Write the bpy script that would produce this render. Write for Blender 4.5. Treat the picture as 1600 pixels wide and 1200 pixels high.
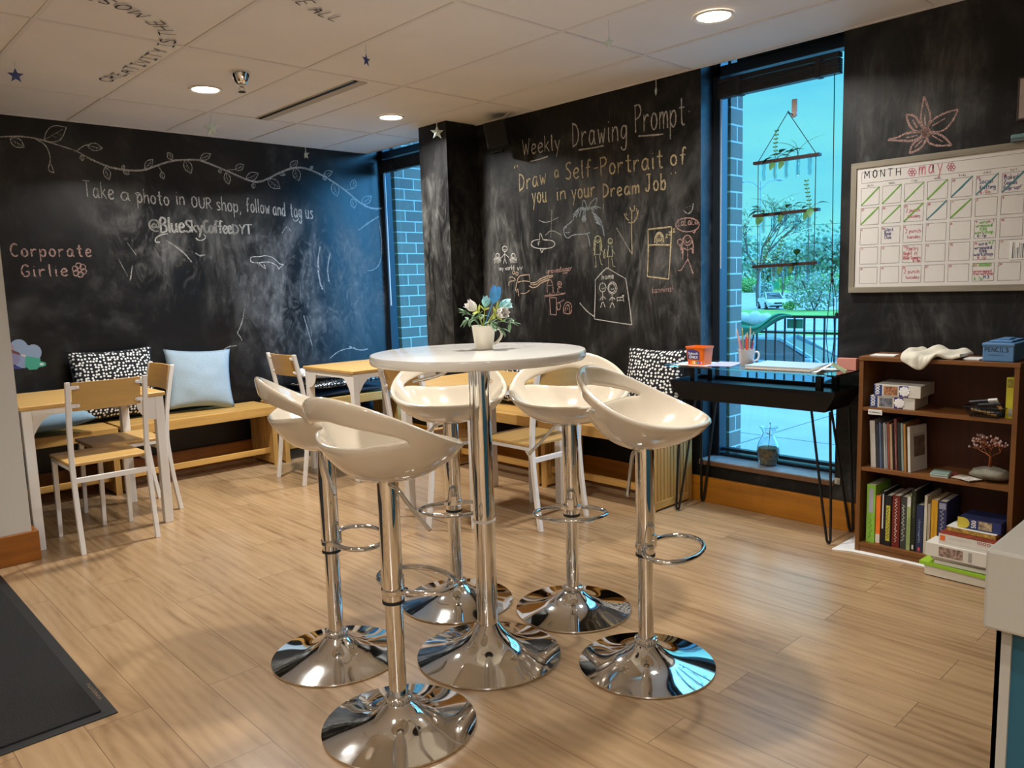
import bpy, bmesh, math, random
from mathutils import Vector, Matrix, noise
pi = math.pi
rad = math.radians
for _o in list(bpy.data.objects):
    bpy.data.objects.remove(_o)
SC = bpy.context.scene
COL = SC.collection

# ------------------------------------------------------------------ camera
CAM_H = 1.263
FPX = 1215.4
YAW, PIT, ROL = 0.81516858, -0.12662903, -0.03049865
_fw = Vector((math.cos(PIT)*math.cos(YAW), math.cos(PIT)*math.sin(YAW), math.sin(PIT)))
_r = Vector((math.sin(YAW), -math.cos(YAW), 0))
_u = _r.cross(_fw)
CR = _r*math.cos(ROL) + _u*math.sin(ROL)
CU = -_r*math.sin(ROL) + _u*math.cos(ROL)
CF = _fw
cam_data = bpy.data.cameras.new('camera')
cam_data.sensor_fit = 'HORIZONTAL'
cam_data.sensor_width = 36.0
cam_data.lens = FPX/1600*36.0
cam_data.clip_start = 0.05
cam_data.clip_end = 2000
cam = bpy.data.objects.new('camera', cam_data)
COL.objects.link(cam)
cam.matrix_world = Matrix(((CR.x, CU.x, -CF.x, 0), (CR.y, CU.y, -CF.y, 0), (CR.z, CU.z, -CF.z, CAM_H), (0, 0, 0, 1)))
SC.camera = cam

# ------------------------------------------------------------------ view + sky
SC.view_settings.view_transform = 'Standard'
SC.view_settings.look = 'None'
SC.view_settings.gamma = 1.0
SC.view_settings.exposure = 0.25
SC.view_settings.use_curve_mapping = False
W = bpy.data.worlds.new('overcast_sky')
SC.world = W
W.use_nodes = True
_n, _l = W.node_tree.nodes, W.node_tree.links
_n.clear()
_tc = _n.new('ShaderNodeTexCoord')
_mp = _n.new('ShaderNodeMapping'); _mp.inputs['Scale'].default_value = (1.0, 1.0, 3.0)
_nz = _n.new('ShaderNodeTexNoise'); _nz.inputs['Scale'].default_value = 2.4; _nz.inputs['Detail'].default_value = 5
_rp = _n.new('ShaderNodeValToRGB')
_rp.color_ramp.elements[0].position = 0.36; _rp.color_ramp.elements[0].color = (0.24, 0.64, 0.82, 1)
_rp.color_ramp.elements[1].position = 0.66; _rp.color_ramp.elements[1].color = (0.48, 0.92, 0.80, 1)
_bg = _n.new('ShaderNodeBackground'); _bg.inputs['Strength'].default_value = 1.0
# overcast: the zenith is brighter than the horizon
_sx = _n.new('ShaderNodeSeparateXYZ'); _l.new(_tc.outputs['Generated'], _sx.inputs[0])
_zr = _n.new('ShaderNodeMapRange'); _zr.inputs['From Min'].default_value = 0.22; _zr.inputs['From Max'].default_value = 0.75; _l.new(_sx.outputs['Z'], _zr.inputs['Value'])
_zm = _n.new('ShaderNodeMix'); _zm.data_type = 'RGBA'; _zm.inputs[7].default_value = (1.3, 2.1, 3.3, 1)
_l.new(_zr.outputs[0], _zm.inputs[0]); _l.new(_rp.outputs['Color'], _zm.inputs[6])
_wo = _n.new('ShaderNodeOutputWorld')
_l.new(_tc.outputs['Generated'], _mp.inputs['Vector']); _l.new(_mp.outputs['Vector'], _nz.inputs['Vector'])
_l.new(_nz.outputs['Fac'], _rp.inputs['Fac']); # added sky glow out of view to the right, lights the left wall
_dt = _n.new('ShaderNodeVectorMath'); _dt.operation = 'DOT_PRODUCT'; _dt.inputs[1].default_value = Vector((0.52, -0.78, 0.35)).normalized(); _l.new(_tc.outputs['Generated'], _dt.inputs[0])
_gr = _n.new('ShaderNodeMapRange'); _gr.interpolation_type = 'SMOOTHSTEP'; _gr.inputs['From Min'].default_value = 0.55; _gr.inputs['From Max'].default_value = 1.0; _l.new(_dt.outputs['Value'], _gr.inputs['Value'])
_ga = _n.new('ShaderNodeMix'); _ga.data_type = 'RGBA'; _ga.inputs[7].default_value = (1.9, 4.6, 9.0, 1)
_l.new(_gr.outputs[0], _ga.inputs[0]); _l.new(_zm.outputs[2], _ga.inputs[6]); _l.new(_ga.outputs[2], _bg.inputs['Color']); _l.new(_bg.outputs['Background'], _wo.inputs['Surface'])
LAMP_W = 27.0          # each recessed lamp
LAMP_COL = (1.0, 0.98, 0.93)

# ------------------------------------------------------------------ room numbers
XR = 3.773      # right blackboard wall
YL = 5.695      # left blackboard wall
CZ = 2.394      # ceiling
XF, YB = -3.6, -3.2   # unseen walls behind the camera

def ray(x, y):
    return CR*((x-800)/FPX) + CU*(-(y-600)/FPX) + CF
def plane_hit(x, y, ax, val):
    d = ray(x, y); o = Vector((0, 0, CAM_H))
    return o + d*((val-o[ax])/d[ax])
def on_right(x, y): return plane_hit(x, y, 0, XR)
def on_left(x, y): return plane_hit(x, y, 1, YL)
def on_ceil(x, y): return plane_hit(x, y, 2, CZ)
def on_z(x, y, z): return plane_hit(x, y, 2, z)

# ------------------------------------------------------------------ materials
_M = {}
def _nodes(name):
    m = bpy.data.materials.new(name); m.use_nodes = True
    nt = m.node_tree; nt.nodes.clear()
    out = nt.nodes.new('ShaderNodeOutputMaterial')
    return m, nt, out
def mat(name, col, rough=0.5, metal=0.0, var=0.0, vscale=6.0, stretch=(1, 1, 1), bump=0.0, bscale=80.0, coat=0.0, trans=0.0, ior=1.45, spec=0.5, emit=0.0, rvar=0.0):
    if name in _M: return _M[name]
    m, nt, out = _nodes(name)
    N, L = nt.nodes, nt.links
    b = N.new('ShaderNodeBsdfPrincipled')
    b.inputs['Base Color'].default_value = (*col, 1)
    b.inputs['Roughness'].default_value = rough
    b.inputs['Metallic'].default_value = metal
    b.inputs['IOR'].default_value = ior
    b.inputs['Specular IOR Level'].default_value = spec
    b.inputs['Coat Weight'].default_value = coat
    b.inputs['Coat Roughness'].default_value = 0.06
    b.inputs['Transmission Weight'].default_value = trans
    if emit:
        b.inputs['Emission Color'].default_value = (*col, 1); b.inputs['Emission Strength'].default_value = emit
    L.new(b.outputs[0], out.inputs[0])
    if var or bump or rvar:
        tc = N.new('ShaderNodeTexCoord'); mp = N.new('ShaderNodeMapping')
        mp.inputs['Scale'].default_value = stretch
        L.new(tc.outputs['Object'], mp.inputs['Vector'])
    if var or rvar:
        nz = N.new('ShaderNodeTexNoise'); nz.inputs['Scale'].default_value = vscale; nz.inputs['Detail'].default_value = 6
        nz.inputs['Roughness'].default_value = 0.6
        L.new(mp.outputs[0], nz.inputs['Vector'])
    if var:
        rp = N.new('ShaderNodeValToRGB')
        rp.color_ramp.elements[0].position = 0.3; rp.color_ramp.elements[1].position = 0.7
        rp.color_ramp.elements[0].color = (*[c*(1-var) for c in col], 1)
        rp.color_ramp.elements[1].color = (*[min(1, c*(1+var)) for c in col], 1)
        L.new(nz.outputs['Fac'], rp.inputs['Fac']); L.new(rp.outputs['Color'], b.inputs['Base Color'])
    if rvar:
        mr = N.new('ShaderNodeMapRange')
        mr.inputs['To Min'].default_value = max(0, rough-rvar); mr.inputs['To Max'].default_value = rough+rvar
        mr.inputs['From Min'].default_value = 0.3; mr.inputs['From Max'].default_value = 0.7
        L.new(nz.outputs['Fac'], mr.inputs['Value']); L.new(mr.outputs[0], b.inputs['Roughness'])
    if bump:
        n2 = N.new('ShaderNodeTexNoise'); n2.inputs['Scale'].default_value = bscale; n2.inputs['Detail'].default_value = 3
        L.new(mp.outputs[0], n2.inputs['Vector'])
        bp = N.new('ShaderNodeBump'); bp.inputs['Strength'].default_value = bump; bp.inputs['Distance'].default_value = 0.004
        L.new(n2.outputs['Fac'], bp.inputs['Height']); L.new(bp.outputs[0], b.inputs['Normal'])
    _M[name] = m
    return m
def wood(name, col, axis=0, rough=0.45, var=0.28, scale=5.0, coat=0.0):
    st = [14, 14, 14]; st[axis] = 1.0
    return mat(name, col, rough, var=var, vscale=scale*0.35, stretch=st, bump=0.05, bscale=20, coat=coat)

def board_mat(name, blobs, streak, dust=0.5, gloss=0.5, spec=0.35):
    """black chalkboard paint with wiped chalk dust; blobs = (x,y,z,radius,amount) of the dustiest wipes"""
    m, nt, out = _nodes(name); N, L = nt.nodes, nt.links
    b = N.new('ShaderNodeBsdfPrincipled'); b.inputs['Roughness'].default_value = 0.5; b.inputs['Specular IOR Level'].default_value = spec
    L.new(b.outputs[0], out.inputs[0])
    g = N.new('ShaderNodeNewGeometry')
    def nzn(scale, st, dist=0.0, det=6):
        mp = N.new('ShaderNodeMapping'); mp.inputs['Scale'].default_value = st
        L.new(g.outputs['Position'], mp.inputs['Vector'])
        z = N.new('ShaderNodeTexNoise'); z.inputs['Scale'].default_value = scale; z.inputs['Detail'].default_value = det
        z.inputs['Distortion'].default_value = dist; z.inputs['Roughness'].default_value = 0.62
        L.new(mp.outputs[0], z.inputs['Vector']); return z.outputs['Fac']
    def mr(v, a, c, lo=0.0, hi=1.0):
        q = N.new('ShaderNodeMapRange'); q.interpolation_type = 'SMOOTHSTEP'
        q.inputs['From Min'].default_value = a; q.inputs['From Max'].default_value = c
        q.inputs['To Min'].default_value = lo; q.inputs['To Max'].default_value = hi
        L.new(v, q.inputs['Value']); return q.outputs[0]
    def mth(op, a, c):
        q = N.new('ShaderNodeMath'); q.operation = op
        for i, v in enumerate((a, c)):
            if isinstance(v, (int, float)): q.inputs[i].default_value = v
            else: L.new(v, q.inputs[i])
        return q.outputs[0]
    cloud = mr(nzn(1.5, (1, 1, 1), 1.6), 0.42, 0.74)
    str1 = mr(nzn(2.2, streak, 2.2, 8), 0.40, 0.72)
    fine = mr(nzn(9, streak, 3.0, 8), 0.45, 0.80)
    base = mth('ADD', mth('MULTIPLY', cloud, 0.18), mth('MULTIPLY', mth('MULTIPLY', str1, cloud), 0.50))
    base = mth('ADD', base, mth('MULTIPLY', mth('MULTIPLY', fine, str1), 0.30))
    for x, y, z, r_, a_ in blobs:
        vm = N.new('ShaderNodeVectorMath'); vm.operation = 'DISTANCE'; vm.inputs[1].default_value = (x, y, z)
        L.new(g.outputs['Position'], vm.inputs[0])
        k = mr(vm.outputs['Value'], r_, r_*0.1, 0.0, 1.0)
        t = mth('ADD', mth('MULTIPLY', str1, 0.7), mth('MULTIPLY', fine, 0.7))
        base = mth('ADD', base, mth('MULTIPLY', mth('MULTIPLY', k, t), a_))
    mx = N.new('ShaderNodeMix'); mx.data_type = 'RGBA'; mx.clamp_factor = True
    mx.inputs[6].default_value = (0.0045, 0.0045, 0.005, 1); mx.inputs[7].default_value = (0.215, 0.21, 0.20, 1)
    L.new(mth('MULTIPLY', base, dust), mx.inputs[0]); L.new(mx.outputs[2], b.inputs['Base Color'])
    L.new(mr(base, 0, 1, gloss-0.06, gloss+0.12), b.inputs['Roughness'])
    return m
def chalk(name, col, cover=0.5):
    if name in _M: return _M[name]
    m, nt, out = _nodes(name); N, L = nt.nodes, nt.links
    d = N.new('ShaderNodeBsdfDiffuse'); d.inputs['Color'].default_value = (*col, 1)
    t = N.new('ShaderNodeBsdfTransparent'); mx = N.new('ShaderNodeMixShader')
    g = N.new('ShaderNodeNewGeometry'); z = N.new('ShaderNodeTexNoise'); z.inputs['Scale'].default_value = 260; z.inputs['Detail'].default_value = 3
    q = N.new('ShaderNodeMapRange'); q.inputs['From Min'].default_value = 0.38; q.inputs['From Max'].default_value = 0.62
    q.inputs['To Min'].default_value = 1-cover
    q.inputs['To Min'].default_value = max(0.0, cover-0.35); q.inputs['To Max'].default_value = min(1.0, cover+0.35)
    L.new(g.outputs['Position'], z.inputs['Vector']); L.new(z.outputs['Fac'], q.inputs['Value'])
    L.new(q.outputs[0], mx.inputs[0]); L.new(t.outputs[0], mx.inputs[1]); L.new(d.outputs[0], mx.inputs[2]); L.new(mx.outputs[0], out.inputs[0])
    _M[name] = m; return m
def pane_mat(name, tint, gloss=0.06):
    m, nt, out = _nodes(name); N, L = nt.nodes, nt.links
    t = N.new('ShaderNodeBsdfTransparent'); t.inputs['Color'].default_value = (*tint, 1)
    gl = N.new('ShaderNodeBsdfGlossy'); gl.inputs['Roughness'].default_value = 0.02
    lw = N.new('ShaderNodeLayerWeight'); pw = N.new('ShaderNodeMath'); pw.operation = 'POWER'; pw.inputs[1].default_value = 5
    fr = N.new('ShaderNodeMath'); fr.operation = 'MULTIPLY_ADD'; fr.inputs[1].default_value = 0.5; fr.inputs[2].default_value = gloss*0.5
    L.new(lw.outputs['Facing'], pw.inputs[0]); L.new(pw.outputs[0], fr.inputs[0])
    mx = N.new('ShaderNodeMixShader')
    L.new(fr.outputs[0], mx.inputs[0]); L.new(t.outputs[0], mx.inputs[1]); L.new(gl.outputs[0], mx.inputs[2]); L.new(mx.outputs[0], out.inputs[0])
    return m
def polka_mat(name):
    m, nt, out = _nodes(name); N, L = nt.nodes, nt.links
    b = N.new('ShaderNodeBsdfPrincipled'); b.inputs['Roughness'].default_value = 0.9
    tc = N.new('ShaderNodeTexCoord'); mp = N.new('ShaderNodeMapping'); mp.inputs['Scale'].default_value = (1, 1, 0)
    v = N.new('ShaderNodeTexVoronoi'); v.inputs['Scale'].default_value = 47; v.inputs['Randomness'].default_value = 0.6; v.voronoi_dimensions = '2D'
    q = N.new('ShaderNodeValToRGB'); q.color_ramp.elements[0].position = 0.29; q.color_ramp.elements[1].position = 0.33
    q.color_ramp.elements[0].color = (0.82, 0.81, 0.78, 1); q.color_ramp.elements[1].color = (0.008, 0.008, 0.010, 1)
    L.new(tc.outputs['Object'], mp.inputs['Vector']); L.new(mp.outputs[0], v.inputs['Vector'])
    L.new(v.outputs['Distance'], q.inputs['Fac']); L.new(q.outputs[0], b.inputs['Base Color']); L.new(b.outputs[0], out.inputs[0])
    return m
def floor_mat():
    m, nt, out = _nodes('oak_plank_floor'); N, L = nt.nodes, nt.links
    b = N.new('ShaderNodeBsdfPrincipled'); L.new(b.outputs[0], out.inputs[0])
    g = N.new('ShaderNodeNewGeometry')
    sp = N.new('ShaderNodeSeparateXYZ'); L.new(g.outputs['Position'], sp.inputs[0])
    cb = N.new('ShaderNodeCombineXYZ'); L.new(sp.outputs['Y'], cb.inputs['X']); L.new(sp.outputs['X'], cb.inputs['Y'])
    br = N.new('ShaderNodeTexBrick'); br.offset = 0.37; br.inputs['Scale'].default_value = 1.0
    br.inputs['Brick Width'].default_value = 1.22; br.inputs['Row Height'].default_value = 0.18
    br.inputs['Mortar Size'].default_value = 0.0012; br.inputs['Mortar Smooth'].default_value = 0.3; br.inputs['Bias'].default_value = 0.0
    br.inputs['Color1'].default_value = (0, 0, 0, 1); br.inputs['Color2'].default_value = (1, 1, 1, 1); br.inputs['Mortar'].default_value = (0.5, 0.5, 0.5, 1)
    L.new(cb.outputs[0], br.inputs['Vector'])
    # per-plank shift of the grain
    vm = N.new('ShaderNodeVectorMath'); vm.operation = 'MULTIPLY_ADD'
    L.new(br.outputs['Color'], vm.inputs[0]); vm.inputs[1].default_value = (7, 3, 5); L.new(cb.outputs[0], vm.inputs[2])
    mp = N.new('ShaderNodeMapping'); mp.inputs['Scale'].default_value = (1.1, 6.5, 1); L.new(vm.outputs[0], mp.inputs['Vector'])
    n1 = N.new('ShaderNodeTexNoise'); n1.inputs['Scale'].default_value = 1.5; n1.inputs['Detail'].default_value = 8; n1.inputs['Distortion'].default_value = 1.2; n1.inputs['Roughness'].default_value = 0.6
    L.new(mp.outputs[0], n1.inputs['Vector'])
    wv = N.new('ShaderNodeTexWave'); wv.wave_type = 'BANDS'; wv.bands_direction = 'Y'; wv.inputs['Scale'].default_value = 1.3; wv.inputs['Distortion'].default_value = 14; wv.inputs['Detail'].default_value = 4; wv.inputs['Detail Scale'].default_value = 0.45
    L.new(mp.outputs[0], wv.inputs['Vector'])
    a = N.new('ShaderNodeMath'); a.operation = 'MULTIPLY_ADD'; a.inputs[1].default_value = 0.12; L.new(wv.outputs['Fac'], a.inputs[0]); L.new(n1.outputs['Fac'], a.inputs[2])
    a2 = N.new('ShaderNodeMath'); a2.operation = 'MULTIPLY_ADD'; a2.inputs[1].default_value = 0.13; L.new(br.outputs['Color'], a2.inputs[0]); L.new(a.outputs[0], a2.inputs[2])
    rp = N.new('ShaderNodeValToRGB'); e = rp.color_ramp.elements
    e[0].position = 0.34; e[0].color = (0.235, 0.135, 0.065, 1); e[1].position = 0.90; e[1].color = (0.46, 0.305, 0.165, 1)
    e2 = e.new(0.58); e2.color = (0.365, 0.232, 0.120, 1)
    L.new(a2.outputs[0], rp.inputs['Fac'])
    mx = N.new('ShaderNodeMix'); mx.data_type = 'RGBA'; L.new(br.outputs['Fac'], mx.inputs[0]); L.new(rp.outputs[0], mx.inputs[6]); mx.inputs[7].default_value = (0.17, 0.10, 0.055, 1)
    L.new(mx.outputs[2], b.inputs['Base Color'])
    b.inputs['Roughness'].default_value = 0.27; b.inputs['Specular IOR Level'].default_value = 0.55
    bp = N.new('ShaderNodeBump'); bp.inputs['Strength'].default_value = 0.12; bp.inputs['Distance'].default_value = 0.002
    L.new(a.outputs[0], bp.inputs['Height']); L.new(bp.outputs[0], b.inputs['Normal'])
    return m
def brick_mat():
    m, nt, out = _nodes('grey_brick'); N, L = nt.nodes, nt.links
    b = N.new('ShaderNodeBsdfPrincipled'); b.inputs['Roughness'].default_value = 0.9; L.new(b.outputs[0], out.inputs[0])
    g = N.new('ShaderNodeNewGeometry'); sp = N.new('ShaderNodeSeparateXYZ'); L.new(g.outputs['Position'], sp.inputs[0])
    ad = N.new('ShaderNodeMath'); ad.operation = 'ADD'; L.new(sp.outputs['X'], ad.inputs[0]); L.new(sp.outputs['Y'], ad.inputs[1])
    cb = N.new('ShaderNodeCombineXYZ'); L.new(ad.outputs[0], cb.inputs['X']); L.new(sp.outputs['Z'], cb.inputs['Y'])
    br = N.new('ShaderNodeTexBrick'); br.inputs['Scale'].default_value = 1.0; br.inputs['Brick Width'].default_value = 0.205; br.inputs['Row Height'].default_value = 0.092
    br.inputs['Mortar Size'].default_value = 0.005; br.inputs['Color1'].default_value = (0.30, 0.205, 0.165, 1); br.inputs['Color2'].default_value = (0.22, 0.155, 0.13, 1); br.inputs['Mortar'].default_value = (0.66, 0.60, 0.52, 1)
    L.new(cb.outputs[0], br.inputs['Vector'])
    nz = N.new('ShaderNodeTexNoise'); nz.inputs['Scale'].default_value = 60; L.new(g.outputs['Position'], nz.inputs['Vector'])
    mx = N.new('ShaderNodeMix'); mx.data_type = 'RGBA'; mx.blend_type = 'MULTIPLY'; mx.inputs[0].default_value = 0.3
    L.new(br.outputs['Color'], mx.inputs[6]); L.new(nz.outputs['Color'], mx.inputs[7]); L.new(mx.outputs[2], b.inputs['Base Color'])
    bp = N.new('ShaderNodeBump'); bp.inputs['Strength'].default_value = 0.6; bp.inputs['Distance'].default_value = 0.006; bp.invert = True
    L.new(br.outputs['Fac'], bp.inputs['Height']); L.new(bp.outputs[0], b.inputs['Normal'])
    return m

WHITE_METAL = mat('white_powder_coat', (0.78, 0.75, 0.71), 0.38, bump=0.02, bscale=200)
CHROME = mat('chrome', (0.78, 0.78, 0.77), 0.05, 1.0, rvar=0.035, vscale=9)
ABS = mat('glossy_cream_plastic', (0.66, 0.575, 0.455), 0.13, coat=0.8, rvar=0.02)
BLACKM = mat('black_metal', (0.006, 0.006, 0.007), 0.42, rvar=0.05)
BLACKP = mat('black_plastic', (0.012, 0.012, 0.013), 0.6, rvar=0.05)
OAKTOP = wood('light_oak_laminate', (0.55, 0.33, 0.105), 0, 0.42, 0.10)
OAKTOP_Y = wood('light_oak_laminate_crosswise', (0.50, 0.31, 0.135), 1, 0.42, 0.10)
PINE_X = wood('honey_pine_lengthwise', (0.56, 0.315, 0.085), 0, 0.42, 0.22, coat=0.15)
PINE_Z = wood('honey_pine_upright', (0.52, 0.29, 0.08), 2, 0.42, 0.26, coat=0.15)
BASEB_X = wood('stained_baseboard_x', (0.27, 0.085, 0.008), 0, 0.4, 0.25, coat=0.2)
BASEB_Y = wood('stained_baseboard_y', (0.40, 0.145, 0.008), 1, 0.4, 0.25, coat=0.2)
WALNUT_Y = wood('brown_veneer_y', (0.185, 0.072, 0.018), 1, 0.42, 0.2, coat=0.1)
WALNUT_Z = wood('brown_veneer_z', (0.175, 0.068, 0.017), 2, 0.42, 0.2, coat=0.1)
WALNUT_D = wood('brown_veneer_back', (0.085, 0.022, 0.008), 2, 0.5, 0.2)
PAPER = mat('white_paper', (0.74, 0.73, 0.70), 0.8, var=0.03)
PAGES = mat('book_pages', (0.66, 0.61, 0.50), 0.85, var=0.08, vscale=90, stretch=(1, 30, 1))
GLASSM = mat('clear_glass', (0.92, 0.98, 0.97), 0.0, trans=1.0, ior=1.45)
LEAF = mat('green_leaf', (0.045, 0.16, 0.045), 0.5, var=0.4, vscale=30)
POLKA = polka_mat('white_dotted_black_cloth')

# ------------------------------------------------------------------ mesh builder
class MB:
    def __init__(s): s.v = []; s.f = []; s.m = []
    def add(s, vs, fs, mi=0):
        o = len(s.v); s.v += [Vector(v) for v in vs]; s.f += [[o+i for i in f] for f in fs]; s.m += [mi]*len(fs); return s
    def bx(s, x0, x1, y0, y1, z0, z1, mi=0):
        v = [(x, y, z) for z in (z0, z1) for y in (y0, y1) for x in (x0, x1)]
        return s.add(v, [(0, 2, 3, 1), (4, 5, 7, 6), (0, 1, 5, 4), (2, 6, 7, 3), (0, 4, 6, 2), (1, 3, 7, 5)], mi)
    def beam(s, p0, p1, w, h, up=(0, 0, 1), mi=0, w1=None, h1=None):
        p0, p1 = Vector(p0), Vector(p1); d = (p1-p0).normalized(); up = Vector(up)
        a = d.cross(up)
        if a.length < 1e-4: a = d.cross(Vector((1, 0, 0)))
        a.normalize(); b = a.cross(d); w1 = w if w1 is None else w1; h1 = h if h1 is None else h1
        v = []
        for p, ww, hh in ((p0, w, h), (p1, w1, h1)):
            for i, j in ((-1, -1), (1, -1), (1, 1), (-1, 1)): v.append(p+a*(i*ww/2)+b*(j*hh/2))
        return s.add(v, [(0, 3, 2, 1), (4, 5, 6, 7), (0, 1, 5, 4), (1, 2, 6, 5), (2, 3, 7, 6), (3, 0, 4, 7)], mi)
    def tube(s, pts, r, n=8, closed=False, cap=True, mi=0, sy=1.0):
        pts = [Vector(p) for p in pts]; k = len(pts)
        rr = r if isinstance(r, (list, tuple)) else [r]*k
        o = len(s.v); a = None
        for i, p in enumerate(pts):
            if closed: d = pts[(i+1) % k]-pts[i-1]
            else: d = pts[min(i+1, k-1)]-pts[max(i-1, 0)]
            d.normalize()
            if a is None:
                a = d.orthogonal().normalized()
            else:
                a = a-d*a.dot(d)
                if a.length < 1e-5: a = d.orthogonal()
                a.normalize()
            b = d.cross(a)
            for j in range(n):
                t = 2*pi*j/n; s.v.append(p+a*(math.cos(t)*rr[i])+b*(math.sin(t)*rr[i]*sy))
        for i in range(k if closed else k-1):
            for j in range(n):
                q = (i+1) % k
                s.f.append([o+i*n+j, o+i*n+(j+1) % n, o+q*n+(j+1) % n, o+q*n+j]); s.m.append(mi)
        if cap and not closed:
            s.f.append([o+j for j in reversed(range(n))]); s.f.append([o+(k-1)*n+j for j in range(n)]); s.m += [mi, mi]
        return s
    def cyl(s, p0, p1, r, r1=None, n=20, mi=0):
        return s.tube([p0, p1], [r, r if r1 is None else r1], n, mi=mi)
    def lathe(s, prof, n=40, c=(0, 0, 0), mi=0, capb=True, capt=True):
        o = len(s.v); c = Vector(c)
        for r, z in prof:
            for j in range(n):
                t = 2*pi*j/n; s.v.append(c+Vector((r*math.cos(t), r*math.sin(t), z)))
        for i in range(len(prof)-1):
            for j in range(n):
                s.f.append([o+i*n+j, o+i*n+(j+1) % n, o+(i+1)*n+(j+1) % n, o+(i+1)*n+j]); s.m.append(mi)
        if capb and prof[0][0] > 1e-5: s.f.append([o+j for j in reversed(range(n))]); s.m.append(mi)
        if capt and prof[-1][0] > 1e-5: s.f.append([o+(len(prof)-1)*n+j for j in range(n)]); s.m.append(mi)
        return s
    def ell(s, c, r, n=12, k=8, mi=0, rough=0.0, seed=0):
        c = Vector(c); r = (r, r, r) if isinstance(r, (int, float)) else r
        o = len(s.v)
        for i in range(k+1):
            ph = pi*i/k
            for j in range(n):
                t = 2*pi*j/n; d = Vector((math.sin(ph)*math.cos(t), math.sin(ph)*math.sin(t), math.cos(ph)))
                f = 1+rough*noise.noise(d*2.3+Vector((seed, seed*1.7, 0)))
                s.v.append(c+Vector((d.x*r[0]*f, d.y*r[1]*f, d.z*r[2]*f)))
        for i in range(k):
            for j in range(n):
                s.f.append([o+i*n+j, o+(i+1)*n+j, o+(i+1)*n+(j+1) % n, o+i*n+(j+1) % n]); s.m.append(mi)
        return s
    def prism(s, pts, off, mi=0):
        """closed polygon (3D points) pushed along the vector off"""
        k = len(pts); off = Vector(off); pts = [Vector(p) for p in pts]
        return s.add(pts+[p+off for p in pts], [list(range(k))[::-1], [k+i for i in range(k)]]+[[i, (i+1) % k, k+(i+1) % k, k+i] for i in range(k)], mi)
    def leaf(s, p, d, up, L, w, bend=0.25, mi=0):
        p, d, up = Vector(p), Vector(d).normalized(), Vector(up)
        a = d.cross(up)
        if a.length < 1e-4: a = d.orthogonal()
        a.normalize(); n = a.cross(d).normalized()
        prof = ((0, .08), (.25, .8), (.5, 1), (.75, .7), (1, .04)); v = []
        for t, q in prof:
            c = p+d*(L*t)-n*(bend*L*t*t)
            v += [c-a*(w/2*q)+n*(w*.12*q), c, c+a*(w/2*q)+n*(w*.12*q)]
        f = []
        for i in range(4):
            f += [(3*i, 3*i+1, 3*i+4, 3*i+3), (3*i+1, 3*i+2, 3*i+5, 3*i+4)]
        return s.add(v, f, mi)
    def xf(s, M):
        s.v = [M @ v for v in s.v]; return s
    def build(s, name, mats, parent=None, smooth=None, bevel=0.0, seg=2, weld=True, recalc=True, solid=0.0, sub=0):
        me = bpy.data.meshes.new(name)
        me.from_pydata([tuple(v) for v in s.v], [], s.f)
        mats = mats if isinstance(mats, (list, tuple)) else [mats]
        for m in mats: me.materials.append(m)
        for p, i in zip(me.polygons, s.m): p.material_index = i
        bm = bmesh.new(); bm.from_mesh(me)
        if weld: bmesh.ops.remove_doubles(bm, verts=bm.verts, dist=1e-5)
        if recalc: bmesh.ops.recalc_face_normals(bm, faces=bm.faces)
        bm.to_mesh(me); bm.free()
        o = bpy.data.objects.new(name, me); COL.objects.link(o)
        if parent is not None: o.parent = parent
        if solid:
            q = o.modifiers.new('thickness', 'SOLIDIFY'); q.thickness = solid; q.offset = 0
        if sub:
            q = o.modifiers.new('rounding', 'SUBSURF'); q.levels = sub; q.render_levels = sub
        if bevel:
            q = o.modifiers.new('edges', 'BEVEL'); q.width = bevel; q.segments = seg; q.limit_method = 'ANGLE'; q.angle_limit = rad(40)
        if smooth is not None:
            for p in me.polygons: p.use_smooth = True
            if smooth < 179: me.set_sharp_from_angle(angle=rad(smooth))
        return o

def tag(o, label, cat, group=None, kind=None):
    if label: o['label'] = label
    if cat: o['category'] = cat
    if group: o['group'] = group
    if kind: o['kind'] = kind
    return o
def thing(name, label, cat, loc=(0, 0, 0), rotz=0.0, group=None):
    o = bpy.data.objects.new(name, None); COL.objects.link(o)
    o.empty_display_size = 0.05
    o.location = loc; o.rotation_euler = (0, 0, rotz)
    return tag(o, label, cat, group)
def struct(o): o['kind'] = 'structure'; return o
def dup(root, loc, rotz, label, group=None):
    r = root.copy(); COL.objects.link(r); r.location = loc; r.rotation_euler = (0, 0, rotz); r['label'] = label
    if group: r['group'] = group
    for ch in list(root.children):
        c = ch.copy(); COL.objects.link(c); c.parent = r
        for g in list(ch.children):
            d = g.copy(); COL.objects.link(d); d.parent = c
    return r
def L(o, label): o['label'] = label; return o

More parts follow.
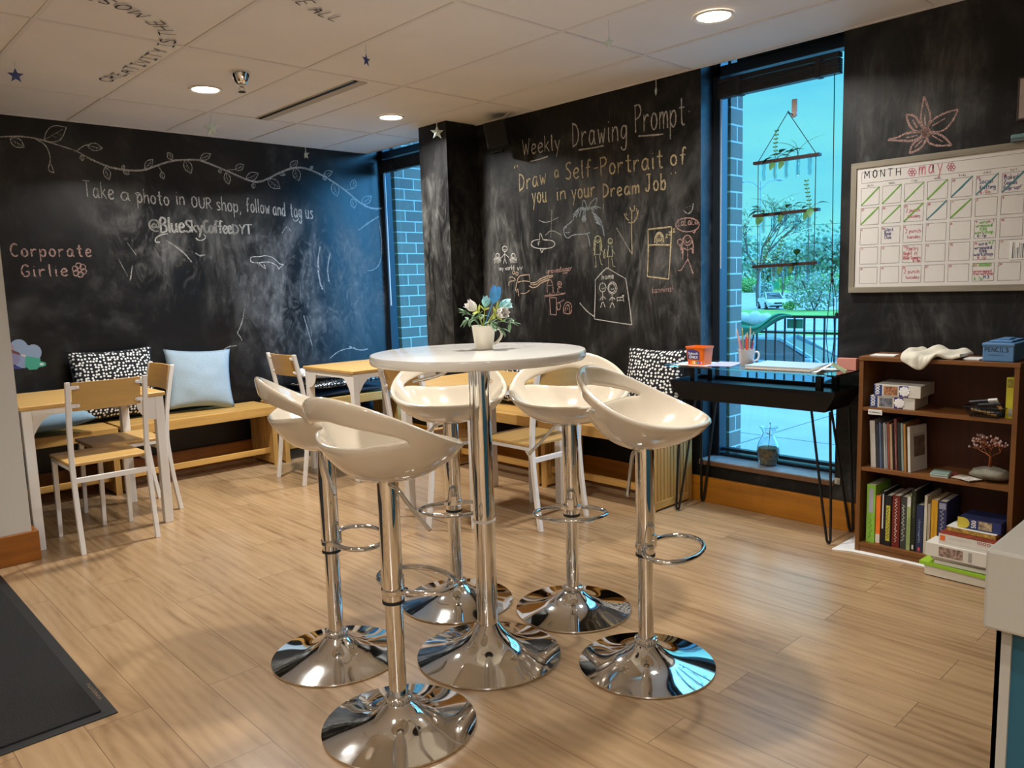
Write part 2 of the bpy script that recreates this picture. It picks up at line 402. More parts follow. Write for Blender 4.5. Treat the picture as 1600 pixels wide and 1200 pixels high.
# ------------------------------------------------------------------ hand lettering (single-stroke letters: x right, cap height 10, x-height 6)
GL = {
'A': '0,0 3,10 6,0|1.1,3.8 4.9,3.8', 'B': '0,0 0,10 4,9.5 5,7.5 3.6,5.6 0.4,5.3|0.4,5.3 4.6,4.8 6,2.6 4.6,0.4 0,0', 'C': '6,8.6 4.4,10 1.6,9 0,5 1.4,1 4,0 6,1.4',
'D': '0,0 0,10|-0.6,10 3.6,9.2 6,5.6 4.6,1.4 -0.4,0', 'E': '5,10 0,10|0,10 0,0|0,0 5,0|0,5 4,5', 'F': '5,10 0,10|0,10 0,0|0,5 4,5', 'G': '6,8.4 4,10 1.4,9 0,5 1.4,1 4,0 6,2 6,4.4|6,4.4 3.6,4.4',
'H': '0,0 0,10|6,0 6,10|0,5 6,5', 'I': '2,0 2,10|0,10 4,10|0,0 4,0', 'J': '1,10 6,10|4,10 4,2 3,0 1,0 0,2', 'K': '0,0 0,10|5.4,10 0,4.6|1.6,5.6 5.8,0', 'L': '0,10 0,0|0,0 5,0', 'M': '0,0 0.4,10|0.4,10 3.4,3|3.4,3 6.4,10|6.4,10 7,0',
'N': '0,0 0,10|0,10 5.6,0|5.6,0 5.6,10', 'O': '3,10 0.8,8.6 0,5 0.8,1.4 3,0 5.2,1.4 6,5 5.2,8.6 3,10', 'P': '0.4,0 0,10|-0.6,9.6 3.6,10 5.6,8 4.4,5.6 0.4,4.6', 'R': '0,0 0,10|-0.4,10 4,9.6 5,7.6 3.6,5.4 0.4,5|1.6,5 5.8,0',
'S': '5.4,8.8 3.4,10 0.8,9 0.6,7 3,5.4 5.2,3.6 4.8,1 2.4,0 0,1.2', 'T': '-0.4,10 6.4,10|3,10 3,0', 'U': '0,10 0.2,2.4 2,0 4,0 5.8,2.4 6,10', 'V': '0,10 3,0|3,0 6,10', 'W': '0,10 2,0|2,0 4,7|4,7 6,0|6,0 8,10', 'Y': '0,10 3,5.4|6,10 3,5.4|3,5.4 2.6,0',
'a': '5,4.8 3.6,6 1.4,5.6 0,3 1,0.4 3,0 4.8,2.4 5,5.6|5,5.8 5,1.4 6,0', 'b': '0,10 0.2,0|0.2,3 2,5.6 4,5.6 5,3 4,0.4 2,0 0.2,1.6', 'c': '5,5 3.4,6 1.2,5.4 0,3 1.2,0.6 3.2,0 5,1.2', 'd': '4.8,3.6 3.2,5.8 1.2,5.4 0,2.8 1.2,0.2 3.2,0.2 4.8,2.6|4.9,10 4.8,1.4 5.6,0',
'e': '0.2,2.8 5,3.6 4.4,5.6 2.6,6.2 0.6,5 0,2.6 1.2,0.4 3.2,0 5.2,1.2', 'f': '5,9 3.6,10 2.2,8.6 2,0|0,5.4 4.4,5.6', 'g': '4.8,5 3.2,6 1.2,5.4 0,3 1.2,0.8 3.2,0.8 4.8,3|4.9,6 4.8,-2.4 3.2,-4 1,-3.6 0,-2.4', 'h': '0,10 0,0|0,3.4 2,5.8 4,5.6 4.6,3.6 4.8,0', 'i': '0.6,6 0.6,0.8 1.4,0|0.6,8.4 0.8,8.0', 'j': '2,6 2,-2.6 0.6,-4|2,8.4 2.2,8',
'k': '0,10 0,0|4,6 0.2,2.8|1.2,3.6 4.6,0', 'l': '0.6,10 0.6,1 1.6,0', 'm': '0,6 0,0|0,3.6 1.6,5.8 3,5.6 3.4,3.4 3.4,0|3.4,3.6 5,5.8 6.4,5.6 6.8,3.4 6.8,0', 'n': '0,6 0,0|0,3.6 2,5.8 4,5.6 4.6,3.6 4.8,0', 'o': '2.6,6 0.8,5.2 0,3 0.8,0.8 2.6,0 4.4,0.8 5.2,3 4.4,5.2 2.6,6', 'p': '0,6 0,-4|0,3 2,5.8 4.2,5.4 5,3 4,0.4 2,0 0,1.8',
'r': '0,6 0.2,0|0.2,3.4 1.6,5.4 3.4,5.8 4.2,5', 's': '4,5 2.4,6 0.6,5.2 0.8,3.8 3,2.8 4,1.4 2.8,0.1 0,0.6', 't': '2.2,9.4 2.2,1.2 3.4,0 4.6,0.6|0,6.2 4.6,6.2', 'u': '0,6 0.2,1.4 1.6,0 3.4,0.4 4.6,2.6|4.6,6 4.6,1.2 5.6,0', 'v': '0,6 2.4,0|2.4,0 4.8,6', 'w': '0,6 1.6,0|1.6,0 3.2,4.4|3.2,4.4 4.8,0|4.8,0 6.4,6', 'y': '0,6 2.6,0.6|5.2,6 1.4,-4', 'z': '0,6 4,6|4,6 0,0|0,0 4,0',
'0': '3,10 0.6,8.4 0,5 0.6,1.4 3,0 5,1.4 5.6,5 5,8.4 3,10', '1': '0.6,8 2.4,10|2.4,10 2.4,0', '2': '0,8 1.8,10 4.4,9.4 5,7 0,0|0,0 5.4,0', '3': '0,9 2.6,10 4.8,8.4 4,6 2,5.4|2,5.4 4.6,4.6 5,2 3,0 0,1', '5': '5,10 0.6,10|0.6,10 0.2,5.6 3,6 5,4 4.4,1 2.4,0 0,1', '6': '4.6,9.6 2,8 0.4,4.6 0.6,1.2 2.6,0 4.6,1 5,3.2 3,5 0.6,3.6', '7': '0,10 5,10|5,10 1.6,0', '8': '2.6,5.4 0.6,7.4 2.6,10 4.6,7.6 2.6,5.4 0.2,2.6 2.6,0 5,2.6 2.6,5.4', '9': '4.6,6.4 2.4,5 0.4,7 2,10 4.4,9 4.6,6.4 3.4,0', '4': '4,0 4,10|4,10 0,3.4|0,3.4 5.4,3.4',
'-': '0,4.4 4,4.6', ',': '1,0.6 0.2,-1.8', '.': '0.2,0.2 0.6,0.4', '!': '0.6,10 0.6,3|0.6,0.4 0.8,0', '"': '0.4,10 0,8|1.8,10 1.4,8', '@': '5,5.6 3.4,6.4 2,4.4 2.8,2.6 4.6,3.4 5.2,6.4|5.2,6.2 5.4,3 7,3.2 7.6,6 6.2,9 3.6,9.8 1,8.2 0,4.8 1,1.6 3.6,0 6.4,0.6', '#': '1,0 2,10|4,0 5,10|0,3.5 6,3.5|0,6.5 6,6.5', "'": '0.4,10 0.2,8'}
def glyph(ch):
    s_ = GL.get(ch)
    if s_ is None: return [], 3.0
    ls = [[tuple(map(float, p.split(','))) for p in st.split()] for st in s_.split('|')]
    return ls, max(p[0] for st in ls for p in st)
def chaikin(pts, it=2):
    for _ in range(it):
        if len(pts) < 3: return pts
        q = [pts[0]]
        for a, b in zip(pts, pts[1:]):
            q += [tuple(a[i]*.75+b[i]*.25 for i in range(len(a))), tuple(a[i]*.25+b[i]*.75 for i in range(len(a)))]
        pts = q+[pts[-1]]
    return pts
def smooth_line(pts, it=2): return chaikin([tuple(p) for p in pts], it)
def letter_lines(text, gap=2.4):
    out = []; x = 0.0
    for ch in text:
        if ch == ' ': x += 4.2; continue
        ls, w = glyph(ch)
        for st in ls: out.append([(x+p[0], p[1]) for p in chaikin(st)])
        x += w+gap
    return out, max(x-gap, 1e-3)
RND = random.Random(7)
class Ink(MB):
    """flat pen or chalk strokes lying on a surface with normal nrm"""
    def __init__(s, nrm, off=0.0012): super().__init__(); s.n = Vector(nrm); s.off = off
    def line(s, pts, w, jit=0.3):
        pts = [Vector(p) for p in pts]; k = len(pts)
        if k < 2: return s
        v = []
        for i, p in enumerate(pts):
            d = pts[min(i+1, k-1)]-pts[max(i-1, 0)]
            if d.length < 1e-9: d = Vector((0, 0, 1))
            d.normalize(); a = s.n.cross(d)
            ww = w*(1+jit*(RND.random()-.5)*2)/2
            if i in (0, k-1): ww *= 0.75
            v += [p+a*ww+s.n*s.off, p-a*ww+s.n*s.off]
        return s.add(v, [(2*i, 2*i+1, 2*i+3, 2*i+2) for i in range(k-1)])
    def text(s, t, p0, p1, h, w, up=(0, 0, 1), gap=2.4, jit=0.3):
        """t written from p0 to p1 (baseline), capital height h"""
        ls, wd = letter_lines(t, gap); p0, p1, up = Vector(p0), Vector(p1), Vector(up)
        ex = (p1-p0)/wd; ey = up*(h/10)
        for st in ls: s.line([p0+ex*x+ey*y for x, y in st], w, jit)
        return s
    def px(s, f, pts, w, it=2, jit=0.3):
        return s.line([f(*p) for p in smooth_line(pts, it)], w, jit)
    def done(s, name, m, parent, label=None):
        o = s.build(name, m, parent, weld=False, recalc=False)
        if label: o['label'] = label
        return o
def ell_pts(cx, cy, rx, ry, n=14, a0=0.0): return [(cx+rx*math.cos(a0+2*pi*i/n), cy+ry*math.sin(a0+2*pi*i/n)) for i in range(n+1)]
# ================================================================== THE ROOM
WHITEWALL = mat('off_white_wall_paint', (0.60, 0.57, 0.50), 0.7, bump=0.03, bscale=120)
GREYWALL = mat('light_grey_wall_paint', (0.42, 0.40, 0.37), 0.7, bump=0.03, bscale=120)
BOARD_L = board_mat('blackboard_paint_left', [(2.00, YL, 1.66, 0.55, 2.0), (2.75, YL, 1.50, 0.7, 1.1), (3.40, YL, 1.35, 0.85, 1.8), (2.95, YL, 0.95, 0.6, 0.8), (0.95, YL, 2.0, 0.45, 0.45)], (1.0, 1.0, 0.55), 0.34, 0.36, 0.5)
BOARD_R = board_mat('blackboard_paint_right', [(XR, 3.1, 1.55, 0.8, 0.7), (XR, 2.65, 1.25, 0.7, 0.55), (XR, 3.9, 1.4, 0.6, 0.6), (3.5, 4.45, 1.4, 0.9, 1.0), (XR, 1.35, 1.98, 0.42, 0.5), (XR, 1.25, 1.05, 0.4, 0.28)], (1.0, 1.3, 0.45), 0.54, 0.52, 0.28)
DARKFRAME = mat('dark_bronze_frame', (0.018, 0.026, 0.036), 0.35, 0.3)
PANE = pane_mat('tinted_window_glass', (0.67, 0.95, 0.99))

m = MB().bx(XF, XR+0.2, YB, YL+0.1, -0.05, 0)
struct(m.build('floor', floor_mat()))

# ceiling: lay-in panels with slightly raised tee bars; the first tee lines fall at X=3.343, Y=2.503
CEIL = mat('ceiling_panel_paint', (0.80, 0.775, 0.765), 0.85, var=0.03, vscale=3, bump=0.05, bscale=220)
m = MB()
gx = [XF] + [3.343-0.61*k for k in range(11, -1, -1)] + [XR]
gy = [YB] + [2.503+1.22*k for k in range(-4, 3)] + [YL]
for i in range(len(gx)-1):
    for j in range(len(gy)-1):
        z = CZ + RND.uniform(0.0, 0.0035)
        m.bx(gx[i]+0.002, gx[i+1]-0.002, gy[j]+0.002, gy[j+1]-0.002, z, z+0.02)
m.bx(XF, XR, YB, YL, CZ+0.021, CZ+0.03)
m.build('ceiling', CEIL)
ceil = bpy.data.objects['ceiling']; struct(ceil)
m = MB()
for x in gx[1:-1]: m.bx(x-0.009, x+0.009, YB, YL, CZ-0.0025, CZ+0.004)
for y in gy[1:-1]: m.bx(XF, XR, y-0.009, y+0.009, CZ-0.0028, CZ+0.0035)
m.bx(XF, XR, YL-0.018, YL, CZ-0.004, CZ+0.004)
m.bx(XR-0.018, XR+0.004, YB, YL, CZ-0.004, CZ+0.004)
m.build('ceiling_tee_bar', mat('ceiling_tee_paint', (0.74, 0.71, 0.70), 0.6), ceil)
m = MB().bx(XF-0.1, XR+0.4, YB-0.1, YL+0.3, 2.80, 2.86)
struct(m.build('ceiling_slab', GREYWALL))

WX = XR+0.15     # glass line of the windows
Y1a, Y1b = 1.669, 2.446   # window 1 opening
Y2a, Y2b = 4.60, YL       # window 2 opening (corner)
SILL = 0.245
m = MB().bx(XF, XR+0.12, YL, YL+0.12, 0, 2.8)
wall_left = struct(m.build('wall_left', BOARD_L))
m = MB()
m.bx(XR, XR+0.22, Y1b, Y2a, 0, 2.8)
m.bx(XR, XR+0.22, YB, Y1a, 0, 2.8)
m.bx(XR, XR+0.22, Y1a, Y1b, 0, SILL-0.03)
m.bx(XR, XR+0.22, Y2a, Y2b, 0, SILL-0.03)
m.bx(3.492, XR, 4.29, 4.60, 0, CZ)
wall_right = struct(m.build('wall_right', BOARD_R))
m = MB().bx(XF-0.1, XF, YB-0.1, YL+0.12, 0, 2.8)
struct(m.build('wall_back', GREYWALL))
m = MB().bx(XF, XR+0.22, YB-0.1, YB, 0, 2.8)
struct(m.build('wall_front', GREYWALL))
m = MB().bx(XF, 0.805, 4.30, 4.43, 0, CZ)
struct(m.build('wall_stub', WHITEWALL))
# baseboards
m = MB().bx(0.805, XR-0.02, YL-0.02, YL, 0, 0.146)
struct(m.build('baseboard_left', BASEB_X, bevel=0.003))
m = MB().bx(XR-0.02, XR, YB, 4.29, 0, 0.146)
m.bx(XR-0.02, XR, 4.6, YL-0.02, 0, 0.146)
for y in (2.25, 1.85): m.cyl((XR-0.024, y, 0.105), (XR-0.019, y, 0.105), 0.006)
struct(m.build('baseboard_right', BASEB_Y, bevel=0.003))
m = MB().bx(XF, 0.83, 4.275, 4.30, 0, 0.146)
m.bx(0.805, 0.83, 4.30, 4.43, 0, 0.146)
m.cyl((0.79, 4.272, 0.115), (0.79, 4.276, 0.115), 0.004)
struct(m.build('baseboard_stub', BASEB_X, bevel=0.003))

# windows: frames and panes sit at WX and run up past the ceiling edge
SILLM = mat('grey_stone_sill', (0.30, 0.29, 0.28), 0.35, var=0.25, vscale=25)
def window(name, ya, yb):
    w = bpy.data.objects.new(name, None); COL.objects.link(w); struct(w); w.location = (WX, (ya+yb)/2, SILL)
    inv = Matrix.Translation((-WX, -(ya+yb)/2, -SILL))
    f = MB()
    f.bx(WX-0.03, WX+0.05, yb-0.045, yb+0.0, SILL, 2.78)
    f.bx(WX-0.03, WX+0.05, ya, ya+0.045, SILL, 2.78)
    f.bx(WX-0.02, WX+0.05, ya, yb, SILL, SILL+0.016)
    f.bx(WX+0.0, WX+0.04, ya, yb, SILL+0.026, SILL+0.045)
    f.bx(WX-0.03, WX+0.05, ya, yb, 2.355, 2.41)
    f.bx(WX-0.02, WX+0.05, ya, yb, 2.52, 2.56)
    f.bx(WX-0.03, WX+0.05, ya, yb, 2.74, 2.78)
    if ya < 3: f.bx(WX-0.02, WX+0.03, ya, yb-0.14, 2.41, 2.76)
    f.xf(inv).build('window_frame', DARKFRAME, w, bevel=0.003)
    g = MB().bx(WX+0.012, WX+0.018, ya+0.04, yb-0.04, SILL+0.01, 2.76)
    g.xf(inv).build('window_pane', PANE, w)
    q = MB().bx(XR-0.016, WX-0.005, ya+0.001, yb-0.001, SILL-0.03, SILL)
    q.xf(inv).build('window_sill', SILLM, w, bevel=0.002)
    q = MB().bx(XR-0.020, XR-0.016, ya+0.001, yb-0.001, SILL-0.028, SILL-0.006)
    q.xf(inv).build('sill_edge', mat('brown_sill_edge', (0.16, 0.075, 0.035), 0.5), w)
    return w
window('window_1', Y1a, Y1b)
window('window_2', Y2a, Y2b)
# brick piers outside, at the far side of each window
BRICK = brick_mat()
m = MB(); m.bx(XR+0.22, 4.12, 2.395, 2.8, -1.6, 3.2); m.bx(XR+0.22, 4.12, 0.2, 1.62, -1.6, 3.2); m.bx(4.0, 4.5, 5.64, 6.4, -1.6, 3.2)
m.bx(XR+0.221, XR+0.24, 2.8, 4.58, -1.6, 3.2)
struct(m.build('wall_exterior', BRICK))

def blind(yA, yB, label):
    t = thing('window_blind', label, 'blind', (WX-0.055, (yA+yB)/2, 2.318))
    h = (yB-yA)/2-0.012
    MB().bx(-0.02, 0.02, -h, h, -0.012, 0.012).build('headrail', BLACKM, t, bevel=0.003)
    s = MB()
    for k in range(7): s.bx(-0.022, 0.022, -h, h, -0.018-0.0085*k-0.006, -0.018-0.0085*k)
    s.bx(-0.022, 0.022, -h, h, -0.088, -0.077)
    s.build('slat_stack', mat('dark_stained_slats', (0.018, 0.016, 0.016), 0.4, var=0.5, vscale=3, stretch=(1, 1, 60)), t)
    for y in (-h*0.68, h*0.62): MB().bx(-0.026, 0.026, y-0.012, y+0.012, -0.091, 0.0).build('ladder_tape', BLACKP, t)
    return t
b1 = blind(Y1a+0.045, Y1b-0.045, 'dark wooden blind pulled up at top of window with hanging planter')
for s_, dz in ((0.21, -0.35),):
    MB().tube([(0.0, 0.32, 0.0), (0.0, 0.322, -0.6), (0.0, 0.322, -1.0)], 0.004, 8).build('tilt_wand', mat('clear_wand', (0.35, 0.40, 0.42), 0.2), b1)
cz0 = -1.05
MB().tube([(0.002, -0.30, 0.0), (0.0, -0.305, -0.5), (0.0, -0.31, cz0)], 0.0022, 6).build('pull_cord', BLACKP, b1)
c = MB()
for dy in (-0.012, 0.014): c.tube([(0, -0.31, cz0), (0, -0.31+dy, cz0-0.16), (0, -0.31+dy*1.6, cz0-0.32), (0, -0.31+dy*.4, cz0-0.46)], 0.0020, 6)
c.tube([(0, -0.31, cz0), (0.0, -0.335, cz0-0.12), (0, -0.34, cz0-0.2)], 0.0018, 6)
c.build('cord_loop', BLACKP, b1)
for y, z in ((-0.31, cz0), (-0.312, cz0-0.03), (-0.338, cz0-0.2)): MB().ell((0, y, z), (0.008, 0.008, 0.011)).build('cord_bead', BLACKP, b1, smooth=180)
b2 = blind(Y2a+0.045, Y2b-0.045, 'dark wooden blind pulled up in the narrow corner window')
MB().tube([(0.0, 0.44, -0.02), (0.0, 0.44, -1.2)], 0.005, 8).build('tilt_wand', mat('pale_wand', (0.62, 0.66, 0.68), 0.3), b2)

# ================================================================== CHALK ON THE WALLS (coating of the wall: children of the wall)
CW = chalk('white_chalk', (0.74, 0.73, 0.69), 0.62)
CWF = chalk('faint_white_chalk', (0.62, 0.61, 0.58), 0.38)
CY = chalk('cream_yellow_chalk', (0.72, 0.60, 0.36), 0.66)
CP = chalk('pink_chalk', (0.60, 0.39, 0.34), 0.55)
CB = chalk('pale_blue_chalk', (0.52, 0.62, 0.70), 0.6)
NL, NR = (0, -1, 0), (-1, 0, 0)
def ltext(ink, t, x0, y0, x1, y1, hpx, w, f, up=(0, 0, 1), gap=2.4):
    a, b = f(x0, y0), f(x1, y1); h = abs(f((x0+x1)/2, (y0+y1)/2-hpx).z-f((x0+x1)/2, (y0+y1)/2).z)
    ink.text(t, a, b, h, w, up, gap)
# --- left wall: leafy vine
v = Ink(NL)
stem = [(0, 214), (30, 212.5), (55, 216), (70, 220), (95, 228), (120, 236), (135, 245), (170, 261), (200, 266), (225, 266), (245, 258), (270, 250), (300, 249), (310, 249), (337, 259), (362, 270), (387, 281), (400, 284.5), (412, 282), (435, 270), (455, 262), (475, 261), (495, 269), (517, 281), (540, 297), (565, 319), (582, 326), (600, 325)]
v.px(on_left, stem, 0.0075)
v.px(on_left, [(x, y+1.6) for x, y in stem[6:]], 0.004)
v.px(on_left, [(55, 217), (70, 225), (77, 238), (79, 252), (75, 262), (77, 268), (85, 270)], 0.006)
v.px(on_left, [(78, 254), (82, 262), (84, 269)], 0.005)
def vleaf(b, t, wd):
    (x0, y0), (x1, y1) = b, t; dx, dy = x1-x0, y1-y0; nx, ny = -dy*wd, dx*wd
    for sgn in (1, -1):
        v.px(on_left, [(x0, y0), (x0+dx*.25+nx*sgn*.8, y0+dy*.25+ny*sgn*.8), (x0+dx*.6+nx*sgn, y0+dy*.6+ny*sgn), (x1, y1)], 0.0052)
    v.px(on_left, [(x0, y0), (x0+dx*.85, y0+dy*.85)], 0.0035)
    for q in (.35, .55):
        v.px(on_left, [(x0+dx*q, y0+dy*q), (x0+dx*(q+.12)+nx*.5, y0+dy*(q+.12)+ny*.5)], 0.003)
o1 = lambda x, y: (x/4, 180+y/4)
o2 = lambda x, y: (300+x/4, 180+y/4)
for b, t, w_ in (((275, 155), (415, 75), .33), ((62, 145), (152, 200), .28), ((545, 190), (640, 208), .26), ((510, 250), (515, 285), .4), ((655, 325), (683, 405), .27), ((765, 340), (775, 312), .35), ((770, 345), (808, 370), .3), ((905, 335), (955, 275), .3), ((1008, 355), (1022, 400), .33), ((1075, 278), (1048, 232), .34), ((1155, 280), (1195, 365), .28), ((1250, 275), (1318, 242), .3), ((1370, 340), (1378, 362), .4), ((1410, 360), (1430, 432), .28)):
    vleaf(o1(*b), o1(*t), w_)
for b, t, w_ in (((270, 340), (325, 310), .36), ((335, 400), (415, 365), .32), ((385, 425), (382, 458), .36), ((472, 400), (550, 458), .3), ((540, 358), (582, 374), .28), ((612, 328), (660, 285), .33), ((640, 330), (668, 410), .3), ((740, 335), (755, 320), .4), ((822, 375), (878, 352), .32), ((822, 382), (833, 408), .35), ((882, 420), (908, 508), .28), ((1000, 460), (1015, 400), .33), ((1002, 520), (1015, 582), .3), ((1060, 553), (1122, 506), .32)):
    vleaf(o2(*b), o2(*t), w_)
v.px(on_left, [(120, 236), (130, 228), (137, 226)], .005); v.px(on_left, [(246, 258), (252, 267), (253, 270)], .005); v.px(on_left, [(355, 265.5), (367, 265)], .005); v.px(on_left, [(540, 297), (550, 295)], .005)
v.done('chalk_vine', CW, wall_left, 'white chalk vine with leaves trailing along the top of the wall')
t = Ink(NL)
bl = lambda x: 308+(x-140)*0.098
for wd, x0, x1, dy in (('Take', 132, 178, 0), ('a', 189, 203, 0), ('photo', 215, 264, 1), ('in', 276, 288, -2), ('OUR', 300, 331, 0), ('shop,', 339, 376, 1), ('follow', 385, 421, -1), ('and', 427, 446, 0), ('tag', 454, 471, 0), ('us', 478, 489, 0)):
    ltext(t, wd, x0, bl(x0)+dy, x1, bl(x1)+dy, 25 if wd == 'Take' else (17 if wd == 'OUR' else 22), 0.0085, on_left)
t.px(on_left, [(211, 303), (215, 300), (219, 303)], .006); t.px(on_left, [(457, 342), (462, 347), (467, 341)], .006)
t.done('chalk_writing', CW, wall_left, 'white chalk words asking to take a photo, follow and tag')
t = Ink(NL)
for dx in (0, 1.2, 0.6):
    ltext(t, '@', 233+dx, 361, 249+dx, 362, 19, 0.008, on_left)
    ltext(t, 'Blue', 251+dx, 363.5, 288+dx, 363, 24, 0.010, on_left, gap=1.4)
    ltext(t, 'Sky', 290+dx, 363, 316+dx, 363, 19, 0.010, on_left, gap=1.2)
    ltext(t, 'Coffee', 318+dx, 364, 362+dx, 365, 20, 0.010, on_left, gap=1.0)
    ltext(t, 'DYT', 364+dx, 366, 393+dx, 366, 15, 0.010, on_left, gap=1.2)
t.px(on_left, [(262, 365), (250, 367), (242, 373), (243, 379), (250, 378)], .008); t.px(on_left, [(306, 372), (310, 376), (318, 375), (322, 370), (318, 366)], .007)
t.done('chalk_writing', CW, wall_left, 'bold white chalk handle reading @BlueSkyCoffeeDYT')
t = Ink(NL)
ltext(t, 'Corporate', 17, 401, 143, 401, 20, 0.0095, on_left, gap=3.2)
ltext(t, 'Girlie', 34, 433, 106, 431, 19, 0.0095, on_left, gap=3.4)
for k in range(6):
    a = 2*pi*k/6+.3
    t.px(on_left, ell_pts(124+7*math.cos(a), 422+7*math.sin(a), 4.6, 4.6, 8), .0065)
t.px(on_left, ell_pts(124, 422, 3.6, 3.6, 8), .0065)
t.done('chalk_writing', CP, wall_left, 'pink chalk words Corporate Girlie with a small flower')
t = Ink(NL)
t.px(on_left, [(392, 409), (391, 403), (395, 401), (408, 401), (413, 399), (424, 401), (432, 407), (437, 413), (444, 413), (438, 417), (435, 422), (434, 416), (426, 411), (418, 409), (408, 410), (398, 411), (392, 409)], .0055)
t.px(on_left, [(405, 411), (409, 416), (416, 421), (412, 413)], .005); t.px(on_left, [(402, 411), (405, 416)], .004)
t.done('chalk_drawing', CW, wall_left, 'small white chalk whale')
t = Ink(NL)
for pts, w_ in (([(185, 405), (200, 432)], .005), ([(198, 378), (213, 399)], .005), ([(203, 438), (207, 415)], .006), ([(205, 436), (206, 420)], .004), ([(382, 483), (379, 500), (374, 515), (370, 520), (376, 527), (378, 532)], .007), ([(350, 546), (358, 541), (370, 540)], .008), ([(500, 385), (496, 410), (499, 440), (504, 452)], .012), ([(516, 395), (511, 420), (514, 440)], .010), ([(592, 345), (597, 380), (595, 410), (585, 422), (574, 423)], .008), ([(560, 360), (580, 345), (592, 338)], .012), ([(440, 365), (448, 352), (455, 362)], .006), ([(305, 395), (312, 400), (320, 398)], .01), ([(260, 376), (285, 392), (300, 410)], .01), ([(515, 560), (528, 549), (540, 545), (555, 543)], .008), ([(545, 541), (562, 548), (575, 545)], .009), ([(474, 492), (482, 520), (488, 540)], .006)):
    t.px(on_left, pts, w_)
t.done('chalk_smudge', CWF, wall_left, 'stray faint chalk strokes left by wiping')

# --- right wall
o5 = lambda x, y: (640+x*0.3, 140+y*0.3)
def r5(ink, pts, w, it=2): ink.px(on_right, [o5(*p) for p in pts], w, it)
def t5(ink, tx, x0, y0, x1, y1, h, w, gap=2.4):
    a, b = o5(x0, y0), o5(x1, y1); ltext(ink, tx, a[0], a[1], b[0], b[1], h*0.3, w, on_right, gap=gap)
t = Ink(NR)
t5(t, 'Weekly', 590, 343, 783, 312, 84, .0085); t5(t, 'Drawing', 852, 300, 1130, 262, 128, .0085, 2.8); t5(t, 'Prompt', 1176, 225, 1432, 186, 150, .0085, 2.4)
for p in ([(628, 375), (680, 362), (720, 348)], [(880, 315), (950, 305), (1012, 292)], [(1192, 243), (1260, 238), (1322, 232)]): r5(t, p, .009)
r5(t, [(1455, 110), (1458, 116)], .006)
t.done('chalk_writing', CW, wall_right, 'white chalk heading Weekly Drawing Prompt')
t = Ink(NR)
t5(t, '"', 548, 470, 566, 465, 75, .008); t5(t, 'Draw', 574, 528, 710, 490, 88, .0095, 2.8); t5(t, 'a', 756, 460, 778, 456, 66, .009); t5(t, 'Self-Portrait', 814, 470, 1318, 408, 96, .0095, 2.6); t5(t, 'of', 1360, 396, 1440, 388, 90, .0095, 2.8)
t5(t, 'you', 640, 592, 714, 586, 90, .0095, 2.8); t5(t, 'in', 768, 578, 812, 570, 76, .009); t5(t, 'your', 846, 572, 965, 556, 84, .0095); t5(t, 'Dream', 1010, 562, 1195, 540, 72, .0095, 2.8); t5(t, 'Job', 1230, 530, 1334, 522, 88, .0095, 2.8)
r5(t, [(1362, 434), (1366, 440)], .006); r5(t, [(1384, 430), (1388, 436)], .006)
t.done('chalk_writing', CY, wall_right, 'cream chalk words Draw a Self-Portrait of you in your Dream Job')
t = Ink(NR)   # horse head
o6 = lambda x, y: (740+x*0.2375, 280+y*0.2375)
def r6(ink, pts, w, it=2): ink.px(on_right, [o6(*p) for p in pts], w, it)
def t6(ink, tx, x0, y0, x1, y1, h, w, gap=2.4):
    a, b = o6(x0, y0), o6(x1, y1); ltext(ink, tx, a[0], a[1], b[0], b[1], h*0.2375, w, on_right, gap=gap)
r6(t, [(660, 262), (640, 285), (612, 305), (592, 325), (596, 355), (606, 382), (628, 388), (640, 372), (680, 362), (730, 362), (768, 350)], .0055)
r6(t, [(745, 360), (762, 395), (766, 442)], .0055); r6(t, [(606, 350), (620, 355), (632, 348)], .005); r6(t, [(606, 322), (614, 314)], .006)
r6(t, ell_pts(727, 262, 13, 17, 10), .006); r6(t, ell_pts(729, 262, 5, 7, 8), .006)
r6(t, [(722, 205), (714, 170), (724, 128), (742, 165), (748, 192)], .006); r6(t, [(752, 195), (770, 155), (812, 115), (812, 150), (790, 195)], .006)
for k in range(17):
    a = RND.uniform(-1, 1); x0, y0 = 742+a*16, 198+RND.uniform(-8, 8); x1 = 742+a*95+RND.uniform(-10, 10); y1 = 232+RND.uniform(-22, 34)-(a > 0)*20
    r6(t, [(x0, y0), ((x0+x1)/2, y0-14), (x1, y1)], .0055)
for k in range(14):
    q = k/13; x0, y0 = 780+q*28, 215+q*70+RND.uniform(-6, 6)
    r6(t, [(x0, y0), (x0+42, y0+26), (x0+62-q*10, y0+78+RND.uniform(-14, 14))], .006)
t.done('chalk_drawing', CB, wall_right, 'pale blue chalk horse head with mane')
t = Ink(NR)   # trident plant, bed, dream figures in cream
r6(t, [(1040, 285), (1041, 380), (1044, 495)], .0075, 1); r6(t, [(1020, 285), (1040, 288), (1062, 278)], .006)
for p in ([(1022, 270), (1006, 258), (990, 225)], [(1040, 210), (1042, 250), (1040, 285)], [(1058, 275), (1075, 255), (1086, 200)], [(1028, 185), (1040, 212), (1062, 205), (1058, 172)], [(1010, 240), (1004, 222)], [(1078, 225), (1072, 190)]): r6(t, p, .0065)
r6(t, [(1148, 330), (1225, 322), (1304, 312)], .008, 1); r6(t, [(1304, 312), (1296, 480), (1284, 658)], .008, 1); r6(t, [(1284, 658), (1215, 648), (1144, 640)], .008, 1); r6(t, [(1144, 640), (1150, 480), (1148, 330)], .008, 1); r6(t, [(1150, 434), (1224, 430), (1298, 434)], .008, 1)
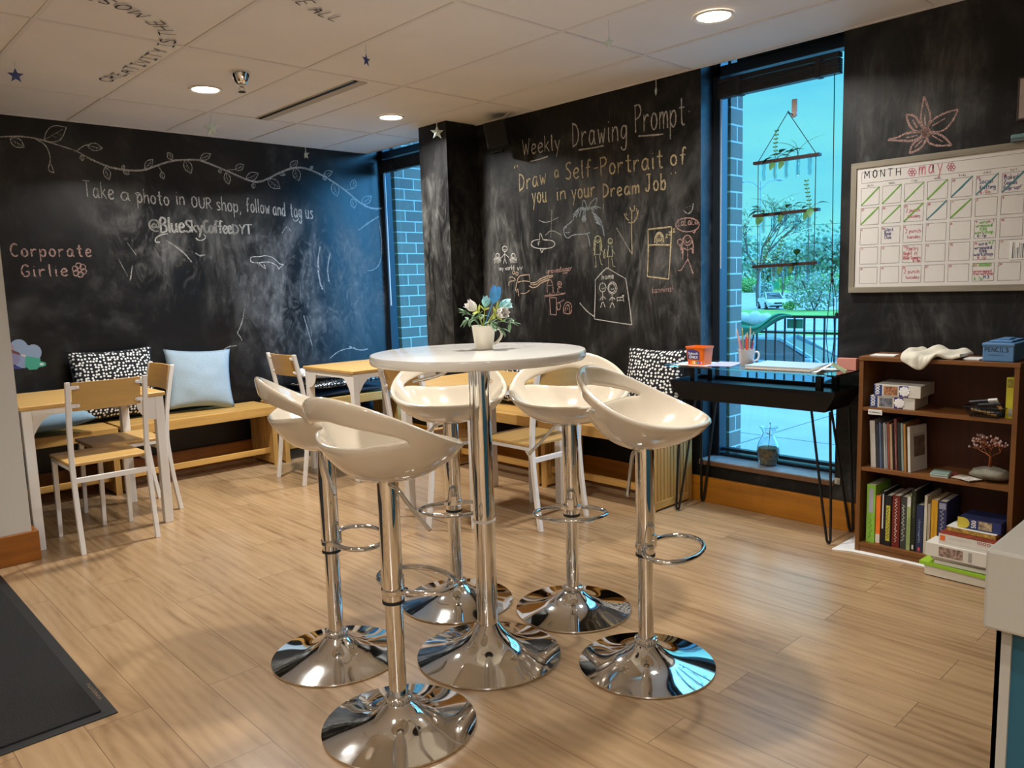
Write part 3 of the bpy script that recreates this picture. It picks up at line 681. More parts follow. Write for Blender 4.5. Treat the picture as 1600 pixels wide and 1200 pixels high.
r6(t, [(1192, 420), (1196, 370), (1222, 345), (1246, 366), (1252, 418)], .008); r6(t, ell_pts(1222, 384, 18, 24, 10), .006); r6(t, [(1206, 422), (1206, 395)], .007); r6(t, [(1240, 420), (1242, 395)], .007)
r6(t, [(1213, 388), (1222, 398), (1231, 388)], .004); r6(t, [(1212, 376), (1218, 378)], .004); r6(t, [(1227, 376), (1233, 376)], .004)
for i, (x, y) in enumerate(((1262, 386), (1284, 368), (1312, 350))): t6(t, 'z', x, y, x+16, y-4, 34, .006)
t.done('chalk_drawing', CY, wall_right, 'cream chalk bed with a sleeping head and a three-pronged plant')
t = Ink(NR)   # couple, speech bubble fish, small family
for cx, cy, s_ in ((818, 395, 1.0), (900, 408, .85)):
    r6(t, ell_pts(cx, cy, 17*s_, 22*s_, 12), .0065); r6(t, [(cx-8, cy+4), (cx, cy+12), (cx+9, cy+2)], .004)
    r6(t, [(cx-14*s_, cy+26), (cx-20*s_, cy+105)], .0065); r6(t, [(cx+12*s_, cy+26), (cx+18*s_, cy+105)], .0065)
    r6(t, [(cx-18*s_, cy+60), (cx-26*s_, cy+108)], .006); r6(t, [(cx+16*s_, cy+58), (cx+34*s_, cy+84)], .006)
    r6(t, [(cx-14*s_, cy+104), (cx-12*s_, cy+180)], .0065); r6(t, [(cx+10*s_, cy+104), (cx+22*s_, cy+165)], .0065); r6(t, [(cx-18*s_, cy+100), (cx+18*s_, cy+98)], .006)
    r6(t, [(cx-12, cy+182), (cx-22, cy+182)], .006); r6(t, [(cx+22, cy+165), (cx+34, cy+168)], .006)
for k in (-1, 1):
    for q in range(3): r6(t, [(818+k*(12+q*3), 378), (818+k*(20+q*3), 420), (818+k*(18+q*4), 470)], .006)
r6(t, [(858, 470), (868, 500), (862, 525), (852, 500), (866, 460)], .006)
t.done('chalk_drawing', chalk('pale_green_chalk', (0.62, 0.62, 0.42), .6), wall_right, 'pale chalk couple holding a cat')
t = Ink(NR)
r6(t, [(434, 398), (400, 400), (378, 418), (384, 442), (420, 456), (480, 458), (528, 446), (538, 422), (518, 402), (456, 398)], .0065); r6(t, [(434, 400), (438, 342), (458, 398)], .0065); r6(t, [(440, 458), (448, 488), (462, 456)], .0065); r6(t, [(428, 435), (424, 412), (438, 410)], .005); r6(t, [(426, 422), (436, 421)], .005)
r6(t, ell_pts(206, 458, 16, 18, 12), .006); r6(t, [(206, 478), (206, 522)], .006); r6(t, [(206, 490), (180, 520)], .006); r6(t, [(206, 490), (232, 515)], .006); r6(t, [(206, 522), (196, 555)], .006); r6(t, [(206, 522), (218, 556)], .006); r6(t, [(197, 460), (206, 468), (215, 460)], .004)
for cx in (158, 262):
    r6(t, ell_pts(cx, 502, 12, 14, 10), .006)
    for q in range(6): r6(t, [(cx-16+q*7, 512), (cx-20+q*8, 552+RND.uniform(-6, 6))], .006)
    r6(t, [(cx-26, 530), (cx, 520), (cx+24, 534)], .006)
t6(t, 'my world', 170, 602, 268, 594, 30, .005); r6(t, [(288, 578), (294, 604), (300, 582)], .005); r6(t, [(304, 574), (312, 600), (322, 574)], .005)
t.done('chalk_drawing', CW, wall_right, 'white chalk bubble and small group of figures')
t = Ink(NR)
r6(t, [(275, 735), (282, 690), (292, 650), (310, 632), (368, 628)], .0075); r6(t, [(368, 628), (370, 672)], .0065, 1); r6(t, [(370, 674), (330, 668), (290, 678)], .0065); r6(t, [(278, 665), (258, 640), (236, 648)], .006); r6(t, [(232, 700), (234, 672), (270, 668)], .006)
for cx, cy in ((264, 614), (286, 622)): r6(t, ell_pts(cx, cy, 8, 12, 8), .006)
r6(t, [(372, 682), (410, 682), (440, 655), (480, 640), (524, 632)], .0075); r6(t, [(366, 702), (392, 716), (420, 706), (446, 680), (500, 660)], .0075); r6(t, [(376, 694), (410, 696), (444, 666), (524, 640)], .0065); r6(t, [(298, 770), (290, 712), (282, 745)], .006); r6(t, [(310, 750), (340, 754), (370, 730)], .006)
t.done('chalk_drawing', chalk('peach_chalk', (0.66, 0.50, 0.36), .6), wall_right, 'peach chalk figure with a waving scarf')
t = Ink(NR)
t6(t, 'gravedigger', 482, 622, 648, 600, 34, .0055, 1.8)
r6(t, [(486, 745), (482, 680), (505, 655), (522, 690), (524, 745)], .0055); r6(t, [(490, 700), (518, 698)], .004); r6(t, ell_pts(566, 690, 14, 18, 9), .005); r6(t, [(556, 745), (552, 715), (580, 712)], .005); r6(t, [(556, 690), (578, 690)], .005); r6(t, [(566, 675), (566, 706)], .005)
r6(t, [(468, 768), (500, 760), (540, 765), (606, 748)], .0055); r6(t, [(470, 774), (520, 768), (600, 756)], .0045)
for q in range(7): r6(t, [(500+q*15, 762), (504+q*15, 744)], .0045)
r6(t, [(500, 780), (504, 836), (506, 888)], .0065, 1); r6(t, [(506, 888), (545, 894)], .0065, 1); r6(t, [(545, 894), (546, 780)], .0065, 1); r6(t, [(546, 780), (500, 780)], .0065, 1)
r6(t, ell_pts(560, 835, 13, 26, 10), .006); r6(t, [(566, 812), (596, 792)], .0055); r6(t, [(550, 860), (572, 852)], .0055)
r6(t, [(594, 880), (592, 835), (614, 805), (640, 815), (648, 850), (638, 890), (594, 880)], .0065); r6(t, [(606, 870), (606, 835), (624, 822), (634, 850), (630, 880)], .006); r6(t, [(616, 862), (622, 842)], .005)
t6(t, 'tannins!', 1172, 750, 1312, 738, 40, .0048, 2.8)
t.done('chalk_writing', CP, wall_right, 'small pink chalk scribbles with tombstones')
t = Ink(NR)   # house
for p in ([(795, 920), (800, 800), (802, 662)], [(802, 662), (840, 618), (878, 582)], [(878, 582), (940, 620), (1002, 655)], [(1002, 655), (1024, 800), (1042, 958)], [(1042, 958), (920, 940), (795, 920)]): r6(t, p, .0062, 1)
r6(t, [(698, 812), (740, 865), (800, 908)], .0055)
t6(t, 'home', 846, 660, 922, 652, 36, .0052, 3)
for cx, cy in ((850, 712), (912, 716)):
    r6(t, ell_pts(cx, cy, 22, 30, 12), .0058); r6(t, [(cx, cy+30), (cx, cy+85)], .0056); r6(t, [(cx-18, cy+82), (cx, cy+55), (cx+20, cy+76)], .0056); r6(t, [(cx-14, cy+132), (cx, cy+85), (cx+16, cy+130)], .0056); r6(t, [(cx-8, cy+4), (cx+2, cy+12), (cx+12, cy+2)], .0045)
r6(t, ell_pts(914, 716, 30, 40, 12), .005)
r6(t, [(940, 782), (962, 776), (984, 778), (990, 762), (976, 768)], .0055); r6(t, [(944, 784), (948, 806)], .0055); r6(t, [(984, 780), (990, 808)], .0055); r6(t, [(962, 800), (964, 782)], .005); r6(t, [(940, 798), (986, 796)], .0055)
t.done('chalk_drawing', CW, wall_right, 'white chalk house outline with two stick people and a dog')
t = Ink(NR)   # singing figure
r6(t, ell_pts(1408, 300, 78, 46, 18), .006); r6(t, [(1440, 340), (1450, 358), (1462, 336)], .006); t6(t, 'LaLaLa', 1346, 308, 1476, 296, 48, .0055, 2)
r6(t, ell_pts(1408, 402, 28, 34, 12), .0065); r6(t, [(1390, 400), (1408, 424), (1428, 398)], .006); r6(t, [(1398, 388), (1402, 388)], .006); r6(t, [(1414, 386), (1420, 386)], .006)
for k in (-1, 1): r6(t, [(1408+k*26, 385), (1408+k*38, 430), (1408+k*36, 490)], .008)
r6(t, ell_pts(1358, 414, 16, 20, 10), .0065); r6(t, [(1358, 434), (1366, 470), (1378, 470)], .006); r6(t, [(1408, 440), (1410, 525)], .006); r6(t, [(1380, 450), (1408, 470), (1436, 452)], .006); r6(t, [(1380, 450), (1376, 530)], .006); r6(t, [(1436, 452), (1440, 490)], .006)
r6(t, [(1410, 525), (1384, 570), (1362, 604), (1346, 598)], .006); r6(t, [(1410, 525), (1428, 570), (1438, 606), (1446, 622)], .006)
t.done('chalk_drawing', CP, wall_right, 'pink chalk singing figure with a speech bubble')
t = Ink(NR)
r6(t, [(1382, 205), (1410, 232), (1440, 208), (1446, 160)], .0055); r6(t, [(1400, 184), (1402, 190)], .006); r6(t, [(1422, 174), (1424, 180)], .006)
r6(t, [(430, 270), (480, 290), (560, 250)], .006); r6(t, [(516, 200), (512, 290), (508, 390)], .006); r6(t, [(470, 370), (515, 330), (580, 370)], .006)
for p in ([(855, 165), (856, 220)], [(940, 320), (1000, 420), (1045, 498)]): r6(t, p, .007)
r6(t, [(700, 815), (716, 836)], .01)
t.done('chalk_smudge', CWF, wall_right, 'faint smiling mouth and half-wiped strokes')
# pink flower right of the window
t = Ink(NR)
of = lambda x, y: (1300+x/3, 100+y/3)
def rf(p, w, it=2): t.px(on_right, [of(*q) for q in p], w, it)
for p in ([(432, 152), (422, 210), (414, 262), (430, 300)], [(432, 152), (450, 200), (466, 255), (446, 298)], [(348, 238), (362, 290), (392, 318), (425, 315)], [(348, 238), (390, 240), (412, 280), (428, 305)], [(592, 212), (520, 232), (470, 262), (445, 300)], [(592, 212), (566, 270), (520, 318), (466, 318)], [(562, 380), (515, 330), (462, 322)], [(562, 380), (500, 385), (452, 372), (444, 340)], [(364, 420), (375, 375), (420, 345), (440, 338)], [(364, 420), (420, 395), (444, 350)], [(262, 356), (310, 345), (350, 322), (425, 318)], [(262, 356), (330, 360), (380, 362), (428, 332)], [(438, 290), (436, 240)], [(470, 290), (530, 255)], [(400, 300), (378, 262)], [(350, 345), (400, 335)], [(470, 335), (520, 365)], [(390, 390), (425, 355)]):
    rf(p, .0085)
for k in range(5): rf(ell_pts(441, 320, 4+4*k, 4+4*k, 12), .0085)
t.done('chalk_drawing', CP, wall_right, 'pink chalk flower above the whiteboard')
# --- black lettering on the ceiling
INK = mat('black_ink', (0.010, 0.010, 0.012), 0.5)
t = Ink((0, 0, -1), 0.0050)
def arc_text(text, path, h, w, gap=3.0):
    P = [on_ceil(*p) for p in path]
    P = [Vector(q) for q in chaikin([tuple(p) for p in P], 3)]
    ln = [0.0]
    for a, b in zip(P, P[1:]): ln.append(ln[-1]+(b-a).length)
    ls, wd = letter_lines(text, gap)
    def at(s_):
        s_ = max(0, min(ln[-1]-1e-6, s_))
        for i in range(len(P)-1):
            if ln[i+1] >= s_: break
        d = (P[i+1]-P[i]).normalized(); return P[i]+d*(s_-ln[i]), d
    for st in ls:
        pts = []
        for x, y in st:
            p, d = at(ln[-1]*x/wd); up = Vector((0, 0, -1)).cross(d); pts.append(p+up*(h*y/10))
        t.line(pts, w, 0.12)
arc_text('CREATIVITY IS THE MOST', [(172, 127), (205, 113), (240, 95), (268, 76), (277, 62), (274, 48), (262, 38), (242, 25), (220, 15), (195, 4), (165, -6), (130, -14)], 0.066, 0.0078)
arc_text('RE ALL', [(448, -8), (482, 16), (522, 32)], 0.070, 0.0078)
t.done('lettering', INK, ceil, 'black hand-painted lettering on the ceiling panels')
# ================================================================== BAR TABLE AND STOOLS
def trumpet(R0, zc, rc, n=48):
    pr = [(R0-0.004, 0.0), (R0, 0.003), (R0, 0.008)]
    for k in range(1, 15):
        q = k/14
        r = R0+(rc-R0)*q; z = 0.008+(zc-0.008)*(0.46*q+0.54*q**4.5)
        pr.append((r, z))
    return pr
def collar(r, z):
    m = MB().lathe([(r, z), (r+0.010, z+0.003), (r+0.013, z+0.010), (r+0.010, z+0.017), (r, z+0.020)], 40)
    for k in range(26):
        a = 2*pi*k/26; m.ell((math.cos(a)*(r+0.011), math.sin(a)*(r+0.011), z+0.010), (0.0042, 0.0042, 0.008), 6, 4)
    return m
t = thing('bar_table', 'round white high bar table on a chrome pedestal amid five stools', 'table', (1.67, 1.93, 0))
TOPW = mat('white_lacquer_top', (0.74, 0.71, 0.66), 0.16, coat=0.3, rvar=0.03)
MB().lathe([(0.34, 1.020), (0.349, 1.022), (0.353, 1.027), (0.353, 1.046), (0.350, 1.051), (0.345, 1.052), (0.0, 1.052)], 96).build('tabletop', TOPW, t, smooth=40)
MB().lathe([(0.02, 1.006), (0.11, 1.010), (0.115, 1.0195), (0.02, 1.0195)], 40).build('mounting_plate', BLACKM, t, smooth=40)
MB().lathe([(0.036, 0.10), (0.036, 1.008)], 40).build('pole', CHROME, t, smooth=40)
MB().lathe([(0.036, 0.475), (0.0395, 0.476), (0.0395, 0.483), (0.036, 0.484)], 40).build('pole_ring', WHITE_METAL, t, smooth=40)
MB().lathe(trumpet(0.246, 0.118, 0.038), 72).build('base', CHROME, t, smooth=50)
lev = Vector((math.cos(YAW+pi/2), math.sin(YAW+pi/2), 0))
MB().tube(smooth_line([tuple(lev*0.09+Vector((0, 0, 1.015))), tuple(lev*0.105+Vector((0, 0, 0.99))), tuple(lev*0.125+Vector((0, 0, 0.975))), tuple(lev*0.22+Vector((0, 0, 0.955)))]), 0.006, 8).build('height_lever', CHROME, t, smooth=60)

def seat_shell():
    a, b = 0.224, 0.203; TH = 2.05; ZF, ZB = 0.086, 0.252
    sm = lambda q: q*q*(3-2*q)
    def zr(th): return ZF+(ZB-ZF)*(((1-math.cos(th))/2)**1.75)
    NT = 72; LIP = 0.90; PW = 2.9
    P = lambda rho, z, th: Vector((a*rho*math.sin(th), b*rho*math.cos(th), z))
    m = MB(); thetas = [2*pi*k/NT for k in range(NT)]
    rows_p = [0.0, 0.18, 0.36, 0.54, 0.70, 0.84, 0.93, 1.0]
    zh = zr(TH)*LIP**PW
    grid_p, grid_b = [], []
    for th in thetas:
        q = th if th <= pi else 2*pi-th
        if q <= TH: zl = zlow = zr(q)*LIP**PW; lo = LIP; lb = LIP
        else:
            h = (q-TH)/(pi-TH)
            zl = zh+(0.116-zh)*sm(min(1, h*1.15)); zlow = zh+(0.186-zh)*(min(1, h*1.05))**0.75
            lo = LIP-0.035*sm(h); lb = LIP+0.045*sm(h)
        col = []
        for r in rows_p:
            z = zl*(r**PW)
            z += 0.006*max(0.0, 1-((r-0.5)/0.42)**2)*max(0, math.cos(q))   # gentle swell towards the front of the pan
            col.append(P(lo*r, z, th))
        grid_p.append(col)
        zt = zr(q); cb = []
        for k in range(5):
            s_ = k/4; hh = 0 if q <= TH else sm(min(1, (q-TH)/(pi-TH)*1.6)); r0 = LIP+(1-LIP)*s_
            rho = (1-hh)*r0+hh*(lb+(1-lb)*s_+0.014*math.sin(pi*s_)); z = (1-hh)*(zt*r0**PW if q <= TH else zlow+(zt-zlow)*(r0**PW-LIP**PW)/(1-LIP**PW))+hh*(zlow+(zt-zlow)*s_)
            if q > TH and k == 0: rho, z = lb, zlow
            cb.append(P(rho, z, th))
        grid_b.append(cb)
    def sheet(g):
        n = len(g); k = len(g[0]); o = len(m.v); m.v += [p for c in g for p in c]
        for i in range(n):
            for j in range(k-1): m.f.append([o+i*k+j, o+((i+1) % n)*k+j, o+((i+1) % n)*k+j+1, o+i*k+j+1]); m.m.append(0)
    sheet(grid_p); sheet(grid_b)
    return m
def make_stool(label, loc, rotz, group):
    t = thing('bar_stool', label, 'bar stool', loc, rotz, group)
    s = seat_shell(); s.xf(Matrix.Translation((0, 0, 0.742)))
    s.build('seat', ABS, t, smooth=180, solid=0.017, sub=1, recalc=True)
    MB().lathe([(0.0300, 0.384), (0.0305, 0.386), (0.0305, 0.735), (0.06, 0.738), (0.062, 0.742)], 36).build('gas_lift_cover', CHROME, t, smooth=40)
    MB().lathe([(0.0262, 0.375), (0.0318, 0.376), (0.0318, 0.385), (0.0305, 0.386)], 36).build('cover_end', BLACKP, t, smooth=40)
    MB().lathe([(0.0255, 0.078), (0.0255, 0.385)], 36).build('pole', CHROME, t, smooth=40)
    b = MB().lathe(trumpet(0.223, 0.084, 0.031), 72).build('base', CHROME, t, smooth=50)
    collar(0.0255, 0.078).build('collar', CHROME, t, smooth=60)
    pts = []
    for k in range(29):
        q = pi/2+0.22+ (2*pi-0.44)*k/28
        pts.append((0.134*math.cos(q), 0.090-0.090*math.sin(q)+0.004, 0.412))
    MB().tube(pts, 0.0085, 10).build('footrest', CHROME, t, smooth=60)
    f = MB().bx(-0.040, 0.040, -0.008, 0.024, 0.404, 0.420).bx(-0.012, 0.012, 0.024, 0.036, 0.404, 0.45)
    f.lathe([(0.0306, 0.402), (0.034, 0.403), (0.034, 0.420), (0.0306, 0.421)], 30)
    f.build('footrest_clamp', CHROME, t, bevel=0.003)
    MB().tube(smooth_line([(0.03, -0.02, 0.728), (0.062, -0.02, 0.722), (0.085, -0.015, 0.69), (0.16, 0.0, 0.615)]), 0.006, 8).build('height_lever', CHROME, t, smooth=60)
    return t
STG = 'cream bar stools around the high table'
s1 = make_stool('cream bar stool nearest the camera, seen from behind', (1.198, 1.792, 0), rad(8-90), STG)
for loc, ang, lab in (((1.303, 2.310, 0), -22, 'cream bar stool partly hidden behind the nearest stool, backrest to the left'),
                      ((1.889, 2.365, 0), -127, 'cream bar stool behind the table pole, facing the camera, left of its twin'),
                      ((2.149, 1.969, 0), -140, 'cream bar stool behind the right end of the table top, facing the camera'),
                      ((1.980, 1.492, 0), -72, 'cream bar stool right of the table, turned away towards the window and bookcase')):
    dup(s1, loc, rad(ang-90), lab)

# cup of artificial flowers on the bar table
t = thing('artificial_flowers', 'white cup of artificial white and blue flowers standing on the bar table', 'flowers', (1.712, 1.947, 1.0525), YAW-pi/2)
CERAM = mat('cream_ceramic', (0.74, 0.69, 0.58), 0.22, coat=0.3)
c = MB().lathe([(0.0, 0.001), (0.029, 0.001), (0.030, 0.004), (0.0395, 0.078), (0.041, 0.080), (0.037, 0.079), (0.028, 0.008), (0.0, 0.007)], 40)
c.build('cup', CERAM, t, smooth=50)
MB().tube(smooth_line([(0.036, 0, 0.066), (0.052, 0, 0.070), (0.061, 0, 0.055), (0.056, 0, 0.035), (0.040, 0, 0.020), (0.033, 0, 0.018)]), 0.0045, 8).build('handle', CERAM, t, smooth=60)
MB().lathe([(0.0, 0.062), (0.036, 0.062), (0.0, 0.064)], 24).build('filler', mat('grey_green_moss', (0.10, 0.14, 0.09), 0.9, var=0.4, vscale=60), t)
SILV = mat('dusty_green_leaf', (0.20, 0.34, 0.20), 0.6, var=0.35, vscale=40)
LIME = mat('lime_sepal', (0.50, 0.55, 0.10), 0.5, var=0.2, vscale=30)
PETW = mat('white_petal', (0.80, 0.78, 0.74), 0.55, var=0.05, vscale=30)
PETB = mat('sky_blue_petal', (0.06, 0.33, 0.72), 0.5, var=0.3, vscale=25)
PETL = mat('pale_aqua_petal', (0.36, 0.70, 0.76), 0.5, var=0.2, vscale=25)
def sprig(tip, n, L_, seed):
    rr = random.Random(seed); m = MB(); p0 = Vector((tip[0]*.1, tip[1]*.1, 0.065)); tip = Vector(tip); mid = (p0+tip)/2+Vector((0, 0, 0.02))
    line = [Vector(q) for q in chaikin([tuple(p0), tuple(mid), tuple(tip)], 3)]
    m.tube(line, 0.0013, 6)
    d = (tip-mid).normalized()
    for k in range(n):
        q = line[-1-int((k % 4)*len(line)*0.12)]; a = rr.uniform(0, 2*pi)
        dd = d*0.7+Vector((math.cos(a), math.sin(a)*.8, rr.uniform(-.5, .7)))*0.8
        m.leaf(q, dd, (0, 0, 1), L_*rr.uniform(.7, 1.2), L_*0.34, 0.3)
    return m
for k, (tp, n) in enumerate((((-0.056, -0.01, 0.122), 8), ((-0.05, 0.0, 0.098), 7), ((-0.02, -0.02, 0.105), 7), ((0.075, 0.0, 0.100), 8), ((0.058, -0.03, 0.066), 8), ((0.09, 0.01, 0.085), 7), ((0.03, -0.02, 0.09), 7), ((0.0, 0.05, 0.11), 7))):
    sprig(tp, n, 0.034, k).build('leaf_sprig', SILV, t, smooth=60)
def bloom(c, d, mats, rr, petals, L_):
    c, d = Vector(c), Vector(d).normalized(); a = d.orthogonal().normalized(); b = d.cross(a)
    m = MB().tube([tuple(Vector((0.0, 0, 0.07))), tuple((c+Vector((0, 0, 0.03)))/2+Vector((0, 0, 0.02))), tuple(c)], 0.0018, 6, mi=1)
    for k in range(petals):
        q = 2*pi*k/petals+rr; dd = d*0.75+(a*math.cos(q)+b*math.sin(q))*0.62
        m.leaf(c, dd, d, L_, L_*0.66, -0.35)
        if k % 2: m.leaf(c, d+(a*math.cos(q+.5)+b*math.sin(q+.5))*0.28, d, L_*.9, L_*.55, -0.2)
    for k in range(4):
        q = 2*pi*k/4; m.leaf(c-d*0.01, d*0.5+(a*math.cos(q)+b*math.sin(q))*0.8, d, L_*0.7, L_*0.28, 0.1, mi=1)
    return m.build('flower', mats, t, smooth=60)
bloom((-0.018, -0.01, 0.130), (-0.75, -0.2, 0.6), [PETW, LIME], 0.3, 6, 0.046)
L(bloom((0.006, 0.015, 0.138), (0.25, 0.2, 1), [PETL, LIME], 0.1, 5, 0.040), 'pale aqua flower')
bloom((0.046, -0.02, 0.118), (0.62, -0.7, 0.1), [PETW, LIME], 0.7, 7, 0.048)
L(bloom((0.052, 0.01, 0.140), (0.9, 0.1, 0.25), [PETL, LIME], 0.5, 6, 0.046), 'pale aqua flower')
m = MB()
for k in range(7): m.leaf((0.034, 0.0, 0.150), Vector((0.28+0.22*math.cos(k), 0.2*math.sin(k*2), 1)), (0, -1, 0), 0.062, 0.026, -0.15)
m.tube([(0, 0, 0.07), (0.02, 0, 0.12), (0.034, 0, 0.155)], 0.0018, 6)
L(m.build('flower', PETB, t, smooth=60), 'bright blue flower')

# ================================================================== DINING TABLES, CHAIRS
def make_dining_table(label, loc, rotz, group, lx, ly):
    t = thing('dining_table', label, 'table', loc, rotz, group); hx, hy = lx/2, ly/2
    MB().bx(-hx, hx, -hy, hy, 0.718, 0.740).build('tabletop', OAKTOP, t, bevel=0.006, seg=3)
    for sx in (-1, 1):
        for sy in (-1, 1):
            x, y = sx*(hx-0.033), sy*(hy-0.033)
            l = MB().beam((x, y, 0.0), (x, y, 0.66), 0.046, 0.046, (0, 1, 0)).beam((x, y, 0.66), (x, y, 0.718), 0.046, 0.046, (0, 1, 0))
            l.build('leg', WHITE_METAL, t, bevel=0.004)
    def apron(p0, p1, n):
        p0, p1, n = Vector(p0), Vector(p1), Vector(n); d = p1-p0; pts = []
        Ln = d.length; u = d/Ln
        pts = [p0+Vector((0, 0, 0.718)), p1+Vector((0, 0, 0.718)), p1+Vector((0, 0, 0.59))]
        for k in range(7): a = pi/2*k/6; pts.append(p1-u*(0.095*math.sin(a))+Vector((0, 0, 0.59+0.095*(1-math.cos(a)))))
        for k in range(7): a = pi/2*k/6; pts.append(p0+u*(0.095*math.cos(a))+Vector((0, 0, 0.675-0.085*(1-math.cos(pi/2-a)) if False else 0.59+0.085*(1-math.sin(a)))))
        pts[3+7:] = [p0+u*(0.095*math.cos(pi/2*k/6))+Vector((0, 0, 0.685-0.095*(1-math.cos(pi/2*k/6)))) for k in range(7)]
        pts = pts[:3+7]+[p0+u*(0.095*(1-k/6))+Vector((0, 0, 0.685-0.095*(k/6)**2)) for k in range(7)]
        return MB().prism(pts, n*0.006)
    i = 0.056
    for p0, p1, n in (((-hx+i, -hy+0.012, 0), (hx-i, -hy+0.012, 0), (0, 1, 0)), ((-hx+i, hy-0.012, 0), (hx-i, hy-0.012, 0), (0, -1, 0)), ((-hx+0.012, -hy+i, 0), (-hx+0.012, hy-i, 0), (1, 0, 0)), ((hx-0.012, -hy+i, 0), (hx-0.012, hy-i, 0), (-1, 0, 0))):
        apron(p0, p1, n).build('apron', WHITE_METAL, t)
    return t
make_dining_table('oak topped white metal table at the far left, beside the white wall end', (1.178, 4.745, 0), 0, 'white framed dining tables', 0.70, 0.67)
make_dining_table('oak topped white metal table in the far corner by the narrow window', (3.030, 4.672, 0), 0, 'white framed dining tables', 0.70, 0.65)
make_dining_table('oak topped white metal table behind the rear bar stools, in front of the dotted pillow', (2.88, 3.305, 0), 0, 'white framed dining tables', 0.71, 0.65)

def make_chair(label, loc, rotz, group):
    """faces +Y; origin on the floor under the rear legs"""
    t = thing('dining_chair', label, 'chair', loc, rotz, group); hw = 0.178
    post = [(-0.018, 0.0), (0.012, 0.20), (0.030, 0.40), (0.030, 0.46), (0.018, 0.60), (-0.012, 0.76), (-0.034, 0.862)]
    def barpath(x, pts, w, d):
        m = MB()
        for (y0, z0), (y1, z1) in zip(pts, pts[1:]): m.beam((x, y0, z0), (x, y1, z1), w, d, (0, 1, 0))
        return m
    pp = [tuple(q) for q in chaikin(post, 2)]
    for sx in (-1, 1):
        m = MB(); o = None; x = sx*hw; k = len(pp); w = 0.0115
        for y, z in pp: m.v += [Vector((x-w, y-w, z)), Vector((x+w, y-w, z)), Vector((x+w, y+w, z)), Vector((x-w, y+w, z))]
        for i in range(k-1):
            for j in range(4): m.f.append([i*4+j, i*4+(j+1) % 4, i*4+4+(j+1) % 4, i*4+4+j]); m.m.append(0)
        m.f += [[3, 2, 1, 0], [4*k-4, 4*k-3, 4*k-2, 4*k-1]]; m.m += [0, 0]
        m.build('rear_leg', WHITE_METAL, t, bevel=0.003)
        MB().beam((sx*(hw), 0.405, 0), (sx*(hw-0.004), 0.395, 0.43), 0.020, 0.020, (0, 1, 0), w1=0.026, h1=0.026).build('front_leg', WHITE_METAL, t, bevel=0.003)
        MB().bx(sx*hw-0.009, sx*hw+0.009, 0.03, 0.40, 0.414, 0.432).prism([(sx*hw, 0.03, 0.36), (sx*hw, 0.03, 0.414), (sx*hw, 0.085, 0.414)], (0.004*sx, 0, 0)).build('side_rail', WHITE_METAL, t, bevel=0.002)
    MB().bx(-hw, hw, 0.384, 0.40, 0.412, 0.432).build('front_rail', WHITE_METAL, t, bevel=0.002)
    MB().bx(-hw+0.01, hw-0.01, 0.016, 0.034, 0.352, 0.378).build('stretcher', WHITE_METAL, t, bevel=0.002)
    MB().bx(-0.188, 0.188, 0.046, 0.425, 0.432, 0.450).build('seat', OAKTOP, t, bevel=0.006, seg=3)
    m = MB(); n = 12; f = lambda z: -0.002-(z-0.715)*0.21
    for i in range(n+1):
        x = -0.158+0.316*i/n; cv = -0.020*(1-(x/0.158)**2)
        for z in (0.716, 0.858):
            y = f(z)+cv+0.006
            m.v += [Vector((x, y-0.005, z)), Vector((x, y+0.005, z))]
    for i in range(n):
        o = i*4
        m.f += [[o, o+4, o+6, o+2], [o+1, o+3, o+7, o+5], [o+2, o+6, o+7, o+3], [o, o+1, o+5, o+4]]; m.m += [0]*4
    m.f += [[0, 2, 3, 1], [n*4, n*4+1, n*4+3, n*4+2]]; m.m += [0, 0]
    m.build('backrest', OAKTOP, t, smooth=35, bevel=0.002)
    for sx in (-1, 1):
        for z in (0.742, 0.834):
            b = MB().beam((sx*0.168, f(z)-0.004, z), (sx*0.136, f(z)-0.011, z), 0.018, 0.004, (0, 1, 0))
            b.ell((sx*0.136, f(z)-0.011, z), (0.009, 0.0025, 0.009)); b.ell((sx*0.138, f(z)-0.014, z), (0.005, 0.003, 0.005))
            b.build('backrest_tab', WHITE_METAL, t)
    return t
CHG = 'white metal and oak dining chairs'
c1 = make_chair('oak and white metal chair at front of the left table, its back to the camera', (1.172, 4.208, 0), 0, CHG)
for loc, ang, lab in (((1.628, 4.832, 0), 90, 'oak and white metal chair at the left table, beside the blue pillow'),
                      ((2.425, 4.742, 0), -90, 'oak and white metal chair left of the corner table, against the blue-lit blackboard'),
                      ((2.395, 3.375, 0), -90, 'oak and white metal chair half hidden behind the stool left of the table pole'),
                      ((2.926, 2.752, 0), 0, 'oak and white metal chair half hidden behind the stool at the high table right end')):
    dup(c1, loc, rad(ang), lab)

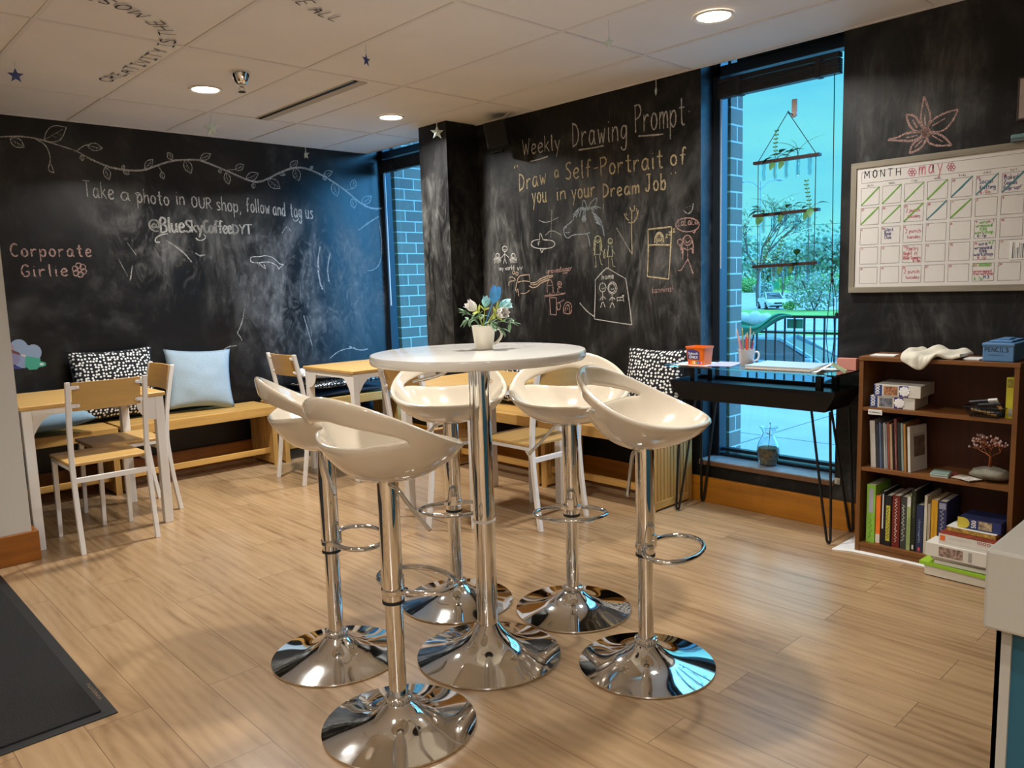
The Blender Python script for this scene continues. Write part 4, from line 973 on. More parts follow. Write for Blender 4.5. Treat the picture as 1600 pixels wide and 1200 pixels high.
# ================================================================== BENCHES
def make_bench(label, loc, rotz, group, Ln):
    """runs along +X from the origin, back at +Y; front edge at y=0"""
    t = thing('slatted_bench', label, 'bench', loc, rotz, group); D = 0.385
    for k in range(5):
        y0 = 0.026+k*0.0725; MB().bx(0, Ln, y0, y0+0.066, 0.418, 0.442).build('seat_slat', PINE_X, t, bevel=0.003)
    MB().bx(0, Ln, 0, 0.024, 0.376, 0.442).build('front_apron', PINE_X, t, bevel=0.003)
    MB().bx(0.03, Ln-0.03, D-0.024, D, 0.376, 0.418).build('rear_apron', PINE_X, t, bevel=0.003)
    MB().bx(0.03, Ln-0.03, 0.085, 0.107, 0.085, 0.125).build('stretcher', PINE_X, t, bevel=0.003)
    for x0 in (0.0, Ln-0.036):
        e = MB().bx(x0+0.010, x0+0.026, 0.03, D-0.03, 0.07, 0.376)
        for k in range(11):
            y = 0.030+k*0.0305; e.bx(x0, x0+0.036, y, y+0.020, 0.055, 0.376)
        p = e.build('slatted_end', PINE_Z, t, bevel=0.0015)
        MB().bx(x0-0.001, x0+0.037, 0.026, 0.036, 0, 0.376).build('end_post', PINE_Z, t, bevel=0.002)
        MB().bx(x0-0.001, x0+0.037, D-0.036, D-0.001, 0, 0.376).build('end_post', PINE_Z, t, bevel=0.002)
        MB().bx(x0-0.001, x0+0.037, 0.036, D-0.036, 0.012, 0.055).build('end_rail', PINE_X, t, bevel=0.002)
    return t
BG = 'honey pine slatted benches along the walls'
make_bench('slatted pine bench behind the left table, under the dotted pillow', (0.36, 5.265, 0), 0, BG, 1.155)
make_bench('slatted pine bench along the left wall, under the upright pale blue pillow', (1.535, 5.265, 0), 0, BG, 1.065)
make_bench('slatted pine bench in the corner behind the corner table, holding a navy seat pad', (2.655, 5.265, 0), 0, BG, 1.055)
make_bench('slatted pine bench along the right wall, between corner pillar and its neighbour', (3.362, 4.245, 0), rad(-90), BG, 0.865)
make_bench('slatted pine bench along the right wall, its end next to the black window desk', (3.362, 3.352, 0), rad(-90), BG, 0.865)

# ================================================================== PILLOWS
def pillow(name, label, m_, w, h, th, M, cat='pillow', group=None, seed=1, lump=0.012, pipe=None):
    n = 22; mb = MB(); idx = {}
    for side in (1, -1):
        for i in range(n+1):
            for j in range(n+1):
                u, v = -1+2*i/n, -1+2*j/n; edge = i in (0, n) or j in (0, n)
                if edge and side == -1: idx[(side, i, j)] = idx[(1, i, j)]; continue
                x = w/2*u*(1-0.085*(1-v*v)); y = h/2*v*(1-0.085*(1-u*u))
                z = side*th/2*max(0, (1-u*u)*(1-v*v))**0.42
                if not edge: z += lump*noise.noise(Vector((u*2.1+seed, v*2.1, side*3.0)))*(1-u**4)*(1-v**4)
                idx[(side, i, j)] = len(mb.v); mb.v.append(Vector((x, y, z)))
    for side in (1, -1):
        for i in range(n):
            for j in range(n):
                q = [idx[(side, i, j)], idx[(side, i+1, j)], idx[(side, i+1, j+1)], idx[(side, i, j+1)]]
                mb.f.append(q if side == 1 else q[::-1]); mb.m.append(0)
    o = mb.build(name, m_, None, smooth=180)
    o.matrix_world = M
    tag(o, label, cat, group)
    if pipe:
        pts = []
        for k in range(80):
            s_ = k/20; e = int(s_); q = -1+2*(s_-e); u, v = ((q, -1), (1, q), (-q, 1), (-1, -q))[e]
            pts.append((w/2*u*(1-0.085*(1-v*v)), h/2*v*(1-0.085*(1-u*u)), 0))
        MB().tube(pts, 0.004, 6, closed=True).build('piping', pipe, o, smooth=60)
    return o
def stand(x, y, z, face, lean, roll=0.0):
    """upright pillow: face = compass angle its front looks to, leaning back by lean"""
    return Matrix.Translation((x, y, z)) @ Matrix.Rotation(face+pi/2, 4, 'Z') @ Matrix.Rotation(pi/2-lean, 4, 'X') @ Matrix.Rotation(roll, 4, 'Z')
BLUECL = mat('pale_blue_linen', (0.34, 0.44, 0.52), 0.9, var=0.10, vscale=120, bump=0.15, bscale=400)
BLUE2 = mat('dusty_blue_linen', (0.22, 0.34, 0.44), 0.9, var=0.10, vscale=120, bump=0.15, bscale=400)
WHITEC = mat('white_cotton', (0.74, 0.72, 0.69), 0.9, bump=0.1, bscale=300)
NAVY = mat('navy_cloth', (0.012, 0.018, 0.030), 0.9, bump=0.1, bscale=300)
BLACKC = mat('black_cloth', (0.010, 0.010, 0.012), 0.9)
pillow('throw_pillow', 'black pillow with white dots standing against the wall behind the left table', POLKA, 0.53, 0.47, 0.15, stand(1.615, 5.590, 0.688, rad(-90), rad(9)), group='black pillows with white dots', seed=2, pipe=BLACKC)
pillow('throw_pillow', 'pale blue pillow standing tilted on the left wall bench', BLUECL, 0.46, 0.43, 0.15, stand(2.165, 5.545, 0.668, rad(-95), rad(14), rad(-4)), seed=3)
pillow('throw_pillow', 'dusty blue pillow lying flat on the bench under the left table', BLUE2, 0.54, 0.48, 0.17, Matrix.Translation((1.09, 5.415, 0.555)) @ Matrix.Rotation(rad(8), 4, 'Z') @ Matrix.Rotation(rad(6), 4, 'X'), seed=4)
pillow('seat_pad', 'navy seat pad on the corner bench under the white pillow', NAVY, 0.95, 0.37, 0.05, Matrix.Translation((3.16, 5.455, 0.470)), cat='cushion', seed=5, lump=0.004)
pillow('throw_pillow', 'black pillow with white dots lying under the white pillow in the corner', POLKA, 0.64, 0.37, 0.07, Matrix.Translation((3.20, 5.45, 0.542)) @ Matrix.Rotation(rad(5), 4, 'Z'), group='black pillows with white dots', seed=6, pipe=BLACKC)
pillow('throw_pillow', 'white pillow lying on top of a dotted pillow behind the corner table', WHITEC, 0.68, 0.38, 0.09, Matrix.Translation((3.17, 5.43, 0.634)) @ Matrix.Rotation(rad(-3), 4, 'Z'), seed=7)
pillow('throw_pillow', 'black pillow with white dots seen between the two rear bar stools', POLKA, 0.46, 0.43, 0.14, stand(3.660, 3.93, 0.660, rad(180), rad(9)), group='black pillows with white dots', seed=8, pipe=BLACKC)
pillow('throw_pillow', 'black pillow with white dots standing beside the orange chalk bucket', POLKA, 0.42, 0.44, 0.13, stand(3.645, 2.680, 0.665, rad(178), rad(11)), group='black pillows with white dots', seed=9, pipe=BLACKC)
# ================================================================== DESK AT THE WINDOW
DX0, DX1, DY0, DY1 = 3.475, 3.765, 1.545, 2.445
t = thing('hairpin_desk', 'narrow black desk with hairpin legs and glass shelf before the window', 'desk', (3.62, 1.995, 0))
iv = Matrix.Translation((-3.62, -1.995, 0))
def frust(x0, x1, y0, y1, z0, X0, X1, Y0, Y1, z1):
    v = [(x0, y0, z0), (x1, y0, z0), (x1, y1, z0), (x0, y1, z0), (X0, Y0, z1), (X1, Y0, z1), (X1, Y1, z1), (X0, Y1, z1)]
    return MB().add(v, [(0, 3, 2, 1), (4, 5, 6, 7), (0, 1, 5, 4), (1, 2, 6, 5), (2, 3, 7, 6), (3, 0, 4, 7)])
BLK = mat('black_lacquer', (0.004, 0.004, 0.005), 0.35, rvar=0.06, spec=.35)
m = frust(DX0+0.02, DX1-0.01, DY0+0.055, DY1-0.055, 0.630, DX0, DX1, DY0, DY1, 0.712)
for a in ((DX0, DX0+0.008, DY0, DY1), (DX1-0.008, DX1, DY0, DY1), (DX0, DX1, DY0, DY0+0.008), (DX0, DX1, DY1-0.008, DY1)): m.bx(*a, 0.712, 0.732)
m.xf(iv).build('tray_top', BLK, t, bevel=0.002)
DESKG = mat('aqua_desk_glass', (0.80, 0.97, 0.94), 0.02, trans=1.0, ior=1.45)
MB().bx(DX0-0.035, DX1-0.005, DY0-0.015, DY1+0.015, 0.806, 0.814).xf(iv).build('glass_shelf', DESKG, t, bevel=0.001)
for x in (DX0+0.06, DX1-0.06):
    for y in (DY0+0.10, DY1-0.11): MB().bx(x-0.014, x+0.014, y-0.014, y+0.014, 0.712, 0.806).xf(iv).build('shelf_support', BLK, t)
for fx, x, dx in ((0, DX0+0.045, -0.02), (1, DX1-0.04, 0.02)):
    for y, dy in ((DY0+0.085, -0.06), (DY1-0.085, 0.055)):
        b = Vector((x+dx, y+dy, 0.006)); pts = [(x, y-0.045, 0.632), (b.x-0.0, b.y-0.012, 0.03), (b.x, b.y, 0.003), (b.x, b.y+0.012, 0.03), (x, y+0.045, 0.632)]
        MB().tube(chaikin(pts[:1]+[pts[1]]+[pts[2]]+[pts[3]]+pts[4:], 1), 0.0065, 8).xf(iv).build('hairpin_leg', BLACKM, t, smooth=60)
DZ = 0.8145
# bucket of pavement chalk
t = thing('chalk_bucket', 'orange bucket of sidewalk chalk at the left end of the glass shelf', 'bucket', (3.545, 2.305, DZ), 0)
ORG = mat('orange_plastic', (0.85, 0.16, 0.010), 0.35, rvar=0.05)
def rrect(hx, hy, r, z, n=5):
    p = []
    for cx, cy, a0 in ((hx-r, hy-r, 0), (-hx+r, hy-r, pi/2), (-hx+r, -hy+r, pi), (hx-r, -hy+r, 3*pi/2)):
        for k in range(n): a = a0+pi/2*k/(n-1); p.append((cx+r*math.cos(a), cy+r*math.sin(a), z))
    return p
def ring_loft(secs):
    m = MB(); n = len(secs[0])
    for s_ in secs: m.v += [Vector(p) for p in s_]
    for i in range(len(secs)-1):
        for j in range(n): m.f.append([i*n+j, i*n+(j+1) % n, (i+1)*n+(j+1) % n, (i+1)*n+j]); m.m.append(0)
    m.f.append(list(range(n))[::-1]); m.f.append([(len(secs)-1)*n+j for j in range(n)]); m.m += [0, 0]
    return m
ring_loft([rrect(.044, .048, .012, 0), rrect(.050, .056, .012, .088), rrect(.053, .059, .012, .090), rrect(.053, .059, .012, .097), rrect(.047, .053, .01, .097), rrect(.043, .048, .01, .02)]).build('bucket', ORG, t, smooth=40)
XF_ = lambda y, z: (-0.0502-0.0000-0.0066*z/0.088+0.006, y, z)
fp = lambda y, z: Vector((-0.0449-0.0060*z/0.088-0.0004, y, z))
m = MB().add([fp(-0.030, .030), fp(0.040, .030), fp(0.044, .082), fp(0.010, .084), fp(-0.030, .072)], [(0, 1, 2, 3, 4)]); m.build('label_panel', mat('purple_label', (0.07, 0.045, 0.20), 0.5), t, recalc=False)
k = Ink((-1, 0, 0), 0.0010)
k.text('Sidewalk', fp(0.036, .056), fp(-0.022, .056), 0.012, 0.0026); k.text('CHALK', fp(0.030, .036), fp(-0.020, .036), 0.014, 0.0034)
k.done('label_lettering', mat('white_print', (0.85, 0.85, 0.85), 0.5), t)
for q, c in enumerate(((0.6, .05, .04), (0.75, .2, .03), (0.8, .6, .05), (0.85, .85, .8), (0.1, .35, .1), (0.05, .2, .5), (0.25, .08, .4), (0.7, .3, .4))):
    y = 0.036-q*0.0105; m = MB().add([fp(y, .006), fp(y-.007, .006), fp(y-.007, .022), fp(y, .022)], [(0, 1, 2, 3)]); m.build('printed_stick', mat('print_%d' % q, c, 0.5), t, recalc=False)
# mug with pencils
MX, MY = 3.60, 2.062
t = thing('mug', 'white mug holding coloured pencils on the glass shelf', 'mug', (MX, MY, DZ), rad(-75))
WMUG = mat('white_glaze', (0.72, 0.69, 0.67), 0.2, coat=0.3)
MB().lathe([(0, .001), (.031, .001), (.033, .004), (.0425, .084), (.0435, .086), (.040, .086), (.029, .008), (0, .007)], 40).build('cup', WMUG, t, smooth=50)
MB().tube(smooth_line([(0.039, 0, .072), (.058, 0, .075), (.064, 0, .055), (.056, 0, .032), (.035, 0, .024)]), .0048, 8).build('handle', WMUG, t, smooth=60)
PG = 'pencils standing in the white mug'
for q, (dx, dy, hx, hy, h, c, lab) in enumerate(((-.006, .022, -.01, .052, .195, (.62, .30, .22), 'salmon pink pencil leaning furthest left in the mug'), (-.012, .012, .0, .026, .20, (.30, .28, .05), 'olive pencil left of centre in the mug'), (.008, .0, .012, .004, .175, (.10, .30, .12), 'green pencil at the middle of the mug'), (-.014, -.004, -.016, -.004, .170, (.70, .05, .03), 'bright red pencil in the middle of the mug'), (-.012, -.012, -.014, -.014, .165, (.80, .12, .06), 'orange red pencil right of centre in the mug'), (-.004, -.016, .0, -.022, .205, (.62, .40, .30), 'tan pencil, tallest, standing at the right of the mug'), (.008, -.02, .012, -.034, .180, (.02, .02, .02), 'black pencil leaning right in the mug'), (.0, .018, .005, .044, .150, (.55, .12, .30), 'short magenta pencil leaning left in the mug'), (-.008, -.02, -.008, -.046, .14, (.45, .04, .10), 'short dark red pencil leaning right in the mug'))):
    p0 = Vector((MX+dx*.8, MY+dy*.8, DZ+.010)); p1 = Vector((MX+hx, MY+hy, DZ+h)); d = (p1-p0).normalized()
    r = bpy.data.objects.new('pencil', None); COL.objects.link(r); r.location = p0; r.rotation_euler = d.to_track_quat('Z', 'Y').to_euler()
    tag(r, lab, 'pencil', PG); Ln = (p1-p0).length
    MB().cyl((0, 0, 0), (0, 0, Ln-.018), .0036, n=6).build('barrel', mat('pencil_%d' % q, c, .4), r)
    MB().cyl((0, 0, Ln-.018), (0, 0, Ln-.004), .0035, .0012, n=6).build('sharpened_wood', mat('bare_wood', (.60, .42, .25), .7), r)
    MB().cyl((0, 0, Ln-.004), (0, 0, Ln), .0012, .0002, n=6).build('pencil_tip', mat('pencil_%d' % q, c), r)
def sheet(name, label, cat, cx, cy, w, h, ang, z, m_, th=0.0012, group=None, pts=None, parent=None):
    o = MB().bx(-w/2, w/2, -h/2, h/2, 0, th).build(name, m_); o.location = (cx, cy, z); o.rotation_euler = (0, 0, ang)
    return tag(o, label, cat, group)
LAV = mat('lavender_paper', (0.50, 0.46, 0.62), .8)
sheet('paper_sheet', 'white paper lying under the orange chalk bucket', 'paper', 3.58, 2.335, .21, .20, .1, DZ-.0012+.0003, PAPER, .0006)
sheet('paper_sheet', 'lavender paper between the chalk bucket and the white mug', 'paper', 3.62, 2.195, .22, .13, .25, DZ+.0005, LAV, .0010)
t = thing('drawing_pad', 'large drawing pad lying on the glass shelf right of the mug', 'notebook', (3.615, 1.845, DZ+.0006), rad(4))
MB().bx(-.13, .125, -.165, .165, 0, .003).build('backing_board', mat('brown_card', (.34, .22, .12), .8), t)
MB().bx(-.128, .123, -.163, .163, .003, .016).build('pages', PAPER, t)
MB().bx(-.13, .125, -.165, .165, .016, .018).build('cover', mat('pale_blue_cover', (.42, .55, .68), .6), t)
sheet('paper_sheet', 'loose white paper at the right end of the glass shelf', 'paper', 3.60, 1.655, .20, .11, -.2, DZ+.0005, PAPER, .0012)
o = MB().bx(-.02, .02, -.045, .045, 0, .055).build('card_box', mat('salmon_card', (.62, .25, .20), .6, var=.1), None, bevel=.001); o.location = (3.68, 1.578, DZ+.0005); o.rotation_euler = (0, 0, .1); tag(o, 'small salmon pink card box at the right end of the desk', 'box')
t = thing('booklet', 'open booklet standing like a tent at the right end of the glass shelf', 'booklet', (3.56, 1.600, DZ+.0018), rad(20))
for s_, mm in ((1, PAPER), (-1, mat('green_printed_page', (.35, .42, .25), .7, var=.6, vscale=40))):
    MB().prism([(0.07, 0, .036), (-.07, 0, .036), (-.07, s_*.062, 0), (.07, s_*.062, 0)], (0, 0, .0016)).build('page', mm, t)
# vase of soil on the sill
VX, VY = 3.855, 2.072
t = thing('glass_vase', 'clear glass vase part filled with potting soil on the window sill', 'vase', (VX, VY, SILL+.0005))
prof = [(.040, 0), (.046, .004), (.058, .05), (.062, .085), (.055, .125), (.036, .158), (.030, .175), (.035, .195), (.049, .212)]
pro = chaikin(prof, 2)
MB().lathe([(0, 0)]+pro+[(r-.003, z) for r, z in reversed(pro) if z > .004]+[(0, .005)], 48).build('vessel', GLASSM, t, smooth=60)
MB().lathe([(0, .008), (.041, .010), (.054, .05), (.057, .080), (.054, .098), (0, .101)], 36).build('soil', mat('potting_soil', (.22, .16, .085), .95, var=.8, vscale=70, bump=1.0, bscale=160), t, smooth=50)
m = MB().tube([(0, 0, .095), (.004, -.004, .16), (.0, -.008, .225)], .0016, 6); m.leaf((0, -.008, .225), (0, 0, 1), (1, 0, 0), .014, .006); m.leaf((.003, -.004, .17), (0, 1, .4), (1, 0, 0), .02, .006)
m.build('seedling', mat('brown_stem', (.09, .06, .03), .7), t, smooth=60)
o = MB().bx(-.010, 0, -.014, .014, -.016, .016).bx(-.016, -.010, -.006, .006, -.01, .01).build('wall_clip', mat('beige_plastic', (.45, .40, .32), .5), None, bevel=.002); o.location = (XR-.0002, 1.652, .242); tag(o, 'small beige clip fixed to the wall at the right end of the sill', 'clip')

# ---------------- hanging propagation planter
PX = 3.858
t = thing('hanging_planter', 'three-tier hanging planter with glass tubes in front of the window', 'planter', (PX, 1.99, 1.3))
iv = Matrix.Translation((-PX, -1.99, -1.3))
DWOOD = wood('dark_walnut_plank', (.035, .014, .008), 1, .45, .3)
tiers = ((1.860, 1.860), (1.588, 1.592), (1.320, 1.328)); ya, yb_ = 2.172, 1.815
CORD = mat('dark_blue_cord', (.02, .05, .07), .8)
TUBEM = pane_mat('thin_tube_glass', (.86, .94, .97), .12)
for zl, zr_ in tiers:
    MB().beam((PX, ya, zl), (PX, yb_, zr_), .034, .015).xf(iv).build('plank', DWOOD, t, bevel=.001)
hook = (PX+.0, 1.988, 2.092)
for y in (ya-.022, yb_+.022):
    MB().tube([hook, (PX, y, 1.868), (PX, y, 1.592), (PX, y, 1.30)], .0021, 6).xf(iv).build('cord', CORD, t)
rr = random.Random(3)
def cutting(kind, base, seed):
    r2 = random.Random(seed); m = MB(); b = Vector(base)
    if kind == 'pothos':
        for k in range(4):
            a = r2.uniform(0, 2*pi); d = Vector((math.cos(a)*.25, math.sin(a), r2.uniform(.1, .9))); tip = b+d*r2.uniform(.025, .05)
            m.tube([b, (b+tip)/2+Vector((0, 0, .008)), tip], .0012, 5); m.leaf(tip, d+Vector((0, 0, -.3)), (0, 0, 1), r2.uniform(.045, .065), .036, .4)
        m.leaf(b+Vector((-.015, .012, 0)), (0, .3, -1), (1, 0, .2), .06, .032, .1)
    elif kind == 'strand':
        p = b; d = Vector((0, r2.uniform(-.3, .3), 1)); pts = [b]
        for k in range(7):
            p = p+d*.020; pts.append(p); d = (d+Vector((0, r2.uniform(-.35, .3), 0))).normalized()
        m.tube(pts, .001, 5)
        for q in pts[1:]:
            for s_ in (1, -1): m.leaf(q, (0, s_, .3), (1, 0, 0), .015, .009)
    elif kind == 'grass':
        for s_ in (1, -1, .3):
            pts = [b+Vector((0, s_*.02*k*k*.28, .028*k-.0022*k*k)) for k in range(6)]
            m.tube(pts, [.0022, .0026, .0024, .002, .0014, .0004], 5, sy=.4)
    elif kind == 'blade':
        for k in range(3): m.leaf(b, (0, r2.uniform(.4, 1.2), r2.uniform(-.3, .5)), (0, 0, 1), r2.uniform(.08, .12), .022, .2)
    return m
YEL = mat('yellow_green_leaf', (.24, .32, .06), .5, var=.3, vscale=20)
plan = (('none', 'strand', 'pothos', 'grass', 'none'), ('pothos', 'grass', 'pothos', 'none', 'strand'), ('blade', 'blade', 'pothos', 'pothos', 'none'))
for ti, (zl, zr_) in enumerate(tiers):
    for k in range(5):
        q = (k+.85)/5.7; y = ya+(yb_-ya)*q; z = zl+(zr_-zl)*q
        g = MB().lathe([(.0, -.098), (.006, -.096), (.0105, -.088), (.0115, -.06), (.0115, .009), (.0132, .010), (.0118, .012), (.0098, .009), (.0098, -.06), (.0085, -.088), (0, -.094)], 16, (PX, y, z)).xf(iv)
        g.build('glass_tube', TUBEM, t, smooth=60)
        kd = plan[ti][k]
        if kd != 'none':
            c = cutting(kd, (PX, y, z+.008), ti*7+k); c.tube([(PX, y, z+.01), (PX+.002, y+.002, z-.05), (PX, y, z-.085)], .0012, 5)
            c.xf(iv).build('plant_cutting', YEL if kd == 'blade' else LEAF, t, smooth=60)
            if kd in ('strand', 'blade') or (ti == 1 and k == 0): cutting('pothos' if kd != 'blade' else 'strand', (PX, y-.012, z+.008), ti*5+k+40).xf(iv).build('plant_cutting', LEAF, t, smooth=60)
o = MB()
o.bx(-.012, 0, -.014, .014, -.045, .040); o.ell((-.012, 0, -.035), (.012, .016, .018)); o.bx(-.02, -.010, -.008, .008, -.05, -.03)
o = o.build('adhesive_hook', mat('pinkish_wood_hook', (.70, .54, .48), .6), None, smooth=40, bevel=.002); o.location = (WX+.011, 1.988, 2.125); tag(o, 'pinkish hook stuck to the window pane holding the planter cords', 'hook')
m = MB().tube([(WX, 1.988, 2.085), (PX+.02, 1.988, 2.088), (PX, 1.988, 2.096)], .003, 6).xf(iv); m.build('hanging_loop', CORD, t)

# ================================================================== BOOKCASE
BX0, BX1, BYL, BYR = 3.505, 3.752, 1.450, 0.830
t = thing('bookcase', 'low brown wooden bookcase with three shelves right of the window', 'bookcase', (BX0, (BYL+BYR)/2, 0)); bc = t
iv = Matrix.Translation((-BX0, -(BYL+BYR)/2, 0))
for y0, y1 in ((BYL-.019, BYL), (BYR, BYR+.019)): MB().bx(BX0, BX1, y0, y1, 0.004, .882).xf(iv).build('side_panel', WALNUT_Z, t, bevel=.001)
MB().bx(BX0-.003, BX1, BYR-.002, BYL+.002, .882, .900).xf(iv).build('top_panel', WALNUT_Y, t, bevel=.0015)
S1, S2, S3 = .673, .398, .046
for z in (S1, S2, S3): MB().bx(BX0+.002, BX1-.006, BYR+.019, BYL-.019, z-.016, z).xf(iv).build('shelf', WALNUT_Y, t)
MB().bx(BX0+.006, BX0+.02, BYR+.019, BYL-.019, .004, S3-.016).xf(iv).build('plinth', WALNUT_Y, t)
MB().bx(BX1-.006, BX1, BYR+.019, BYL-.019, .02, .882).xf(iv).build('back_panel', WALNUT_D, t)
m = Ink((-1, 0, 0))
o = MB().bx(BX0-.002, BX0+.002, 1.345, 1.405, S1-.030, S1-.008); o.xf(iv); o = o.build('shelf_label', PAPER, t)
k = Ink((-1, 0, 0), .001); k.line([(BX0-.002, 1.398, S1-.019), (BX0-.002, 1.394, S1-.019)], .006); k.line([(BX0-.002, 1.390, S1-.019), (BX0-.002, 1.352, S1-.020)], .004, .5); k.xf(iv).done('label_print', INK, t)

def scribble(ink, p0, p1, h, w, up, seed):
    """unreadably small print: a wavering stroke"""
    r2 = random.Random(seed); p0, p1, up = Vector(p0), Vector(p1), Vector(up); n = max(6, int((p1-p0).length/(h*.55))); pts = []
    for i in range(n+1): pts.append(p0+(p1-p0)*(i/n)+up*(h*(r2.uniform(.55, 1) if i % 2 else r2.uniform(0, .25))))
    ink.line(pts, w, .4)
def book(label, x, y, z, w, h, d, col, group, title=None, panel=None, lean=0.0, cat='book', flat=False, rz=0.0, hard=True):
    """spine faces -X"""
    r = bpy.data.objects.new('book', None); COL.objects.link(r); r.location = (x, y, z); tag(r, label, cat, group)
    r.rotation_euler = (lean, 0, rz)
    cm = mat('cover_%02d%02d%02d' % tuple(int(c*99) for c in col), col, .45, var=.12, vscale=12)
    c = .0025
    m = MB().bx(0, c, -w/2, w/2, 0, h).bx(c, d, -w/2, -w/2+c, 0, h).bx(c, d, w/2-c, w/2, 0, h); m.build('cover', cm, r)
    MB().bx(c, d-.004, -w/2+c, w/2-c, .003, h-.003).build('pages', PAGES, r)
    sd = int(abs(y*10000)) % 997
    if panel:
        z0, z1, pc, ww = panel; MB().bx(-.0006, 0, -w/2*ww, w/2*ww, h*z0, h*z1).build('spine_panel', mat('panel_%02d%02d%02d' % tuple(int(q*99) for q in pc), pc, .5, var=.1), r)
    if title:
        z0, z1, tc, hh = title; k = Ink((-1, 0, 0), .0009); scribble(k, (0, w*hh*.5, h*z0), (0, w*hh*.5, h*z1), w*hh, w*hh*.22, (0, -1, 0), sd)
        k.done('spine_print', mat('print_%02d%02d%02d' % tuple(int(q*99) for q in tc), tc, .5), r)
    return r
def yx(x, yp): return plane_hit(x, yp, 0, 3.53).y
def zx(x, yp): return plane_hit(x, yp, 0, 3.53).z
BW = 'books on the bottom shelf'
low = [  # x0, x1, top px, colour, label, title, panel
 (1352, 1366, 766, (.26, .52, .06), 'tall lime green book at the left end of the bottom shelf', (.08, .42, (.10, .24, .03), .5), (.52, .93, (.40, .40, .50), .5)),
 (1366.4, 1373.6, 785, (.85, .19, .02), 'orange book with a white foot beside the lime green book', None, (.02, .20, (.72, .68, .60), .98)),
 (1374, 1380, 779, (.012, .012, .014), 'thin black book with a white spine stripe next to the orange book', None, (.30, .95, (.70, .70, .70), .35)),
 (1380.4, 1391, 785, (.012, .013, .014), 'thick black book with a yellow spine title', (.14, .76, (.012, .012, .012), .5), (.10, .80, (.55, .50, .06), .62)),
 (1391.4, 1404, 786, (.17, .018, .012), 'dark red book with white spine lettering', (.10, .95, (.70, .62, .56), .42), None),
 (1404.4, 1414, 789, (.05, .055, .05), 'charcoal grey book right of the dark red book', (.15, .85, (.55, .56, .52), .6), None),
 (1414.4, 1420.5, 788, (.36, .44, .18), 'pale green and white paperback beside the charcoal book', (.10, .6, (.12, .25, .06), .5), (.80, .98, (.72, .72, .70), .95)),
 (1421, 1428, 780, (.018, .022, .014), 'tall black green book near the middle of the bottom shelf', (.55, .9, (.20, .22, .08), .4), (.03, .10, (.7, .7, .68), .4)),
 (1428.4, 1440, 803, (.020, .030, .085), 'short navy book with a red sticker on its spine', (.20, .70, (.40, .48, .62), .35), (.02, .10, (.60, .08, .08), .35)),
 (1441, 1445.5, 790, (.60, .55, .44), 'thin cream book right of the short navy book', None, None),
 (1446, 1450.5, 803, (.42, .34, .25), 'thin tan book left of the amber yellow book', None, None),
 (1451, 1461.5, 797, (.66, .34, .02), 'amber yellow book near the game boxes', (.3, .8, (.45, .20, .01), .4), None),
 (1462, 1476, 799, (.030, .034, .10), 'thick dark navy book nearest the stack of game boxes', (.15, .85, (.42, .42, .50), .5), (.86, .97, (.30, .32, .42), .8))]
for k, (x0, x1, yt, col, lab, ti, pa) in enumerate(low):
    yb = 856+(x0-1352)*.275; ya_, yb2 = yx(x0, yb), yx(x1, yb); zt = zx((x0+x1)/2, yt); hgt = zt-zx((x0+x1)/2, yb)
    book(lab, 3.53+.002*(k % 3), (ya_+yb2)/2, S3+.0005, (ya_-yb2)*.93, hgt, .175+.012*((k*5) % 3), col, BW, ti, pa, lean=rad(0))
MIDG = 'books on the middle shelf'
mid = [(1358, 1367, (.55, .52, .47), 'tall cream magazine file at the left end of the middle shelf', 655, None), (1367.3, 1372, (.035, .04, .055), 'dark slate booklet beside the cream file', 660, None), (1372.3, 1376, (.10, .14, .22), 'steel blue booklet on the middle shelf', 658, None), (1376.3, 1379, (.05, .06, .08), 'blue black booklet right of the steel blue one', 660, None), (1379.3, 1382, (.46, .45, .42), 'thin off white booklet on the middle shelf', 658, None), (1382.3, 1385, (.30, .32, .33), 'thin grey booklet on the middle shelf', 660, None), (1385.3, 1388.5, (.30, .07, .04), 'thin rust red booklet on the middle shelf', 658, None), (1388.8, 1393, (.46, .32, .18), 'thin tan booklet on the middle shelf', 660, None), (1393.3, 1395.6, (.02, .02, .02), 'very thin black booklet beside the maroon book', 661, None), (1396, 1400.5, (.17, .045, .045), 'maroon book rising above its neighbours on the middle shelf', 651, (.1, .7, (.5, .4, .35), .4)), (1401, 1406, (.025, .03, .03), 'black book right of the maroon book', 657, None), (1406.4, 1410, (.25, .32, .30), 'grey green booklet on the middle shelf', 658, None), (1410.4, 1414, (.45, .22, .06), 'thin orange brown book beside the white book', 659, None)]
for k, (x0, x1, col, lab, yt, ti) in enumerate(mid):
    yb = 728+(x0-1358)*.115; ya_, yb2 = yx(x0, yb), yx(x1, yb); lean = rad(-3.0)
    book(lab, 3.533, (ya_+yb2)/2-.005, S2+.0006, max(.003, (ya_-yb2)*.86), (zx(x0, yt)-zx(x0, yb))*.985, .17, col, MIDG, ti, None, lean=lean)
yb = 734; r = book('white paperback with a brown cover picture, last book on the middle shelf', 3.528, yx(1418, yb)-.008, S2+.0006, .011, .200, .13, (.62, .60, .55), MIDG, None, None, lean=rad(-3), rz=rad(-11))
MB().bx(.030, .112, -.0065, -.0056, .065, .155).build('cover_picture', mat('brown_photo', (.16, .11, .08), .6, var=.6, vscale=25), r); MB().bx(.030, .112, -.0065, -.0056, .158, .166).build('cover_strip', mat('pale_print', (.5, .47, .42), .6), r)
